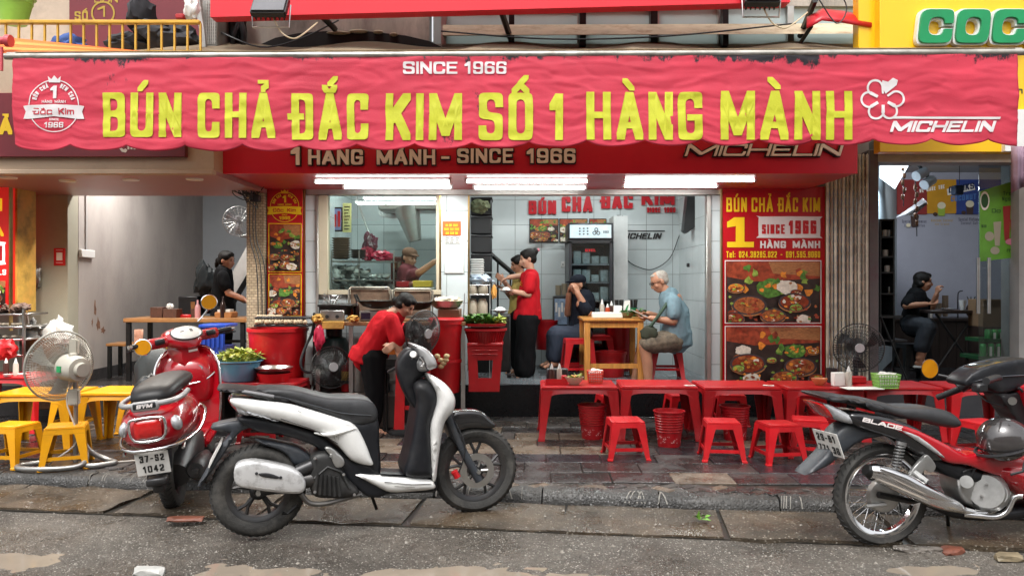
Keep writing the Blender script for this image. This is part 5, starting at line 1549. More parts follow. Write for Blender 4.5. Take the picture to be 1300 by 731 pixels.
part('dark_headline',pm('navy_print',(.02,.03,.08),.5),mbd,lambda m:(ptext(m,'DRINKS',1204,237.5,1236,245.5,Ym,.012,0,.22,.18,.14,tilt=.18),))
part('brand_headline',pm('blue_print_light',(.08,.2,.5),.5),mbd,lambda m:ptext(m,'COCONUT CAFE',1207,249,1262,256,Ym,.004,0,.2,.18,.16,tilt=.1))
part('caption',pm('caption_grey',(.1,.1,.14),.5),mbd,lambda m:(ptext(m,'Special Vietnamese',1145,279,1176,283,Ym+.05,.002,0,.14,.12,.16),ptext(m,'Coconut Coffee',1148,284.5,1174,288,Ym+.05,.002,0,.14,.12,.16),ptext(m,'Special Vietnamese',1217,276.5,1248,280.5,Ym+.05,.002,0,.14,.12,.16),ptext(m,'Coconut Coffee',1220,281.5,1246,285,Ym+.05,.002,0,.14,.12,.16)))
part('caption_gold',pm('caption_gold',(.4,.28,.1),.5),mbd,lambda m:(ptext(m,'Avocado Coconut',1182,278,1210,281.5,Ym+.05,.002,0,.14,.12,.16),ptext(m,'Ice Cream',1187,283,1205,286,Ym+.05,.002,0,.14,.12,.16)))
def cupp(m,x,y,c1,c2,c3):
 m.m=c1;ppoly(m,[(x-5,y),(x+5,y),(x+4,y+12),(x-4,y+12)],Ym,.005)
 m.m=c2;ppoly(m,disc(12,x,y-1,5.4,4.5),Ym,.006)
 m.m=c3;ppoly(m,disc(10,x-8,y+10,3,2.5),Ym,.007)
part('cup_picture',[pm('pic_green',(.3,.45,.06),.5),pm('pic_cream',(.7,.66,.5),.5),pm('pic_dark',(.06,.035,.03),.5)],mbd,lambda m:(cupp(m,1195,262,0,1,2),cupp(m,1231,260,2,1,2),cupp(m,1161,276,2,2,1)))
# things on the counter
zc=P(0,404,10.8).z
cupm=pm('paper_cup',(.28,.2,.14),.6)
for x,n,lab in((1192,4,'shorter stack of brown paper cups on the cafe counter'),(1200,7,'taller stack of brown paper cups on the cafe counter')):
 t=thing('paper_cups',lab,'cups',(P(x,0,10.95).x,10.95,zc))
 part('cup_stack',cupm,t,lambda m:[m.lathe([(.03,.02+k*.035),(.042,.1+k*.035),(.044,.1+k*.035)],Matrix.Translation((P(x,0,10.95).x,10.95,zc)),14)for k in range(n)])
pt=thing('steel_pot','steel pot on the cafe counter beside the cups','pot',(P(1176,0,10.95).x,10.95,zc))
part('pot',steel,pt,lambda m:m.lathe([(0,0),(.08,0),(.08,.1),(.085,.1),(.07,.1),(.07,.02),(0,.02)],Matrix.Translation((P(1176,0,10.95).x,10.95,zc)),20))
tp=thing('counter_tap','thin curved black tap standing on the cafe counter','tap',(P(1216,0,10.95).x,10.95,zc))
part('spout',black_met,tp,lambda m:m.tube([(P(1216,0,10.95).x,10.95,zc),P(1216,380,10.95),P(1217,371,10.95),P(1222,369,10.95)],.008,6,smooth=4))
pa=thing('pineapple','dark pineapple shaped ornament at the right of the cafe counter','ornament',(P(1233,0,10.95).x,10.95,zc))
part('body',pm('brown_husk',(.06,.035,.025),.7,bump=.6,bs=20),pa,lambda m:m.sph((P(1233,0,10.95).x,10.95,zc+.1),(.07,.07,.1),14))
part('leaf_crown',pm('dark_leaf',(.03,.04,.02),.6),pa,lambda m:[m.tube([(P(1233,0,10.95).x,10.95,zc+.18),(P(1233,0,10.95).x+.06*math.cos(k),10.95+.06*math.sin(k),zc+.3)],[.015,.001],5)for k in range(7)])
tl=thing('track_lamp','black ceiling track holding two white spot heads in the cafe','lamp',tuple(P(1165,212,9.2)))
part('track',black_met,tl,lambda m:(m.tube([P(1140,211,9.2),P(1158,208,9.2)],.025,8),m.tube([P(1165,208,9.2),P(1180,228,9.2)],.02,8)))
for x0,y0,x1,y1 in((1175,218,1163,224),(1184,228,1173,235)):
 part('spot_head',pm('spot_white',(.6,.6,.62),.4),tl,lambda m:m.tube([P(x0,y0,9.15),P(x1,y1,9.1)],[.055,.06],14))
for x_,y_ in((1163,224),(1173,235)):
 l=bpy.data.lights.new('spot_beam','SPOT');l.energy=35;l.spot_size=R(70);l.spot_blend=.7;l.shadow_soft_size=.05
 o=bpy.data.objects.new('spot_beam',l);COL.objects.link(o);o.location=P(x_,y_-1,9.05)+V((.02,.12,-.02));o.rotation_euler=(P(1190+(x_-1163)*3,262,11.4)-o.location).to_track_quat('-Z','Y').to_euler()
ch_=thing('hanging_charm','string of brown carved coconut charms hanging near the cafe entrance','ornament',tuple(P(1147,240,8.7)))
part('cord',black_pl,ch_,lambda m:(m.tube([P(1147,205,8.7),P(1147,262,8.7)],.005,5),m.tube([P(1162,230,8.7),P(1164,300,8.7)],.005,5)))
part('charm',pm('bronze_charm',(.2,.1,.06),.4,.4),ch_,lambda m:[m.box(P(x+(k%2)*2,y0+k*9,8.7),(.035,.02,.06),None,.008)for x,y0,n in((1146,214,5),(1162,238,6))for k in range(n)])
pl_=thing('pendant_lamp','small dark square pendant hanging on a cord in the cafe','lamp',tuple(P(1218,243,9.0)))
part('cord',black_pl,pl_,lambda m:m.tube([V((P(1218,0,9).x,9,3.1)),P(1218,234,9.0)],.004,5))
part('shade',pm('navy_shade',(.02,.03,.06),.5),pl_,lambda m:m.pbox(1213,235,1224,247,8.95,.1,.01))
pmg=thing('magazine_rack','leaning grey magazines on a wall rack by the cafe entrance','magazines',tuple(P(1160,262,9.3)))
part('magazine',pm('grey_mag',(.3,.29,.3),.4,var=.4),pmg,lambda m:[m.prism([(1138+k*5,276-k*2),(1172+k*1.2,252+k*1.5),(1177,256+k),(1150+k*3,272+k)],lambda x,y,d:P(x,y,9.3+k*.03)+V((0,d,0)),.01)for k in range(4)])
cab=thing('wall_cabinet','dark open cabinet with jars along the left side of the cafe','cabinet',tuple(P(1128,400,9.0)))
part('case',black_met,cab,lambda m:m.pbox(1116,284,1134,300,8.7,.4,.01)if False else(m.pbox(1117,278,1119,440,8.7,.4),m.pbox(1134,278,1136,440,8.7,.4),[m.pbox(1119,y,1134,y+2,8.7,.4)for y in(278,300,325,345,372,400)]))
for x,y in((1123,300),(1130,300),(1124,325),(1126,345),(1131,372)):
 part('jar',bowl_m,cab,lambda m:m.cyl(P(x,y,8.8),P(x,y-8,8.8),.03,n=12))
 # glass door with a green poster
gd=thing('glass_door','frameless glass door with two long steel pull handles and a green juice poster','door',(P(1265,0,8.25).x,8.25,FL-.1))
part('pane',glass('door_glass',(.75,.78,.78),.12),gd,lambda m:m.pbox(1243,207,1286,480,8.25,.012))
for x in(1242,1255.5):
 part('handle',steel,gd,lambda m:(m.tube([P(x,327,8.17),P(x,398,8.17)],.018,10),m.tube([P(x,340,8.17),P(x,340,8.25)],.01,8),m.tube([P(x,388,8.17),P(x,388,8.25)],.01,8)))
gp_=part('poster',pm('lime_poster',(.12,.33,.03),.4,var=.2,vs=3),gd,lambda m:m.prism([(1244,243),(1296,227),(1296,326),(1244,332)],lambda x,y,d:P(x,y,8.235)+V((0,d,0)),.006))
def gpp(m):
 m.m=0
 for x,y,r in((1250,255,8),):ppoly(m,disc(20,x,y,6,12),8.235,.002);
 m.m=3
 ppoly(m,disc(20,1250,255,4.6,9),8.235,.003)
 m.m=1
 ppoly(m,[(1273,262),(1283,261),(1281,305),(1275,305)],8.235,.002);ppoly(m,[(1282,279),(1291,278),(1289,304),(1284,304)],8.235,.003)
 m.m=2
 ppoly(m,[(1261,282),(1271,281),(1269,312),(1263,312)],8.235,.002);ppoly(m,disc(12,1256,300,6,6),8.235,.003);ppoly(m,disc(12,1263,318,6,5),8.235,.003)
 m.m=4
 ppoly(m,disc(12,1283,307,7,4),8.235,.004)
 m.m=3
 for s_,x0,y0,x1,y1 in(('Trà',1273,243,1284,248),('Ngon',1272,250,1286,255),('Cafe',1287,256,1296,261),('Da',1259,265,1270,270),('mon',1246,284,1252,289),('mua',1278,315,1296,320)):
  ptext(m,s_.replace('à','a'),x0,y0,x1,y1,8.235,.003,0,.16,.14,.18)
part('poster_print',[paper,pm('juice_red',(.3,.03,.03),.4),pm('cup_grey',(.35,.32,.25),.4),pm('poster_dark_green',(.02,.08,.02),.4),pm('poster_pink',(.6,.2,.3),.4)],gd,gpp)
# crates of green cans
for k,(x0,y0,x1,y1)in enumerate(((1250,418,1293,434),(1243,436,1293,456))):
 t=thing('can_pack',('upper shrink wrapped pack of green drink cans by the glass door','lower pack of green drink cans by the glass door')[k],'cans',tuple(P(1270,y1,8.5)))
 gcan=pm('green_can',(.03,.36,.09),.3,.3,var=.2)
 for i in range(5):
  x=fr(x0,x1,(i+.5)/5)
  part('can',gcan,t,lambda m:m.lathe([(0,0),(.028,0),(.033,.012),(.033,(y1-y0)*.0085-.015),(.027,(y1-y0)*.0085),(0,(y1-y0)*.0085)],Matrix.Translation(P(x,y1,8.45)),14))
 part('mark',paper,t,lambda m:[m.pbox(fr(x0,x1,(i+.5)/5)-1.5,y0+4,fr(x0,x1,(i+.5)/5)+1.5,y1-4,8.412,.004)for i in(1,2,3,4)])
 part('tray',pm('dark_green_wrap',(.015,.09,.03),.3),t,lambda m:m.pbox(x0-1,y1-4,x1+1,y1+.5,8.41,.35))
cbx=thing('cardboard_box','brown cardboard box behind the door handles of the cafe','box',tuple(P(1262,415,9.0)))
part('box',pm('cardboard',(.25,.15,.08),.8),cbx,lambda m:m.pbox(1248,380,1276,415,9.0,.3,.005))
part('box_base',dkw,cbx,lambda m:m.pbox(1248,415.3,1276,480,9.0,.3))
# folded scissor gate
fgt=thing('folding_gate','folded rusty steel scissor gate standing between the red poster and the cafe pillar','gate',(P(1076,0,8.0).x,8.0,.1))
slm=pm('old_gate_steel',(.55,.5,.4),.5,.1,var=.3,vs=6,dirt=.7,dirtcol=(.14,.09,.05),ds=5)
for k in range(11):
 x=1050+k*5.0
 part('slat',slm,fgt,lambda m:m.pbox(x,196,x+2.7,500,8.0+(k%2)*.02,.03,.004))
part('lattice',slm,fgt,lambda m:[m.tube([P(1050+k*5,y,8.04),P(1056.3+k*5,y+dy,8.04)],.005,5)for k in range(10)for y in(208,232,256,280,304,328,352,376,400,424,448)for dy in(13,-13)])
# yellow sign
ys=board('cafe_sign','large yellow cafe sign with raised green letters above the right end of the awning','sign',1117,-60,1520,193,6.9,pm('sign_yellow',(.86,.5,.006),.35,var=.04,vs=1,coat=.2),.12)
part('side_panel',MATS['sign_yellow'],ys,lambda m:m.pbox(1090,-60,1116,120,7.0,.12,.004))
part('raised_letters',pm('sign_green',(.0,.25,.08),.35),ys,lambda m:ptext(m,'COCONUT',1160,16,1478,58,6.9,.03,.05,.25,.22,.12,.12,0,.46))
def edge_l(m):
 k=6.9/FPX
 p2,tr=text('COCONUT',1160*k,-58*k,1478*k,-16*k,.25,.22,.12,.12,grow=.014,rd=.46)
 m.flat(p2,tr,lambda x,y,d:V((x-650*k,6.9-.004-d,CAMH+HZ*k+y)),.05)
part('letter_rim',white_pl,ys,edge_l)
part('small_lettering',pm('sign_dark',(.02,.06,.03),.4),ys,lambda m:ptext(m,'n',1292,111,1298,119,6.9,.004,0,.2,.18,.1))
part('white_base',white_pl,ys,lambda m:m.pbox(1276,139,1420,192,6.85,.05))
pc=thing('purple_cloth','faded purple cloth hanging from the corner above the cafe door','cloth',tuple(P(1293,240,6.7)))
part('sheet',pm('purple_fabric',(.28,.19,.25),.8,bump=.3),pc,lambda m:m.loft([[P(x,y,6.7+.04*math.sin(x*.5))for x in range(1284,1330,4)]for y in(186,205,222)]+[[P(x,245-(x-1284)*.5,6.7+.04*math.sin(x*.5))for x in range(1284,1330,4)]],False,False))
pc.children[0].modifiers.new('t','SOLIDIFY').thickness=.004
# ------------------------------------------------------------------ plastic stools and tables
def leg_loft(m,a,b,w0,w1,sx,sy):
 """L-shaped tapering leg from a (top) to b (foot), its corner outwards"""
 def sec(c,w,t):
  return[c+V(q)for q in((sx*0,sy*0,0),(-sx*w,0,0),(-sx*w,-sy*t,0),(-sx*t,-sy*t,0),(-sx*t,-sy*w,0),(0,-sy*w,0))]
 m.loft([sec(fr(a,b,t),fr(w0,w1,t**.7),.008)for t in(0,.15,.5,.94)]+[sec(b+V((sx*.006,sy*.006,.01)),w1*1.2,.012),sec(b+V((sx*.006,sy*.006,0)),w1*1.2,.012)])
def mk_stool(name,lab,mat,loc,rz=0,h=.3,s=.26,sp=.035,grp=None,slots=True):
 t=thing(name,lab,'stool',loc,rz,grp)
 a=s/2
 m=MB()
 if slots:
  fw=.032
  for q in(-1,1):
   m.box((q*(a-fw/2),0,h-.009),(fw,s,.018),None,.005)
   m.box((0,q*(a-fw/2),h-.009),(s-2*fw,fw,.0178),None,.004)
  m.box((0,0,h-.0092),(.026,s-2*fw,.017),None,.003)
  n=8
  for k in range(n):
   y=-a+fw+(s-2*fw)*(k+.5)/n
   m.box((0,y,h-.0095),(s-2*fw,(s-2*fw)/n*.58,.0165),None,.003)
 else:
  m.box((0,0,h-.009),(s,s,.018),None,.007,2)
  m.box((0,0,h-.0015),(s*.7,s*.7,.008),None,.003)
 for q in(-1,1):
  m.loft([[V((q*a*f,-a*f,z)),V((q*a*f,a*f,z)),V((q*(a*f-.006),a*f-.006,z)),V((q*(a*f-.006),-a*f+.006,z))]for f,z in((.99,h-.012),(1.03,h-.05))])
  m.loft([[V((-a*f,q*a*f,z)),V((a*f,q*a*f,z)),V((a*f-.006,q*(a*f-.006),z)),V((-a*f+.006,q*(a*f-.006),z))]for f,z in((.99,h-.012),(1.03,h-.05))])
 m.build('seat',mat,t,local=True)
 for sx in(-1,1):
  for sy in(-1,1):
   m=MB();leg_loft(m,V((sx*a*1.005,sy*a*1.005,h-.02)),V((sx*(a+sp),sy*(a+sp),0)),s*.3,s*.13,sx,sy)
   m.build('leg',mat,t,local=True)
 m=MB();r=a+sp*.72
 z=h*.27
 for q in(-1,1):
  m.box((q*(r-.012),0,z),(.008,2*r-.03,.026));m.box((0,q*(r-.012),z+.001),(2*r-.03,.008,.026))
 m.build('stretcher',mat,t,local=True)
 return t
def mk_table(name,lab,mat,loc,rz=0,w=.68,d=.55,h=.47,grp=None):
 t=thing(name,lab,'table',loc,rz,grp)
 m=MB()
 m.box((0,0,h-.012),(w,d,.024),None,.009,2)
 m.box((0,0,h-.0005),(w-.07,d-.07,.006),None,.003)
 for q in(-1,1):
  y=q*(d/2-.012);n=12
  arch=[V((-w/2+.012+(w-.024)*k/n,0,h-.035-.075*abs(2*k/n-1)**5-.02))for k in range(n+1)]
  m.loft([[V((p.x,y,h-.02)),V((p.x,y-q*.01,h-.02)),V((p.x,y-q*.01+q*.014,p.z)),V((p.x,y+q*.012,p.z))]for p in arch])
  x=q*(w/2-.012)
  arch=[V((0,-d/2+.012+(d-.024)*k/n,h-.035-.075*abs(2*k/n-1)**5-.02))for k in range(n+1)]
  m.loft([[V((x,p.y,h-.02)),V((x-q*.01,p.y,h-.02)),V((x+q*.004,p.y,p.z)),V((x+q*.012,p.y,p.z))]for p in arch])
 m.build('tabletop',mat,t,local=True)
 for sx in(-1,1):
  for sy in(-1,1):
   m=MB();leg_loft(m,V((sx*(w/2-.004),sy*(d/2-.004),h-.03)),V((sx*(w/2+.02),sy*(d/2+.02),0)),.1,.05,sx,sy)
   m.build('leg',mat,t,local=True)
 return t
g_rt='low red plastic tables along the pavement'
TX=[(.60,6.92),(1.31,6.92),(2.02,6.9),(2.73,6.88),(3.44,6.86),(4.15,6.84)]
tlab=['leftmost low red table, with sauce bottles, bowl and napkin basket on it','second low red table from the left, with only a small card on it','third low red table, a card near its right end','fourth low red table, behind the plate of the red motorbike, with bowl and squeeze bottle','fifth low red table, the light green basket at its edge','rightmost low red table, behind the handlebar of the red motorbike']
t0=mk_table('low_table',tlab[0],red_pl,(TX[0][0],TX[0][1]+.27,SW),R(-1),grp=g_rt)
for k in range(1,6):
 place(t0,(TX[k][0]+rnd.uniform(-.01,.01),TX[k][1]+.27+rnd.uniform(-.03,.03),SW),R(-1+rnd.uniform(-2,2)),tlab[k])
g_rs='low red plastic stools on the pavement'
s0=mk_stool('low_stool','red stool with slotted top in front of the leftmost tables, nearest the white scooter wheel',red_pl,(.905,6.30,SW),R(4),grp=g_rs)
s1=mk_stool('low_stool','red stool in front of the third red table, second of the front row',red_pl,(1.66,6.24,SW),R(-6),grp=g_rs,slots=False)
place(s1,(2.07,6.13,SW),R(8),'red stool standing nearest the kerb, third of the front row')
place(s1,(2.39,6.33,SW),R(-16),'turned red stool half hidden behind the number plate of the red motorbike')
for x,y,a,lab in((1.66,7.72,5,'red stool behind the second red table'),(2.15,7.75,-8,'red stool behind the third red table'),(.98,7.7,10,'red stool behind the gap of the first two red tables'),(2.9,7.74,3,'red stool behind the fourth red table, below the food poster'),(3.7,6.2,14,'red stool behind the seat of the red motorbike'),(4.2,6.15,-9,'red stool behind the leg shield of the red motorbike')):
 place(s1,(x,y,SW),R(a),lab)
def mk_bin(name,lab,x,Y,z,r=.128,h=.3,mat=None,grp=None,pr=True):
 t=thing(name,lab,'waste bin',(x,Y,z),0,grp)
 m=MB();m.lathe([(0,.004),(r*.72,.004),(r*.72,0),(r*.74,0),(r*.82,h*.35),(r*.825,h*.352),(r*.99,h*.97),(r*1.06,h*.97),(r*1.06,h),(r*.97,h),(r*.8,h*.36),(r*.7,.01),(0,.01)],None,36)
 for k in range(7):
  q=.42+k*.075
  m.lathe([(r*(.74+.25*q)+.001,h*q),(r*(.745+.25*q)+.006,h*q+.004),(r*(.75+.25*q)+.001,h*q+.009)],None,36)
 m.build('bucket',mat or red_pl2,t,local=True)
 if pr:
  m=MB();rr_=random.Random(int(x*100))
  for k in range(26):
   a=R(rr_.uniform(195,345));zz=h*rr_.uniform(.1,.3);da=rr_.uniform(.03,.12);q=r*(.735+.25*zz/h)+.0035
   m.raw([(q*math.cos(a+e),q*math.sin(a+e),zz+dz)for e,dz in((0,0),(da,0),(da,.007),(0,.007))],[[0,1,2,3]])
  m.build('print',pm('faded_print',(.6,.3,.3),.5),t,local=True)
 return t
g_b='red waste bins under the low tables'
b0=mk_bin('waste_bin','red waste bin under the leftmost red table',.72,7.05,SW,grp=g_b)
for x,Y,lab in((1.34,6.72,'red waste bin standing out in front of the second red table'),(1.98,7.0,'red waste bin under the third red table'),(2.75,7.0,'red waste bin under the fourth red table beside the motorbike plate')):
 place(b0,(x,Y,SW),rnd.uniform(-.4,.4),lab)
zt=SW+.475
def small_bottle(lab,x,Y,z,m_,h=.15,r=.024):
 t=thing('squeeze_bottle',lab,'bottle',(x,Y,z))
 m=MB();m.lathe([(0,0),(r,0),(r,h*.62),(r*.85,h*.72),(0,h*.72)],None,16);m.build('bottle',m_,t,local=True)
 m=MB();m.lathe([(r*.6,h*.7),(r*.6,h*.78),(.004,h),(0,h)],None,12);m.build('nozzle',white_pl,t,local=True)
caddy=thing('sauce_caddy','small red tray with toothpick pot holding the sauce bottles on the leftmost red table','tray',(.4,7.12,zt))
part('tray',red_pl,caddy,lambda m:(m.box((.4,7.12,zt+.006),(.2,.12,.012),None,.004),m.box((.4,7.06,zt+.025),(.2,.006,.05)),m.box((.47,7.1,zt+.04),(.05,.05,.08),None,.006)))
small_bottle('brown sauce bottle with white nozzle on the leftmost red table',.36,7.12,zt+.012,pm('brown_sauce',(.06,.025,.02),.2),.17)
small_bottle('clear vinegar bottle with white nozzle on the leftmost red table',.43,7.15,zt+.012,pm('clear_vinegar',(.5,.46,.4),.2),.17)
bk_=thing('black_pot','black pot of spoons behind the sauce bottles on the leftmost red table','pot',(.42,7.32,zt))
part('pot',black_pl,bk_,lambda m:m.box((.42,7.32,zt+.06),(.2,.08,.12),None,.01))
def leaves(m,c,rx,ry,rz_,n,size,seed=1,droop=.3):
 r=random.Random(seed)
 for k in range(n):
  a=r.uniform(0,6.283);q=math.sqrt(r.random())
  p=V(c)+V((rx*q*math.cos(a),ry*q*math.sin(a),rz_*r.uniform(.1,1)*(1-q*q*.6)))
  d=V((math.cos(a+r.uniform(-1,1)),math.sin(a+r.uniform(-1,1)),r.uniform(-.3,.8))).normalized()
  s_=d.cross(V((r.uniform(-.4,.4),r.uniform(-.4,.4),1))).normalized();L=size*r.uniform(.6,1.4);w=L*.32
  u=s_.cross(d)
  m.raw([p,p+d*L*.4+s_*w+u*L*.06,p+d*L-u*L*droop*.3,p+d*L*.4-s_*w+u*L*.06,p+d*L*.5-u*.004],[[0,1,4],[1,2,4],[2,3,4],[3,0,4]])
herb=pm('fresh_herbs',(.07,.17,.025),.5,var=.6,vs=30)
herb2=pm('pale_herbs',(.28,.33,.06),.5,var=.5,vs=30)
bw=thing('bowl','white bowl with herbs and sauce on the leftmost red table','bowl',(.56,7.08,zt))
part('bowl',pm('beige_bowl',(.45,.4,.3),.3),bw,lambda m:mk_bowl(m,V((.56,7.08,zt)),.085,.07))
part('food',[herb2,pm('orange_food',(.6,.25,.05),.5)],bw,lambda m:(leaves(m,(.56,7.08,zt+.055),.07,.07,.03,40,.035,4),setattr(m,'m',1),[m.sph((.56+rnd.uniform(-.05,.05),7.08+rnd.uniform(-.05,.05),zt+.07),.014,8)for k in range(9)]))
def mk_basket(name,lab,x,Y,z,mat,w=.13,h=.09,fillm=paper):
 t=thing(name,lab,'basket',(x,Y,z))
 m=MB();n=12
 for k in range(5):
  s_=fr(w*.42,w*.5,k/4);zz=fr(.004,h,k/4)
  q=[V((sx*s_,sy*s_*.8,zz))for sx,sy in((-1,-1),(1,-1),(1,1),(-1,1))]
  m.tube(q,.0045,5,True)
 for k in range(9):
  f=k/8*2-1
  for q in(-1,1):
   m.tube([V((f*w*.42,q*w*.336,.004)),V((f*w*.5,q*w*.4,h))],.0035,5)
   m.tube([V((q*w*.42,f*w*.336,.004)),V((q*w*.5,f*w*.4,h))],.0035,5)
 m.box((0,0,.006),(w*.84,w*.67,.006))
 m.build('basket',mat,t,local=True)
 m=MB()
 m.box((0,0,h*.55),(w*.82,w*.62,h*.8),Matrix.Rotation(.05,4,'X'),.004);lumpy(m,V((.01,0,h*.98)),(w*.38,w*.28,.018),3,amp=.5,sc=6)
 m.build('napkins',fillm,t,local=True)
 return t
mk_basket('napkin_basket','red basket full of white napkins on the leftmost red table',.76,7.2,zt,pm('coral_plastic',(.75,.1,.06),.4),.14,.11)
def card(lab,x,Y,a=0):
 m=MB();m.box((0,0,.002),(.09,.06,.003));m.m=1;m.box((.01,.005,.0042),(.05,.03,.001))
 o=m.build('card',[paper,pm('card_print',(.5,.3,.2),.5)],None);o.location=(x,Y,zt);o.rotation_euler.z=a;tag(o,lab,'card')
card('white payment card lying on the second red table',1.58,7.0,.2);card('printed card lying on the third red table',2.28,7.0,-.2)
bw2=thing('bowl','orange rimmed bowl on the fourth red table','bowl',(2.75,7.05,zt))
part('bowl',pm('orange_bowl',(.55,.2,.08),.35),bw2,lambda m:mk_bowl(m,V((2.75,7.05,zt)),.07,.06))
wb_=thing('paper_box','upright white paper box on the fourth red table','box',(2.89,6.98,zt))
part('box',paper,wb_,lambda m:m.box((2.89,6.98,zt+.06),(.11,.06,.12),.2,.004))
small_bottle('clear squeeze bottle beside the white paper box on the fourth red table',2.97,6.95,zt,MATS['clear_vinegar'],.18,.028)
rb_=thing('red_box','low red box behind the squeeze bottle on the fourth red table','box',(3.12,7.2,zt))
part('box',red_pl,rb_,lambda m:m.box((3.12,7.2,zt+.03),(.2,.1,.06),0,.006))
pp_=tag(part('paper_sheet',paper,None,lambda m:m.box((3.02,6.8,zt+.004),(.32,.16,.006),.05,.002)),'white paper sheet lying at the edge of the fourth and fifth red tables','paper')
mk_basket('napkin_basket','light green basket of napkins on the fifth red table',3.25,6.85,zt,pm('light_green_plastic',(.25,.5,.1),.4),.19,.12)
bl_=tag(part('black_cup',black_pl,None,lambda m:m.lathe([(0,0),(.04,0),(.05,.13),(.046,.13),(.036,.01),(0,.01)],Matrix.Translation((2.93,7.22,zt)),18)),'black cup behind the white paper box on the fourth red table','cup')
# yellow corner
g_y='yellow plastic tables and stools of the left neighbour'
yt=mk_table('low_table','yellow low table on the left, cut by the edge of the photo',yel_pl,(-3.98,6.72,SW),R(2),.66,.52,.47,g_y)
place(yt,(-3.28,6.78,SW),R(0),'yellow low table nearest the red scooter')
ysn=mk_stool('low_stool','yellow stool in front at the left edge of the photo',yel_pl,(-3.82,6.02,SW),R(-8),.31,.27,.03,g_y,slots=False)
for x,y,a,lab in((-3.38,5.98,22,'yellow stool right behind the base of the beige fan'),(-4.15,7.45,5,'yellow stool behind the yellow table at the left edge'),(-3.45,7.35,-10,'yellow stool behind the beige fan pole between the tables'),(-3.0,7.2,12,'yellow stool behind the yellow table by the red scooter')):
 place(ysn,(x,y,SW),R(a),lab)
tl_=mk_table('low_table','red low table with sauce bottles behind the yellow table at the far left',red_pl,(-4.75,7.5,SW),0,.7,.5,.52)
for k,(x,m_,lab)in enumerate(((-4.72,'brown_sauce','brown sauce bottle on the far left red table'),(-4.63,'clear_vinegar','pale sauce bottle on the far left red table, right of the brown one'),(-4.84,'chili_sauce','red chili bottle with yellow label on the far left red table'))):
 small_bottle(lab,x,7.35,SW+.525,MATS[m_],.16)
tag(part('dipping_dish',white_pl,None,lambda m:m.lathe([(0,0),(.03,0),(.04,.02),(.035,.02),(0,.006)],Matrix.Translation((-4.56,7.33,SW+.525)),16)),'tiny white dish on the far left red table','dish')
tag(part('dipping_dish',pm('pink_dish',(.7,.45,.45),.4),None,lambda m:m.lathe([(0,0),(.03,0),(.04,.02),(.035,.02),(0,.006)],Matrix.Translation((-4.66,7.28,SW+.525)),16)),'tiny pink dish on the far left red table','dish')
# ------------------------------------------------------------------ fans
beige_m=pm('beige_fan_plastic',(.42,.4,.34),.45,var=.08,dirt=.3,dirtcol=(.2,.18,.14))
C_=P(76,464,5.98);ax=V((-.86,.5,.06)).normalized()
bf=thing('standing_fan','beige standing fan with wire guard and coiled tube base near the yellow stools','fan',(P(96,0,6.0).x,6.0,SW))
part('guard',pm('beige_wire',(.36,.35,.31),.4,.3),bf,lambda m:cage(m,C_,ax,.262,.15,84,9,.002,.008))
part('blade',pm('pale_blade',(.35,.35,.32),.35),bf,lambda m:blades(m,C_,ax,.24))
mo=part('motor',beige_m,bf,lambda m:(m.tube([C_-ax*.07,C_-ax*.1,C_-ax*.22,C_-ax*.26,C_-ax*.27],[.075,.1,.098,.085,.03],22),m.tube([C_-ax*.26,C_-ax*.3],[.055,.05],16),m.box(C_-ax*.17+V((0,0,.1)),(.05,.05,.03),None,.01)))
part('hub',beige_m,bf,lambda m:m.tube([C_+ax*.06,C_+ax*.085],[.05,.045],18))
part('green_label',pm('green_sticker',(.02,.3,.1),.4),mo,lambda m:m.box(C_-ax*.16+V((-.05,-.086,.0)),(.05,.01,.045),Matrix.Rotation(R(-30),4,'Z')))
px_=P(96,0,6.0).x
part('pole',pm('grey_steel_tube',(.33,.33,.32),.35,.7,dirt=.4),bf,lambda m:m.tube([C_-ax*.17+V((.01,0,-.08)),V((px_,6.0,1.08-.3)),V((px_,6.0,SW+.2))],.017,12))
for z_,w_ in((.86,.085),(.62,.075),(1.0,.06)):
 part('control_box',beige_m,bf,lambda m:m.box((px_,5.98,z_),(w_,.07,.12),.3,.01,2))
def base_(m):
 m.tube([V((px_,6.0,SW+.3)),V((px_+.05,5.98,SW+.2)),V((px_+.12,5.93,SW+.08)),V((px_+.1,5.85,SW+.025)),V((px_-.1,5.78,SW+.02)),V((px_-.3,5.8,SW+.02)),V((px_-.36,5.9,SW+.02)),V((px_-.25,6.0,SW+.02))],.02,10,smooth=5)
 m.tube([V((px_,6.0,SW+.28)),V((px_+.08,6.05,SW+.1)),V((px_+.2,6.08,SW+.025)),V((px_+.3,6.0,SW+.02)),V((px_+.22,5.9,SW+.02)),V((px_+.1,5.9,SW+.02))],.02,10,smooth=5)
 m.tube([V((px_,6.0,SW+.3)),V((px_,6.0,SW+.02))],.018,10)
part('tube_base',MATS['grey_steel_tube'],bf,base_)
part('cord',pm('pale_cord',(.45,.42,.38),.6),bf,lambda m:m.tube([V((px_+.03,5.97,.8)),V((px_-.04,5.95,.6)),V((px_+.05,5.93,.3)),V((px_-.1,5.85,SW+.02)),V((px_+.4,6.1,SW+.012)),V((px_+.9,6.2,SW+.012))],.006,6,smooth=6))
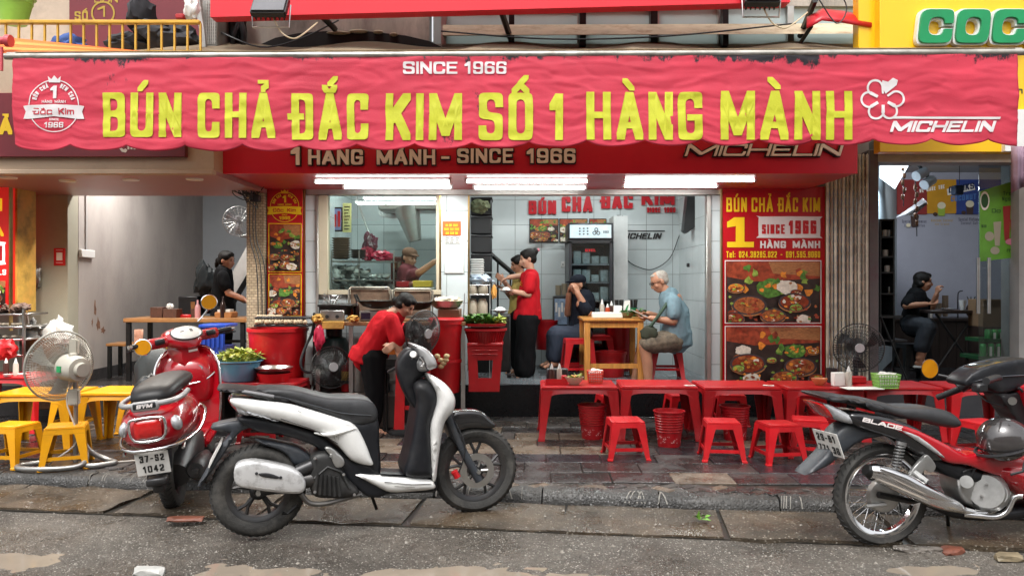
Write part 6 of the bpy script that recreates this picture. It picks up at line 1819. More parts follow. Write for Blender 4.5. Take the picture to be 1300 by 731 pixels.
def dark_fan(name,lab,x,y,Y,axx,r,foot,seed=0,low=False):
 C=P(x,y,Y);axx=V(axx).normalized()
 t=thing(name,lab,'fan',foot)
 part('guard',pm('dark_wire',(.07,.07,.07),.35,.7),t,lambda m:cage(m,C,axx,r,.13,60,8,.002,.006))
 part('blade',pm('dark_blade',(.015,.015,.017),.3),t,lambda m:blades(m,C,axx,r*.92))
 part('motor',black_pl,t,lambda m:m.tube([C-axx*.06,C-axx*.1,C-axx*.2,C-axx*.22],[.06,.085,.08,.03],18))
 hubp=part('hub',pm('hub_grey',(.4,.41,.42),.3),t,lambda m:m.tube([C+axx*.066,C+axx*.08],[.045,.043],18))
 hubp['label']='grey centre badge of the fan guard'
 F=V(foot)
 if low:
  part('stand',steel,t,lambda m:m.tube([C+V((-.17,0,-.02)),V((C.x-.2,C.y+.02,F.z+.03)),V((C.x-.22,C.y-.12,F.z+.015)),V((C.x+.28,C.y-.12,F.z+.015))],.012,8,smooth=3)or m.tube([V((C.x-.2,C.y+.16,F.z+.015)),V((C.x+.28,C.y+.14,F.z+.015))],.012,8))
 else:
  part('pole',black_met,t,lambda m:m.tube([C-axx*.14-V((0,0,.07)),V((F.x,F.y,C.z-.25)),V((F.x,F.y,F.z+.04))],.02,10))
  part('base',black_pl,t,lambda m:m.lathe([(0,0),(.17,0),(.175,.02),(.06,.05),(.03,.09),(0,.09)],Matrix.Translation(F),28))
 return t
dark_fan('standing_fan','dark standing fan behind the handlebar of the white scooter',537,422,7.25,(.72,-.66,-.12),.205,(P(517,0,7.3).x,7.3,SW))
dark_fan('floor_fan','small dark floor fan on a steel stand left of the bending woman',421,466,7.65,(.45,-.85,.12),.2,(P(420,0,7.6).x,7.6,P(420,500,7.65).z),low=True)
dark_fan('standing_fan','dark standing fan in front of the folding gate',1090,441,7.75,(-.25,-.97,0),.235,(P(1089,0,7.78).x,7.82,SW))
# ------------------------------------------------------------------ kitchen front
ck=thing('cooking_counter','cooking counter with a grubby wooden top under the kitchen window','counter',(P(490,0,7.9).x,7.9,SW))
cz=P(0,408,7.7).z
part('top',pm('grubby_wood',(.3,.16,.07),.6,var=.4,vs=6,dirt=.5,stretch=(1,10,10)),ck,lambda m:(m.b2((P(402,0,7.7).x,7.65,cz-.04),(P(592,0,7.7).x,8.15,cz),.006),))
part('cloth_edge',pm('ochre_cloth',(.5,.28,.06),.9,var=.3,bump=.4),ck,lambda m:(m.b2((P(408,0,7.6).x,7.62,cz-.07),(P(436,0,7.6).x,7.649,cz+.006),.006),lumpy(m,P(448,404,7.62),(.06,.04,.03),3,amp=.5),lumpy(m,P(403,404,7.64),(.05,.04,.04),6,amp=.5)))
for x,y in((P(446,0,7.7).x,7.7),(P(404,0,7.7).x,7.7),(P(588,0,7.7).x,7.7),(P(404,0,8.1).x,8.1),(P(588,0,8.1).x,8.1)):
 part('leg',steel,ck,lambda m:m.b2((x-.02,y-.02,SW),(x+.02,y+.02,cz-.041)))
part('low_shelf',pm('sooty_shelf',(.05,.045,.04),.6),ck,lambda m:m.b2((P(404,0,7.75).x,7.72,.5),(P(588,0,7.75).x,8.12,.53)))
stv=thing('gas_stove','black gas stove with a steel front on the left of the cooking counter','stove',(P(421,0,7.75).x,7.75,cz))
part('body',black_met,stv,lambda m:m.b2((P(404,0,7.7).x,7.72,cz+.06),(P(439,0,7.7).x,8.1,P(0,388,7.7).z),.008))
part('steel_front',steel,stv,lambda m:m.b2((P(406,0,7.7).x,7.7,cz+.003),(P(437,0,7.7).x,7.73,P(0,393.5,7.7).z),.008))
part('knob',black_pl,stv,lambda m:[m.cyl(P(x,402,7.7),P(x,402,7.67),.018,n=14)for x in(415,428)])
part('pan_support',black_met,stv,lambda m:m.b2((P(402,0,7.68).x,7.7,P(0,389.5,7.7).z),(P(447,0,7.7).x,8.1,P(0,386.5,7.7).z),.006))
st2=thing('gas_stove','smaller steel fronted stove in the middle of the cooking counter behind the bending woman','stove',(P(475,0,7.75).x,7.75,cz))
part('body',steel,st2,lambda m:m.b2((P(456,0,7.7).x,7.7,cz+.003),(P(498,0,7.7).x,8.1,P(0,394,7.7).z),.01))
part('dark_panel',pm('purple_black',(.03,.02,.05),.2),st2,lambda m:m.b2((P(458,0,7.69).x,7.692,P(0,405,7.7).z),(P(470,0,7.69).x,7.7,P(0,397,7.7).z)))
bsk=thing('wire_basket','round wire strainer basket on the gas stove','basket',tuple(P(421,387,7.85)))
def wire_bowl(m,c,r,h):
 for k in range(12):
  a=PI*k/6
  m.tube([V(c)+V((r*.3*math.cos(a),r*.3*math.sin(a),0)),V(c)+V((r*math.cos(a),r*math.sin(a),h))],.004,5)
 for f in(.3,.65,1):
  m.tube([V(c)+V((r*f*math.cos(k*PI/10),r*f*math.sin(k*PI/10),h*(f-.3)/.7))for k in range(20)],.004,5,True)
part('wire',steel,bsk,lambda m:wire_bowl(m,P(421,386.5,7.88),.1,.09))
pan_m=pm('greasy_pan',(.3,.2,.14),.4,.3,var=.5,vs=6,dirt=.7,dirtcol=(.12,.05,.03),ds=4)
for k,(x0,y0,x1,y1)in enumerate(((443,365,496,393),(499,367,549,394))):
 t=thing('baking_tray',('greasy rectangular tray leaning against the kitchen window sill, left one','greasy rectangular tray leaning against the kitchen window sill, right one')[k],'tray',tuple(P((x0+x1)/2,y1,8.0)),0)
 part('pan',pan_m,t,lambda m:m.pbox(x0+2,y0+2,x1-2,y1+8,8.06,.012,.004))
 part('rim',pm('pan_rim',(.36,.33,.28),.35,.8,dirt=.5),t,lambda m:m.tube([P(x0+3,y0,8.04),P(x1-3,y0,8.04),P(x1,y0+3,8.04),P(x1,y1+8,8.04),P(x0,y1+8,8.04),P(x0,y0+3,8.04)],.012,8,True))
def wok(name,lab,x,y,Y,r,hnd):
 c=P(x,y,Y);t=thing(name,lab,'wok',tuple(c))
 part('pan',pm('black_iron',(.015,.014,.013),.45,.3,var=.4),t,lambda m:m.lathe([(r*.3,-.075),(r*.75,-.05),(r,0),(r*1.02,.004),(r*.98,.002),(r*.72,-.045),(0,-.065)],Matrix.Translation(c),28))
 part('handle',MATS['black_iron'],t,lambda m:m.tube([c+V((hnd*r*.98,-.06,0)),c+V((hnd*r*1.12,-.05,.06)),c+V((hnd*r*1.12,.05,.06)),c+V((hnd*r*.98,.06,0))],.01,6))
wok('wok','wide black wok with a loop handle in front of the left greasy tray',480,382,7.8,.2,-1)
wok('wok','black wok in front of the right greasy tray behind the bending woman',529,384,7.82,.17,1)
nd=thing('noodle_tray','steel oval tray heaped with pale noodles at the right end of the cooking counter','tray',tuple(P(567,392,7.8)))
part('tray',steel,nd,lambda m:m.lathe([(.1,0),(.13,.02),(.165,.075),(.175,.08),(.16,.075),(.125,.025),(0,.01)],Matrix.Translation(P(567,392,7.8)),28))
part('noodles',pm('pale_noodle',(.55,.48,.36),.6,var=.2,vs=30,bump=.8,bs=40),nd,lambda m:lumpy(m,P(567,383.5,7.8),(.15,.12,.06),3,amp=.35,sc=7))
bxw=tag(part('wooden_box',pm('dark_box_wood',(.14,.06,.03),.5),None,lambda m:m.b2((P(556,0,7.7).x,7.68,cz+.003),(P(584,0,7.7).x,7.95,P(0,392.5,7.7).z),.006)),'dark wooden box under the noodle tray','box')
gcy=thing('gas_cylinder','dark green gas cylinder under the cooking counter','gas cylinder',(P(424,0,7.95).x,7.95,.53))
part('body',pm('dark_green_paint',(.015,.05,.045),.4,dirt=.5),gcy,lambda m:m.lathe([(0,0),(.13,0),(.15,.03),(.15,.34),(.12,.4),(.05,.43),(.05,.47),(0,.47)],Matrix.Translation((P(424,0,7.95).x,7.95,.532)),26))
part('collar',black_met,gcy,lambda m:m.lathe([(.08,.42),(.085,.5),(.08,.5),(.075,.42)],Matrix.Translation((P(424,0,7.95).x,7.95,.532)),20))
exg=thing('fire_extinguisher','small red fire extinguisher right of the floor fan','extinguisher',(P(438,0,7.7).x,7.75,P(0,498,7.7).z))
ce=V((P(439,0,7.75).x,7.78,.42))
part('body',red_pl,exg,lambda m:m.lathe([(0,0),(.05,0),(.055,.02),(.055,.28),(.03,.33),(.015,.34),(0,.34)],Matrix.Translation(ce),18))
part('label',pm('extinguisher_label',(.6,.4,.1),.5),exg,lambda m:m.lathe([(.0562,.1),(.0562,.2)],Matrix.Translation(ce),18))
part('valve',black_met,exg,lambda m:m.tube([ce+V((0,0,.34)),ce+V((0,0,.38)),ce+V((-.06,0,.4))],.012,6))
ptx=thing('steel_pot','tall battered steel pot behind the legs of the bending woman','pot',(P(455,0,7.8).x,7.8,.42))
part('pot',pm('battered_steel',(.42,.4,.38),.35,.9,dirt=.5,bump=.2,bs=12),ptx,lambda m:m.lathe([(0,0),(.1,0),(.105,.01),(.105,.27),(.112,.275),(.112,.285),(.1,.28),(.1,.02),(0,.015)],Matrix.Translation((P(455,0,7.8).x,7.8,.42)),26))
plat=tag(part('wooden_step',pm('wet_board',(.06,.045,.04),.3),None,lambda m:m.b2((P(390,0,7.7).x,7.5,SW),(P(548,0,7.7).x,8.17,.415),.01)),'dark wet platform in front of the kitchen carrying fan and pot','platform')
grc=thing('charcoal_grill','low black charcoal grill with an orange fan paddle in front of the bending woman','grill',(P(505,0,7.5).x,7.42,SW))
part('tray',black_met,grc,lambda m:(m.b2((P(489,0,7.4).x,7.3,.68),(P(514,0,7.4).x,7.48,.72),.006),m.b2((P(489,0,7.4).x,7.3,.72),(P(514,0,7.4).x,7.31,.78)),m.b2((P(489,0,7.4).x,7.47,.72),(P(514,0,7.4).x,7.48,.78))))
part('leg',black_met,grc,lambda m:[m.tube([(P(x,0,7.4).x,y,.68),(P(x,0,7.4).x,y,SW)],.012,6)for x in(490,513)for y in(7.31,7.47)])
part('grate',steel,grc,lambda m:[m.b2((P(489,0,7.4).x,7.31+k*.022,.775),(P(514,0,7.4).x,7.316+k*.022,.782))for k in range(8)])
pdl=thing('paddle_fan','orange ribbed hand paddle held over the grill by the bending woman','paddle',tuple(P(496,446,7.3)))
part('blade',pm('orange_paddle',(.7,.24,.03),.5,var=.25,vs=30,stretch=(8,1,1)),pdl,lambda m:m.prism(sm([(491,436),(499,435),(504,440),(506,448),(500,450),(490,448)],3),lambda x,y,d:P(x,y,7.3)+V((0,d,0)),.012))
part('grip',wood_m,pdl,lambda m:m.tube([P(499,437,7.3),P(502,430,7.3)],.01,6))
rt_=thing('red_stool_tall','red plastic stool in front of the dark standing fan beside the white scooter seat','stool',(P(525,0,7.2).x,7.2,SW))
part('panel',red_pl,rt_,lambda m:(m.prism([(505,470),(550,470),(556,545),(500,545)],lambda x,y,d:P(x,y,7.2)+V((0,d,0)),.01)if False else(m.prism([(503,462),(514,462),(513,545),(500,545)],lambda x,y,d:P(x,y,7.15)+V((0,d,0)),.02),m.prism([(530,462),(545,462),(552,540),(540,540)],lambda x,y,d:P(x,y,7.15)+V((0,d,0)),.02),m.pbox(503,458,546,470,7.14,.3,.01),m.pbox(512,515,542,520,7.17,.01))))
# red buckets at the right end of the kitchen
def tub(name,lab,cat,x,y1,y0,rpx,Y,taper=.8,mat=None,rim=.012,n=36):
 b=P(x,y1,Y);r=rpx*Y/FPX;h=(y1-y0)*Y/FPX
 t=thing(name,lab,cat,tuple(b))
 part('tub',mat or red_pl,t,lambda m:m.lathe([(0,.003),(r*taper,.003),(r*taper,0),(r*fr(taper,1,.1),h*.1),(r*.985,h-.03),(r*1.03,h-.03),(r*1.03,h),(r*.95,h),(r*taper*.94,.02),(0,.02)],Matrix.Translation(b),n))
 return t
tub('red_bucket','lower red bucket of the pair beside the tiled pillar','bucket',566,497,455,22,7.75)
tub('red_bucket','upper red bucket stacked on another beside the tiled pillar','bucket',567,456,407,23,7.75)
part('lid',red_pl,bpy.data.objects['red_bucket.001'],lambda m:m.lathe([(0,.02),(.16,.02),(.187,0),(.187,-.015),(.15,0)],Matrix.Translation(P(567,405,7.75)),36))
gl_=thing('ginger_string','string of pale garlic or bread rings on the red bucket behind the scooter handlebar','food',tuple(P(562,457,7.45)))
part('rings',pm('pale_rings',(.5,.38,.2),.6,var=.3,vs=20),gl_,lambda m:[m.sph(P(x,y,7.42),(.03,.028,.024),10)for x,y in((555,452),(559,457),(563,461),(560,465),(567,452),(566,457))])
# rack with cup jars, herb basket on tall stool
rk=thing('wire_rack','steel wire cart with beige jars beside the tiled pillar','rack',(P(607,0,8.5).x,8.5,FL))
part('frame',steel,rk,lambda m:([m.tube([P(x,360,y),V((P(x,0,y).x,y,FL))],.008,6)for x in(592,622)for y in(8.4,8.7)],[m.tube([P(592,yy,8.4),P(622,yy,8.4),P(622,yy,8.7),P(592,yy,8.7)],.006,6,True)for yy in(362,374,404,440)],m.pbox(592,374,622,375,8.4,.3),m.pbox(592,404,622,405,8.4,.3)))
jar_m=pm('beige_jar',(.5,.42,.32),.4,var=.15,vs=30)
for x,y,h,lab in((600,404,25,'beige plastic jar on the lower shelf of the wire cart, left one'),(612.5,404,25,'beige plastic jar on the lower shelf of the wire cart, right one'),(600,374,13,'short beige jar on the upper shelf of the wire cart, left one'),(613,374,13,'short beige jar on the upper shelf of the wire cart, right one')):
 hh=h*.0085
 o=part('jar',jar_m,None,lambda m:m.lathe([(0,0),(.05,0),(.055,.01),(.055,hh*.75),(.04,hh*.92),(.035,hh),(0,hh)],None,22));o.location=P(x,y,8.5);tag(o,lab,'jar')
pb=thing('plastic_bag','bluish clear plastic bag on top of the wire cart','bag',tuple(P(610,357,8.5)))
part('bag',pm('blue_clear_bag',(.4,.47,.55),.25,var=.3,bump=.5,bs=15),pb,lambda m:lumpy(m,P(610,355,8.5),(.12,.1,.055),4,amp=.5,sc=6))
ob=thing('orange_cloth','small orange cloth hanging at the corner of the wire cart','cloth',tuple(P(627,370,8.45)))
part('cloth',pm('orange_rag',(.6,.28,.06),.8,bump=.4),ob,lambda m:lumpy(m,P(627,370,8.42),(.03,.03,.07),3,amp=.4))
hst=thing('tall_stool','tall red plastic stool with an oblong window in its front carrying the herb basket','stool',(P(615,0,7.7).x,7.75,P(0,497,7.7).z))
def hs(m):
 o=[(595,440),(636,440),(633,497),(598,497)]
 pts,tr=fill([[(593,438),(605,438),(608,497),(597,497)],[(627,438),(638,438),(634,497),(623,497)],[(593,438),(638,438),(637.5,457),(594.5,457)],[(597,480),(634,480),(634,497),(597,497)]])
 m.flat(pts,tr,lambda x,y,d:P(x,y,7.6)+V((0,.02-d,0)),.02)
 m.flat(pts,tr,lambda x,y,d:P(x,y,7.92)+V((0,.02-d,0)),.02)
 for x in(594,633):m.prism([(x,438),(x+4,438),(x+3*(1 if x<600 else-.3),497),(x+1-(x>600)*4,497)],lambda a,b,d:P(a,b,7.61)+V((0,d,0)),.3)
 for yy in(444,449):m.pbox(599,yy,632,yy+1.5,7.585,.012,.003)
 m.pbox(593,435,638.5,440,7.59,.35,.01)
part('frame',red_pl,hst,hs)
hb=thing('herb_basket','red colander basket heaped with green herbs on the tall red stool','basket',tuple(P(616,438,7.75)))
def hbk(m):
 c=P(616,441,7.75)
 m.lathe([(0,0),(.13,0),(.15,.02),(.195,.17),(.215,.17),(.215,.19),(.19,.19),(.14,.03),(0,.02)],Matrix.Translation(c),40)
 for k in range(40):
  a=k*PI/20
  m.tube([c+V((.158*math.cos(a),.158*math.sin(a),.04)),c+V((.198*math.cos(a),.198*math.sin(a),.165))],.004,4)
 m.lathe([(.18,.215),(.2,.215),(.205,.24),(.185,.24),(.18,.215)],Matrix.Translation(c),40)
part('basket',red_pl2,hb,hbk)
part('herbs',[herb,herb2],hb,lambda m:(leaves(m,P(609,411,7.75),.15,.13,.09,420,.055,5),setattr(m,'m',1),leaves(m,P(629,411,7.75),.09,.1,.07,150,.05,6)))
ricec=tag(part('rice_plate',bowl_m,None,lambda m:(m.lathe([(0,0),(.05,0),(.1,.02),(.09,.02),(0,.008)],Matrix.Translation(P(635,396,8.3)),20),m.sph(P(635,394,8.3),(.06,.06,.04),12))),'white plate of noodles on the edge of the cart beside the herb basket','plate')
crt=thing('dark_cart','dark metal trolley on castors behind the herb basket','trolley',(P(638,0,8.3).x,8.45,FL))
part('body',black_met,crt,lambda m:m.pbox(625,400,648,472,8.2,.4,.01))
part('castor',black_pl,crt,lambda m:[m.tube([P(x,475,y)-V((.02,0,0)),P(x,475,y)+V((.02,0,0))],.04,12)for x in(630,646)for y in(8.25,)])
# tub, table, basin and bowl between the red scooter and the narrow poster
rtb=mk_table('low_table','red low table carrying the blue basin and steel bowl behind the red scooter',red_pl2,(P(325,0,7.35).x,7.4,SW),0,.86,.5,.47)
tbz=SW+.475
mk_stool('low_stool','dark red stool under the low table in front of the narrow poster',red_pl2,(P(330,0,6.95).x,6.95,SW),R(5),.3,.27,.03,None,False)
tub('red_tub','big red tub with a lid of skewers in front of the narrow poster','tub',353,492,416,37,7.75,.82)
sk=thing('skewer_tray','black trays of pale skewered rolls lying on the big red tub','tray',tuple(P(350,412,7.7)))
part('tray',black_pl,sk,lambda m:(m.pbox(322,412,391,415,7.55,.35,.004),m.pbox(323,402.5,394,405,7.6,.3,.004)))
part('rolls',pm('pale_rolls',(.42,.33,.22),.6,var=.35,vs=25),sk,lambda m:([m.sph(P(326+k*4.1,409,7.56+(k%3)*.03),(.022,.03,.022),8)for k in range(16)],[m.sph(P(327+k*4,407,7.62),(.02,.03,.018),8)for k in range(15)],[m.sph(P(328+k*4,401,7.68),(.022,.04,.012),8)for k in range(8)]))
bc=thing('blue_basin','light blue plastic basin heaped with yellow green leaves','basin',tuple(P(304,467,7.35)))
part('basin',pm('sky_blue_plastic',(.12,.34,.5),.3,var=.06,coat=.2),bc,lambda m:m.lathe([(0,0),(.14,0),(.15,.01),(.195,.17),(.22,.185),(.22,.195),(.19,.185),(.14,.02),(0,.02)],Matrix.Translation((P(303,0,7.35).x,7.36,tbz)),36))
part('greens',[pm('yellow_greens',(.3,.3,.03),.5,var=.6,vs=20),herb2],bc,lambda m:(lumpy(m,(P(303,0,7.35).x,7.36,tbz+.18),(.16,.15,.09),3,amp=.3,sc=6),setattr(m,'m',1),leaves(m,(P(303,0,7.35).x,7.36,tbz+.18),.18,.16,.12,330,.06,8)))
sb=thing('steel_bowl','wide steel bowl in a red dish on the red low table','bowl',tuple(P(348,461,7.25)))
part('bowl',steel,sb,lambda m:m.lathe([(0,.06),(.12,.06),(.165,.125),(.175,.13),(.165,.132),(.12,.07),(0,.068)],Matrix.Translation((P(347,0,7.3).x,7.32,tbz-.05+.05)),36))
part('dish',red_pl,sb,lambda m:m.lathe([(0,0),(.13,0),(.155,.08),(.15,.08),(.12,.01),(0,.01)],Matrix.Translation((P(347,0,7.3).x,7.32,tbz)),36))
part('liquid',pm('cloudy_water',(.45,.4,.36),.1),sb,lambda m:m.lathe([(0,.1),(.148,.1)],Matrix.Translation((P(347,0,7.3).x,7.32,tbz)),30))
bcr=thing('blue_crate','blue plastic crate behind the handlebar of the red scooter','crate',tuple(P(270,455,7.5)))
def crate(m):
 m.pbox(253,415,285,440,7.5,.008);m.pbox(253,415,285,440,7.8,.008);m.pbox(253,440,285,455,7.5,.3)
 for k in range(6):m.pbox(252+k*5.8,413,254.5+k*5.8,441,7.485,.012)
 m.pbox(252,412,286,416,7.48,.34,.004)
part('crate',pm('blue_crate_plastic',(.015,.06,.4),.35,var=.15),bcr,crate)
part('crate_base',black_met,bcr,lambda m:m.b2((P(253,0,7.5).x,7.5,SW),(P(285,0,7.5).x,7.8,P(0,455.4,7.5).z)))
blk=thing('black_bag','black rubbish bag standing beside the red scooter front','bag',(P(215,0,7.4).x,7.4,SW))
part('bag',MATS['black_nylon'],blk,lambda m:lumpy(m,V((P(208,0,7.4).x,7.4,.52)),(.3,.22,.43),4,amp=.2,sc=5))
hose=thing('rubber_hose','thick black hose looped beside the narrow poster','hose',tuple(P(392,440,7.7)))
part('hose',black_pl,hose,lambda m:m.tube([P(399,398,7.65),P(397,420,7.65),P(388,440,7.6),P(382,458,7.55),P(385,470,7.55),P(396,472,7.6),P(404,462,7.65)],.014,8,smooth=6))
part('pole',black_met,hose,lambda m:m.tube([P(399,397,7.65),P(398,490,7.65)],.012,8))
# ------------------------------------------------------------------ dining room furniture
wtb=thing('dining_table','orange wooden table with sauces and menu where the old man sits','table',(P(780,0,8.6).x,8.75,FL))
zt2=P(0,404,8.45).z
xa=P(742,0,8.45).x;xb=P(817,0,8.45).x
part('tabletop',wood_o,wtb,lambda m:m.b2((xa-.02,8.43,zt2-.03),(xb+.02,9.1,zt2),.005))
part('apron',wood_o,wtb,lambda m:m.b2((xa+.06,8.46,zt2-.1),(xb-.06,8.48,zt2-.031)))
part('stretcher',wood_o,wtb,lambda m:m.b2((xa+.06,8.46,FL+.14),(xb-.06,8.49,FL+.19)))
for x in(xa+.03,xb-.03):
 for y in(8.475,9.05):
  part('leg',wood_o,wtb,lambda m:m.b2((x-.032,y-.03,FL),(x+.032,y+.03,zt2-.0305),.004))
def onT(x,Y=8.6):return V((P(x,0,Y).x,Y,zt2))
tbx=tag(part('tissue_tray',paper,None,lambda m:m.b2((onT(751).x,8.5,zt2+.001),(onT(789).x,8.6,P(0,396.5,8.5).z),.006)),'long white tissue box along the front of the wooden table','box')
wbx=tag(part('paper_box',paper,None,lambda m:m.b2((onT(780).x,8.62,zt2+.001),(onT(790).x,8.7,P(0,388,8.62).z),.004)),'small square white box on the wooden table behind the tissue box','box')
for x,m_,h,lab in((766,'clear_vinegar',.2,'clear bottle with a white cap on the wooden table'),(773,'chili_sauce',.15,'red sauce bottle on the wooden table'),(778,'brown_sauce',.18,'brown squeeze bottle on the wooden table')):
 small_bottle(lab,onT(x).x,8.72,zt2,MATS[m_],h,.026)
for x,Y_,c,lab in((786,8.85,black_pl,'black pot of chopsticks in the middle of the wooden table'),(804,8.95,pm('green_pot',(.02,.18,.08),.4),'black topped green pot of chopsticks at the right of the wooden table')):
 t=thing('chopstick_pot',lab,'pot',tuple(onT(x,Y_)))
 part('pot',c,t,lambda m:m.lathe([(0,0),(.042,0),(.05,.1),(.045,.1),(.036,.01),(0,.01)],Matrix.Translation(onT(x,Y_)),20))
 part('chopsticks',black_print,t,lambda m:[m.cyl(onT(x,Y_)+V((.02*math.cos(k),.02*math.sin(k),.01)),onT(x,Y_)+V((.045*math.cos(k),.045*math.sin(k),.19)),.007,n=6)for k in range(14)])
mnu=tag(part('menu_stand',[paper,pm('green_stripe',(.03,.25,.08),.5)],None,lambda m:(m.prism([(790,400),(793,382),(800,381),(800,398)],lambda x,y,d:P(x,y,8.68)+V((0,d,0)),.01),setattr(m,'m',1),m.prism([(792.5,396),(796,388),(798.5,386),(796,394)],lambda x,y,d:P(x,y,8.676)+V((0,d,0)),.003))),'folded white and green menu card standing on the wooden table','menu')
for x,Y_,lab in((796,8.55,'bowl of green herbs near the white box on the wooden table'),(812,8.9,'bowl at the back right corner of the wooden table')):
 t=thing('bowl',lab,'bowl',tuple(onT(x,Y_)))
 part('bowl',pm('olive_bowl',(.2,.18,.1),.35),t,lambda m:mk_bowl(m,onT(x,Y_),.085,.06))
 part('herbs',[herb],t,lambda m:leaves(m,onT(x,Y_)+V((0,0,.045)),.07,.07,.03,60,.04,int(x)))
g_is='taller red stools inside the dining room'
is0=mk_stool('dining_stool','red stool in front of the seated man with the cap, left of the wooden table',red_pl,(P(736,0,8.55).x,8.75,FL),R(3),.44,.3,.04,g_is,False)
for x,Y_,a,lab in((845,8.72,-4,'red stool the old man sits on'),(722,9.35,4,'red stool the man with the cap sits on'),(757,9.3,12,'red stool behind the left end of the wooden table')):
 place(is0,(P(x,0,Y_).x,Y_,FL),R(a),lab)
tub('red_basket','red plastic basket on the floor under the wooden table','basket',775,478,446,20,8.95,.82,red_pl)
tub('red_bin','big dark red bin under the back of the wooden table','bin',788,470,400,18,9.35,.8,red_pl2)
tub('red_bin','red bin standing by the back wall behind the woman in red','bin',693,443,406,15,9.7,.85,red_pl2)
brk=thing('bottle_crate','blue and white bottle rack with stacked bowls beside the man with the cap','rack',(P(711,0,9.8).x,9.8,FL))
part('case',black_pl,brk,lambda m:m.pbox(703,376,721,480,9.75,.3,.01))
part('panel',pm('blue_label',(.25,.35,.5),.4,var=.5,vs=14),brk,lambda m:m.pbox(704,379,720,412,9.74,.006))
part('print',paper,brk,lambda m:[m.pbox(705+k*3.7,384+(k%2)*6,707.6+k*3.7,396+(k%2)*6,9.735,.003)for k in range(4)])
stack('bowl','beige bowl in the left stack on the bottle rack','bowl',709,362,375,4.5,9.85,6,MATS['beige_bowl'],'beige bowls stacked on the bottle rack')
stack('bowl','beige bowl in the right stack on the bottle rack','bowl',716.5,360,375,4,9.85,6,MATS['beige_bowl'],'beige bowls in the second stack on the bottle rack')
# ------------------------------------------------------------------ motorbikes
tyre_m=pm('tyre_rubber',(.032,.031,.029),.75,var=.35,vs=14,bump=.35,bs=60,dirt=.75,dirtcol=(.15,.14,.125),ds=5)
rim_dark=pm('dark_alloy',(.05,.05,.052),.4,.6,var=.2,dirt=.5,dirtcol=(.14,.12,.1))
dark_plastic=pm('scooter_dark_plastic',(.01,.011,.014),.42,spec=.35,var=.2,vs=10,dirt=.3,dirtcol=(.08,.075,.07),ds=4)
grey_plastic=pm('scooter_grey_plastic',(.032,.037,.045),.45,var=.2,vs=10,dirt=.4,dirtcol=(.12,.11,.1),ds=4)
white_paint=pm('scooter_silver_white',(.74,.74,.72),.28,0,var=.04,vs=3,coat=.6,dirt=.3,dirtcol=(.35,.33,.3),ds=5)
red_gloss=pm('scooter_red_paint',(.42,.004,.012),.24,var=.06,vs=3,coat=.9,dirt=.12,dirtcol=(.25,.01,.01))
seat_vinyl=pm('seat_vinyl',(.028,.029,.032),.48,var=.2,vs=30,bump=.12,bs=160,dirt=.3,dirtcol=(.09,.085,.08))
cast_alu=pm('cast_aluminium',(.42,.42,.41),.42,.85,var=.2,vs=8,dirt=.5,dirtcol=(.1,.09,.08))
clear_lens=pm('clear_lens',(.45,.46,.48),.08,.2,var=.3,vs=20,coat=1)
red_lens=pm('red_lens',(.5,.01,.01),.1,var=.2,vs=40,coat=1)
reflection_m=pm('painted_reflection',(.85,.36,.01),.12,.35,var=.1,vs=4,coat=.6)  # orange base colour stands in for a yellow shopfront reflected in the mirrors
plate_m=pm('plate_white',(.68,.67,.64),.4,var=.05,dirt=.3)
muff_m=pm('muffler_silver',(.66,.66,.66),.3,.35,var=.06,coat=.4,dirt=.85,dirtcol=(.07,.06,.05),ds=9)
class Bike:
 """vertical plane through both wheel contacts; u forward, v up, w towards the photographer"""
 def __init__(s,rear,front,zx,zy,zs,z0=0.0):
  s.R=V((rear[0],rear[1],z0));F=V((front[0],front[1],z0));s.d=(F-s.R).normalized();s.L=(F-s.R).length
  s.n=V((s.d.y,-s.d.x,0));s.zx,s.zy,s.zs=zx,zy,zs
 def uv(s,x,y,w=0):
  px,py=s.zx+s.zs*x,s.zy+s.zs*y
  r=V(((px-650)/FPX,1,(HZ-py)/FPX));o=V((0,0,CAMH))
  t=((s.R+s.n*w-o).dot(s.n))/r.dot(s.n)
  p=o+r*t
  return((p-s.R).dot(s.d),p.z-s.R.z)
 def out(s,pts,w=0,k=3):
  q=[s.uv(x,y,w)for x,y in pts]
  return sm(q,k)if k else q
 def at(s,u,v,w=0):
  return s.R+s.d*u+s.n*w+V((0,0,v))
 def pt(s,x,y,w=0):
  return s.at(*s.uv(x,y,w),w)
 def panel(s,m,pts,T,Rr,w=None,off=0,res=.022,k=3,b=.72):
  m.pillow(s.out(pts,off+T*.9 if w is None else w,k),T,Rr,s.at,res,(lambda x,y:off)if off else None,b)
def tyre_prof(Ro,w,ri):
 h=Ro-ri
 return[(ri,-w*.32),(ri+h*.25,-w*.46),(ri+h*.6,-w*.5),(ri+h*.85,-w*.36),(Ro,-w*.16),(Ro+.002,0),(Ro,w*.16),(ri+h*.85,w*.36),(ri+h*.6,w*.5),(ri+h*.25,w*.46),(ri,w*.32)]
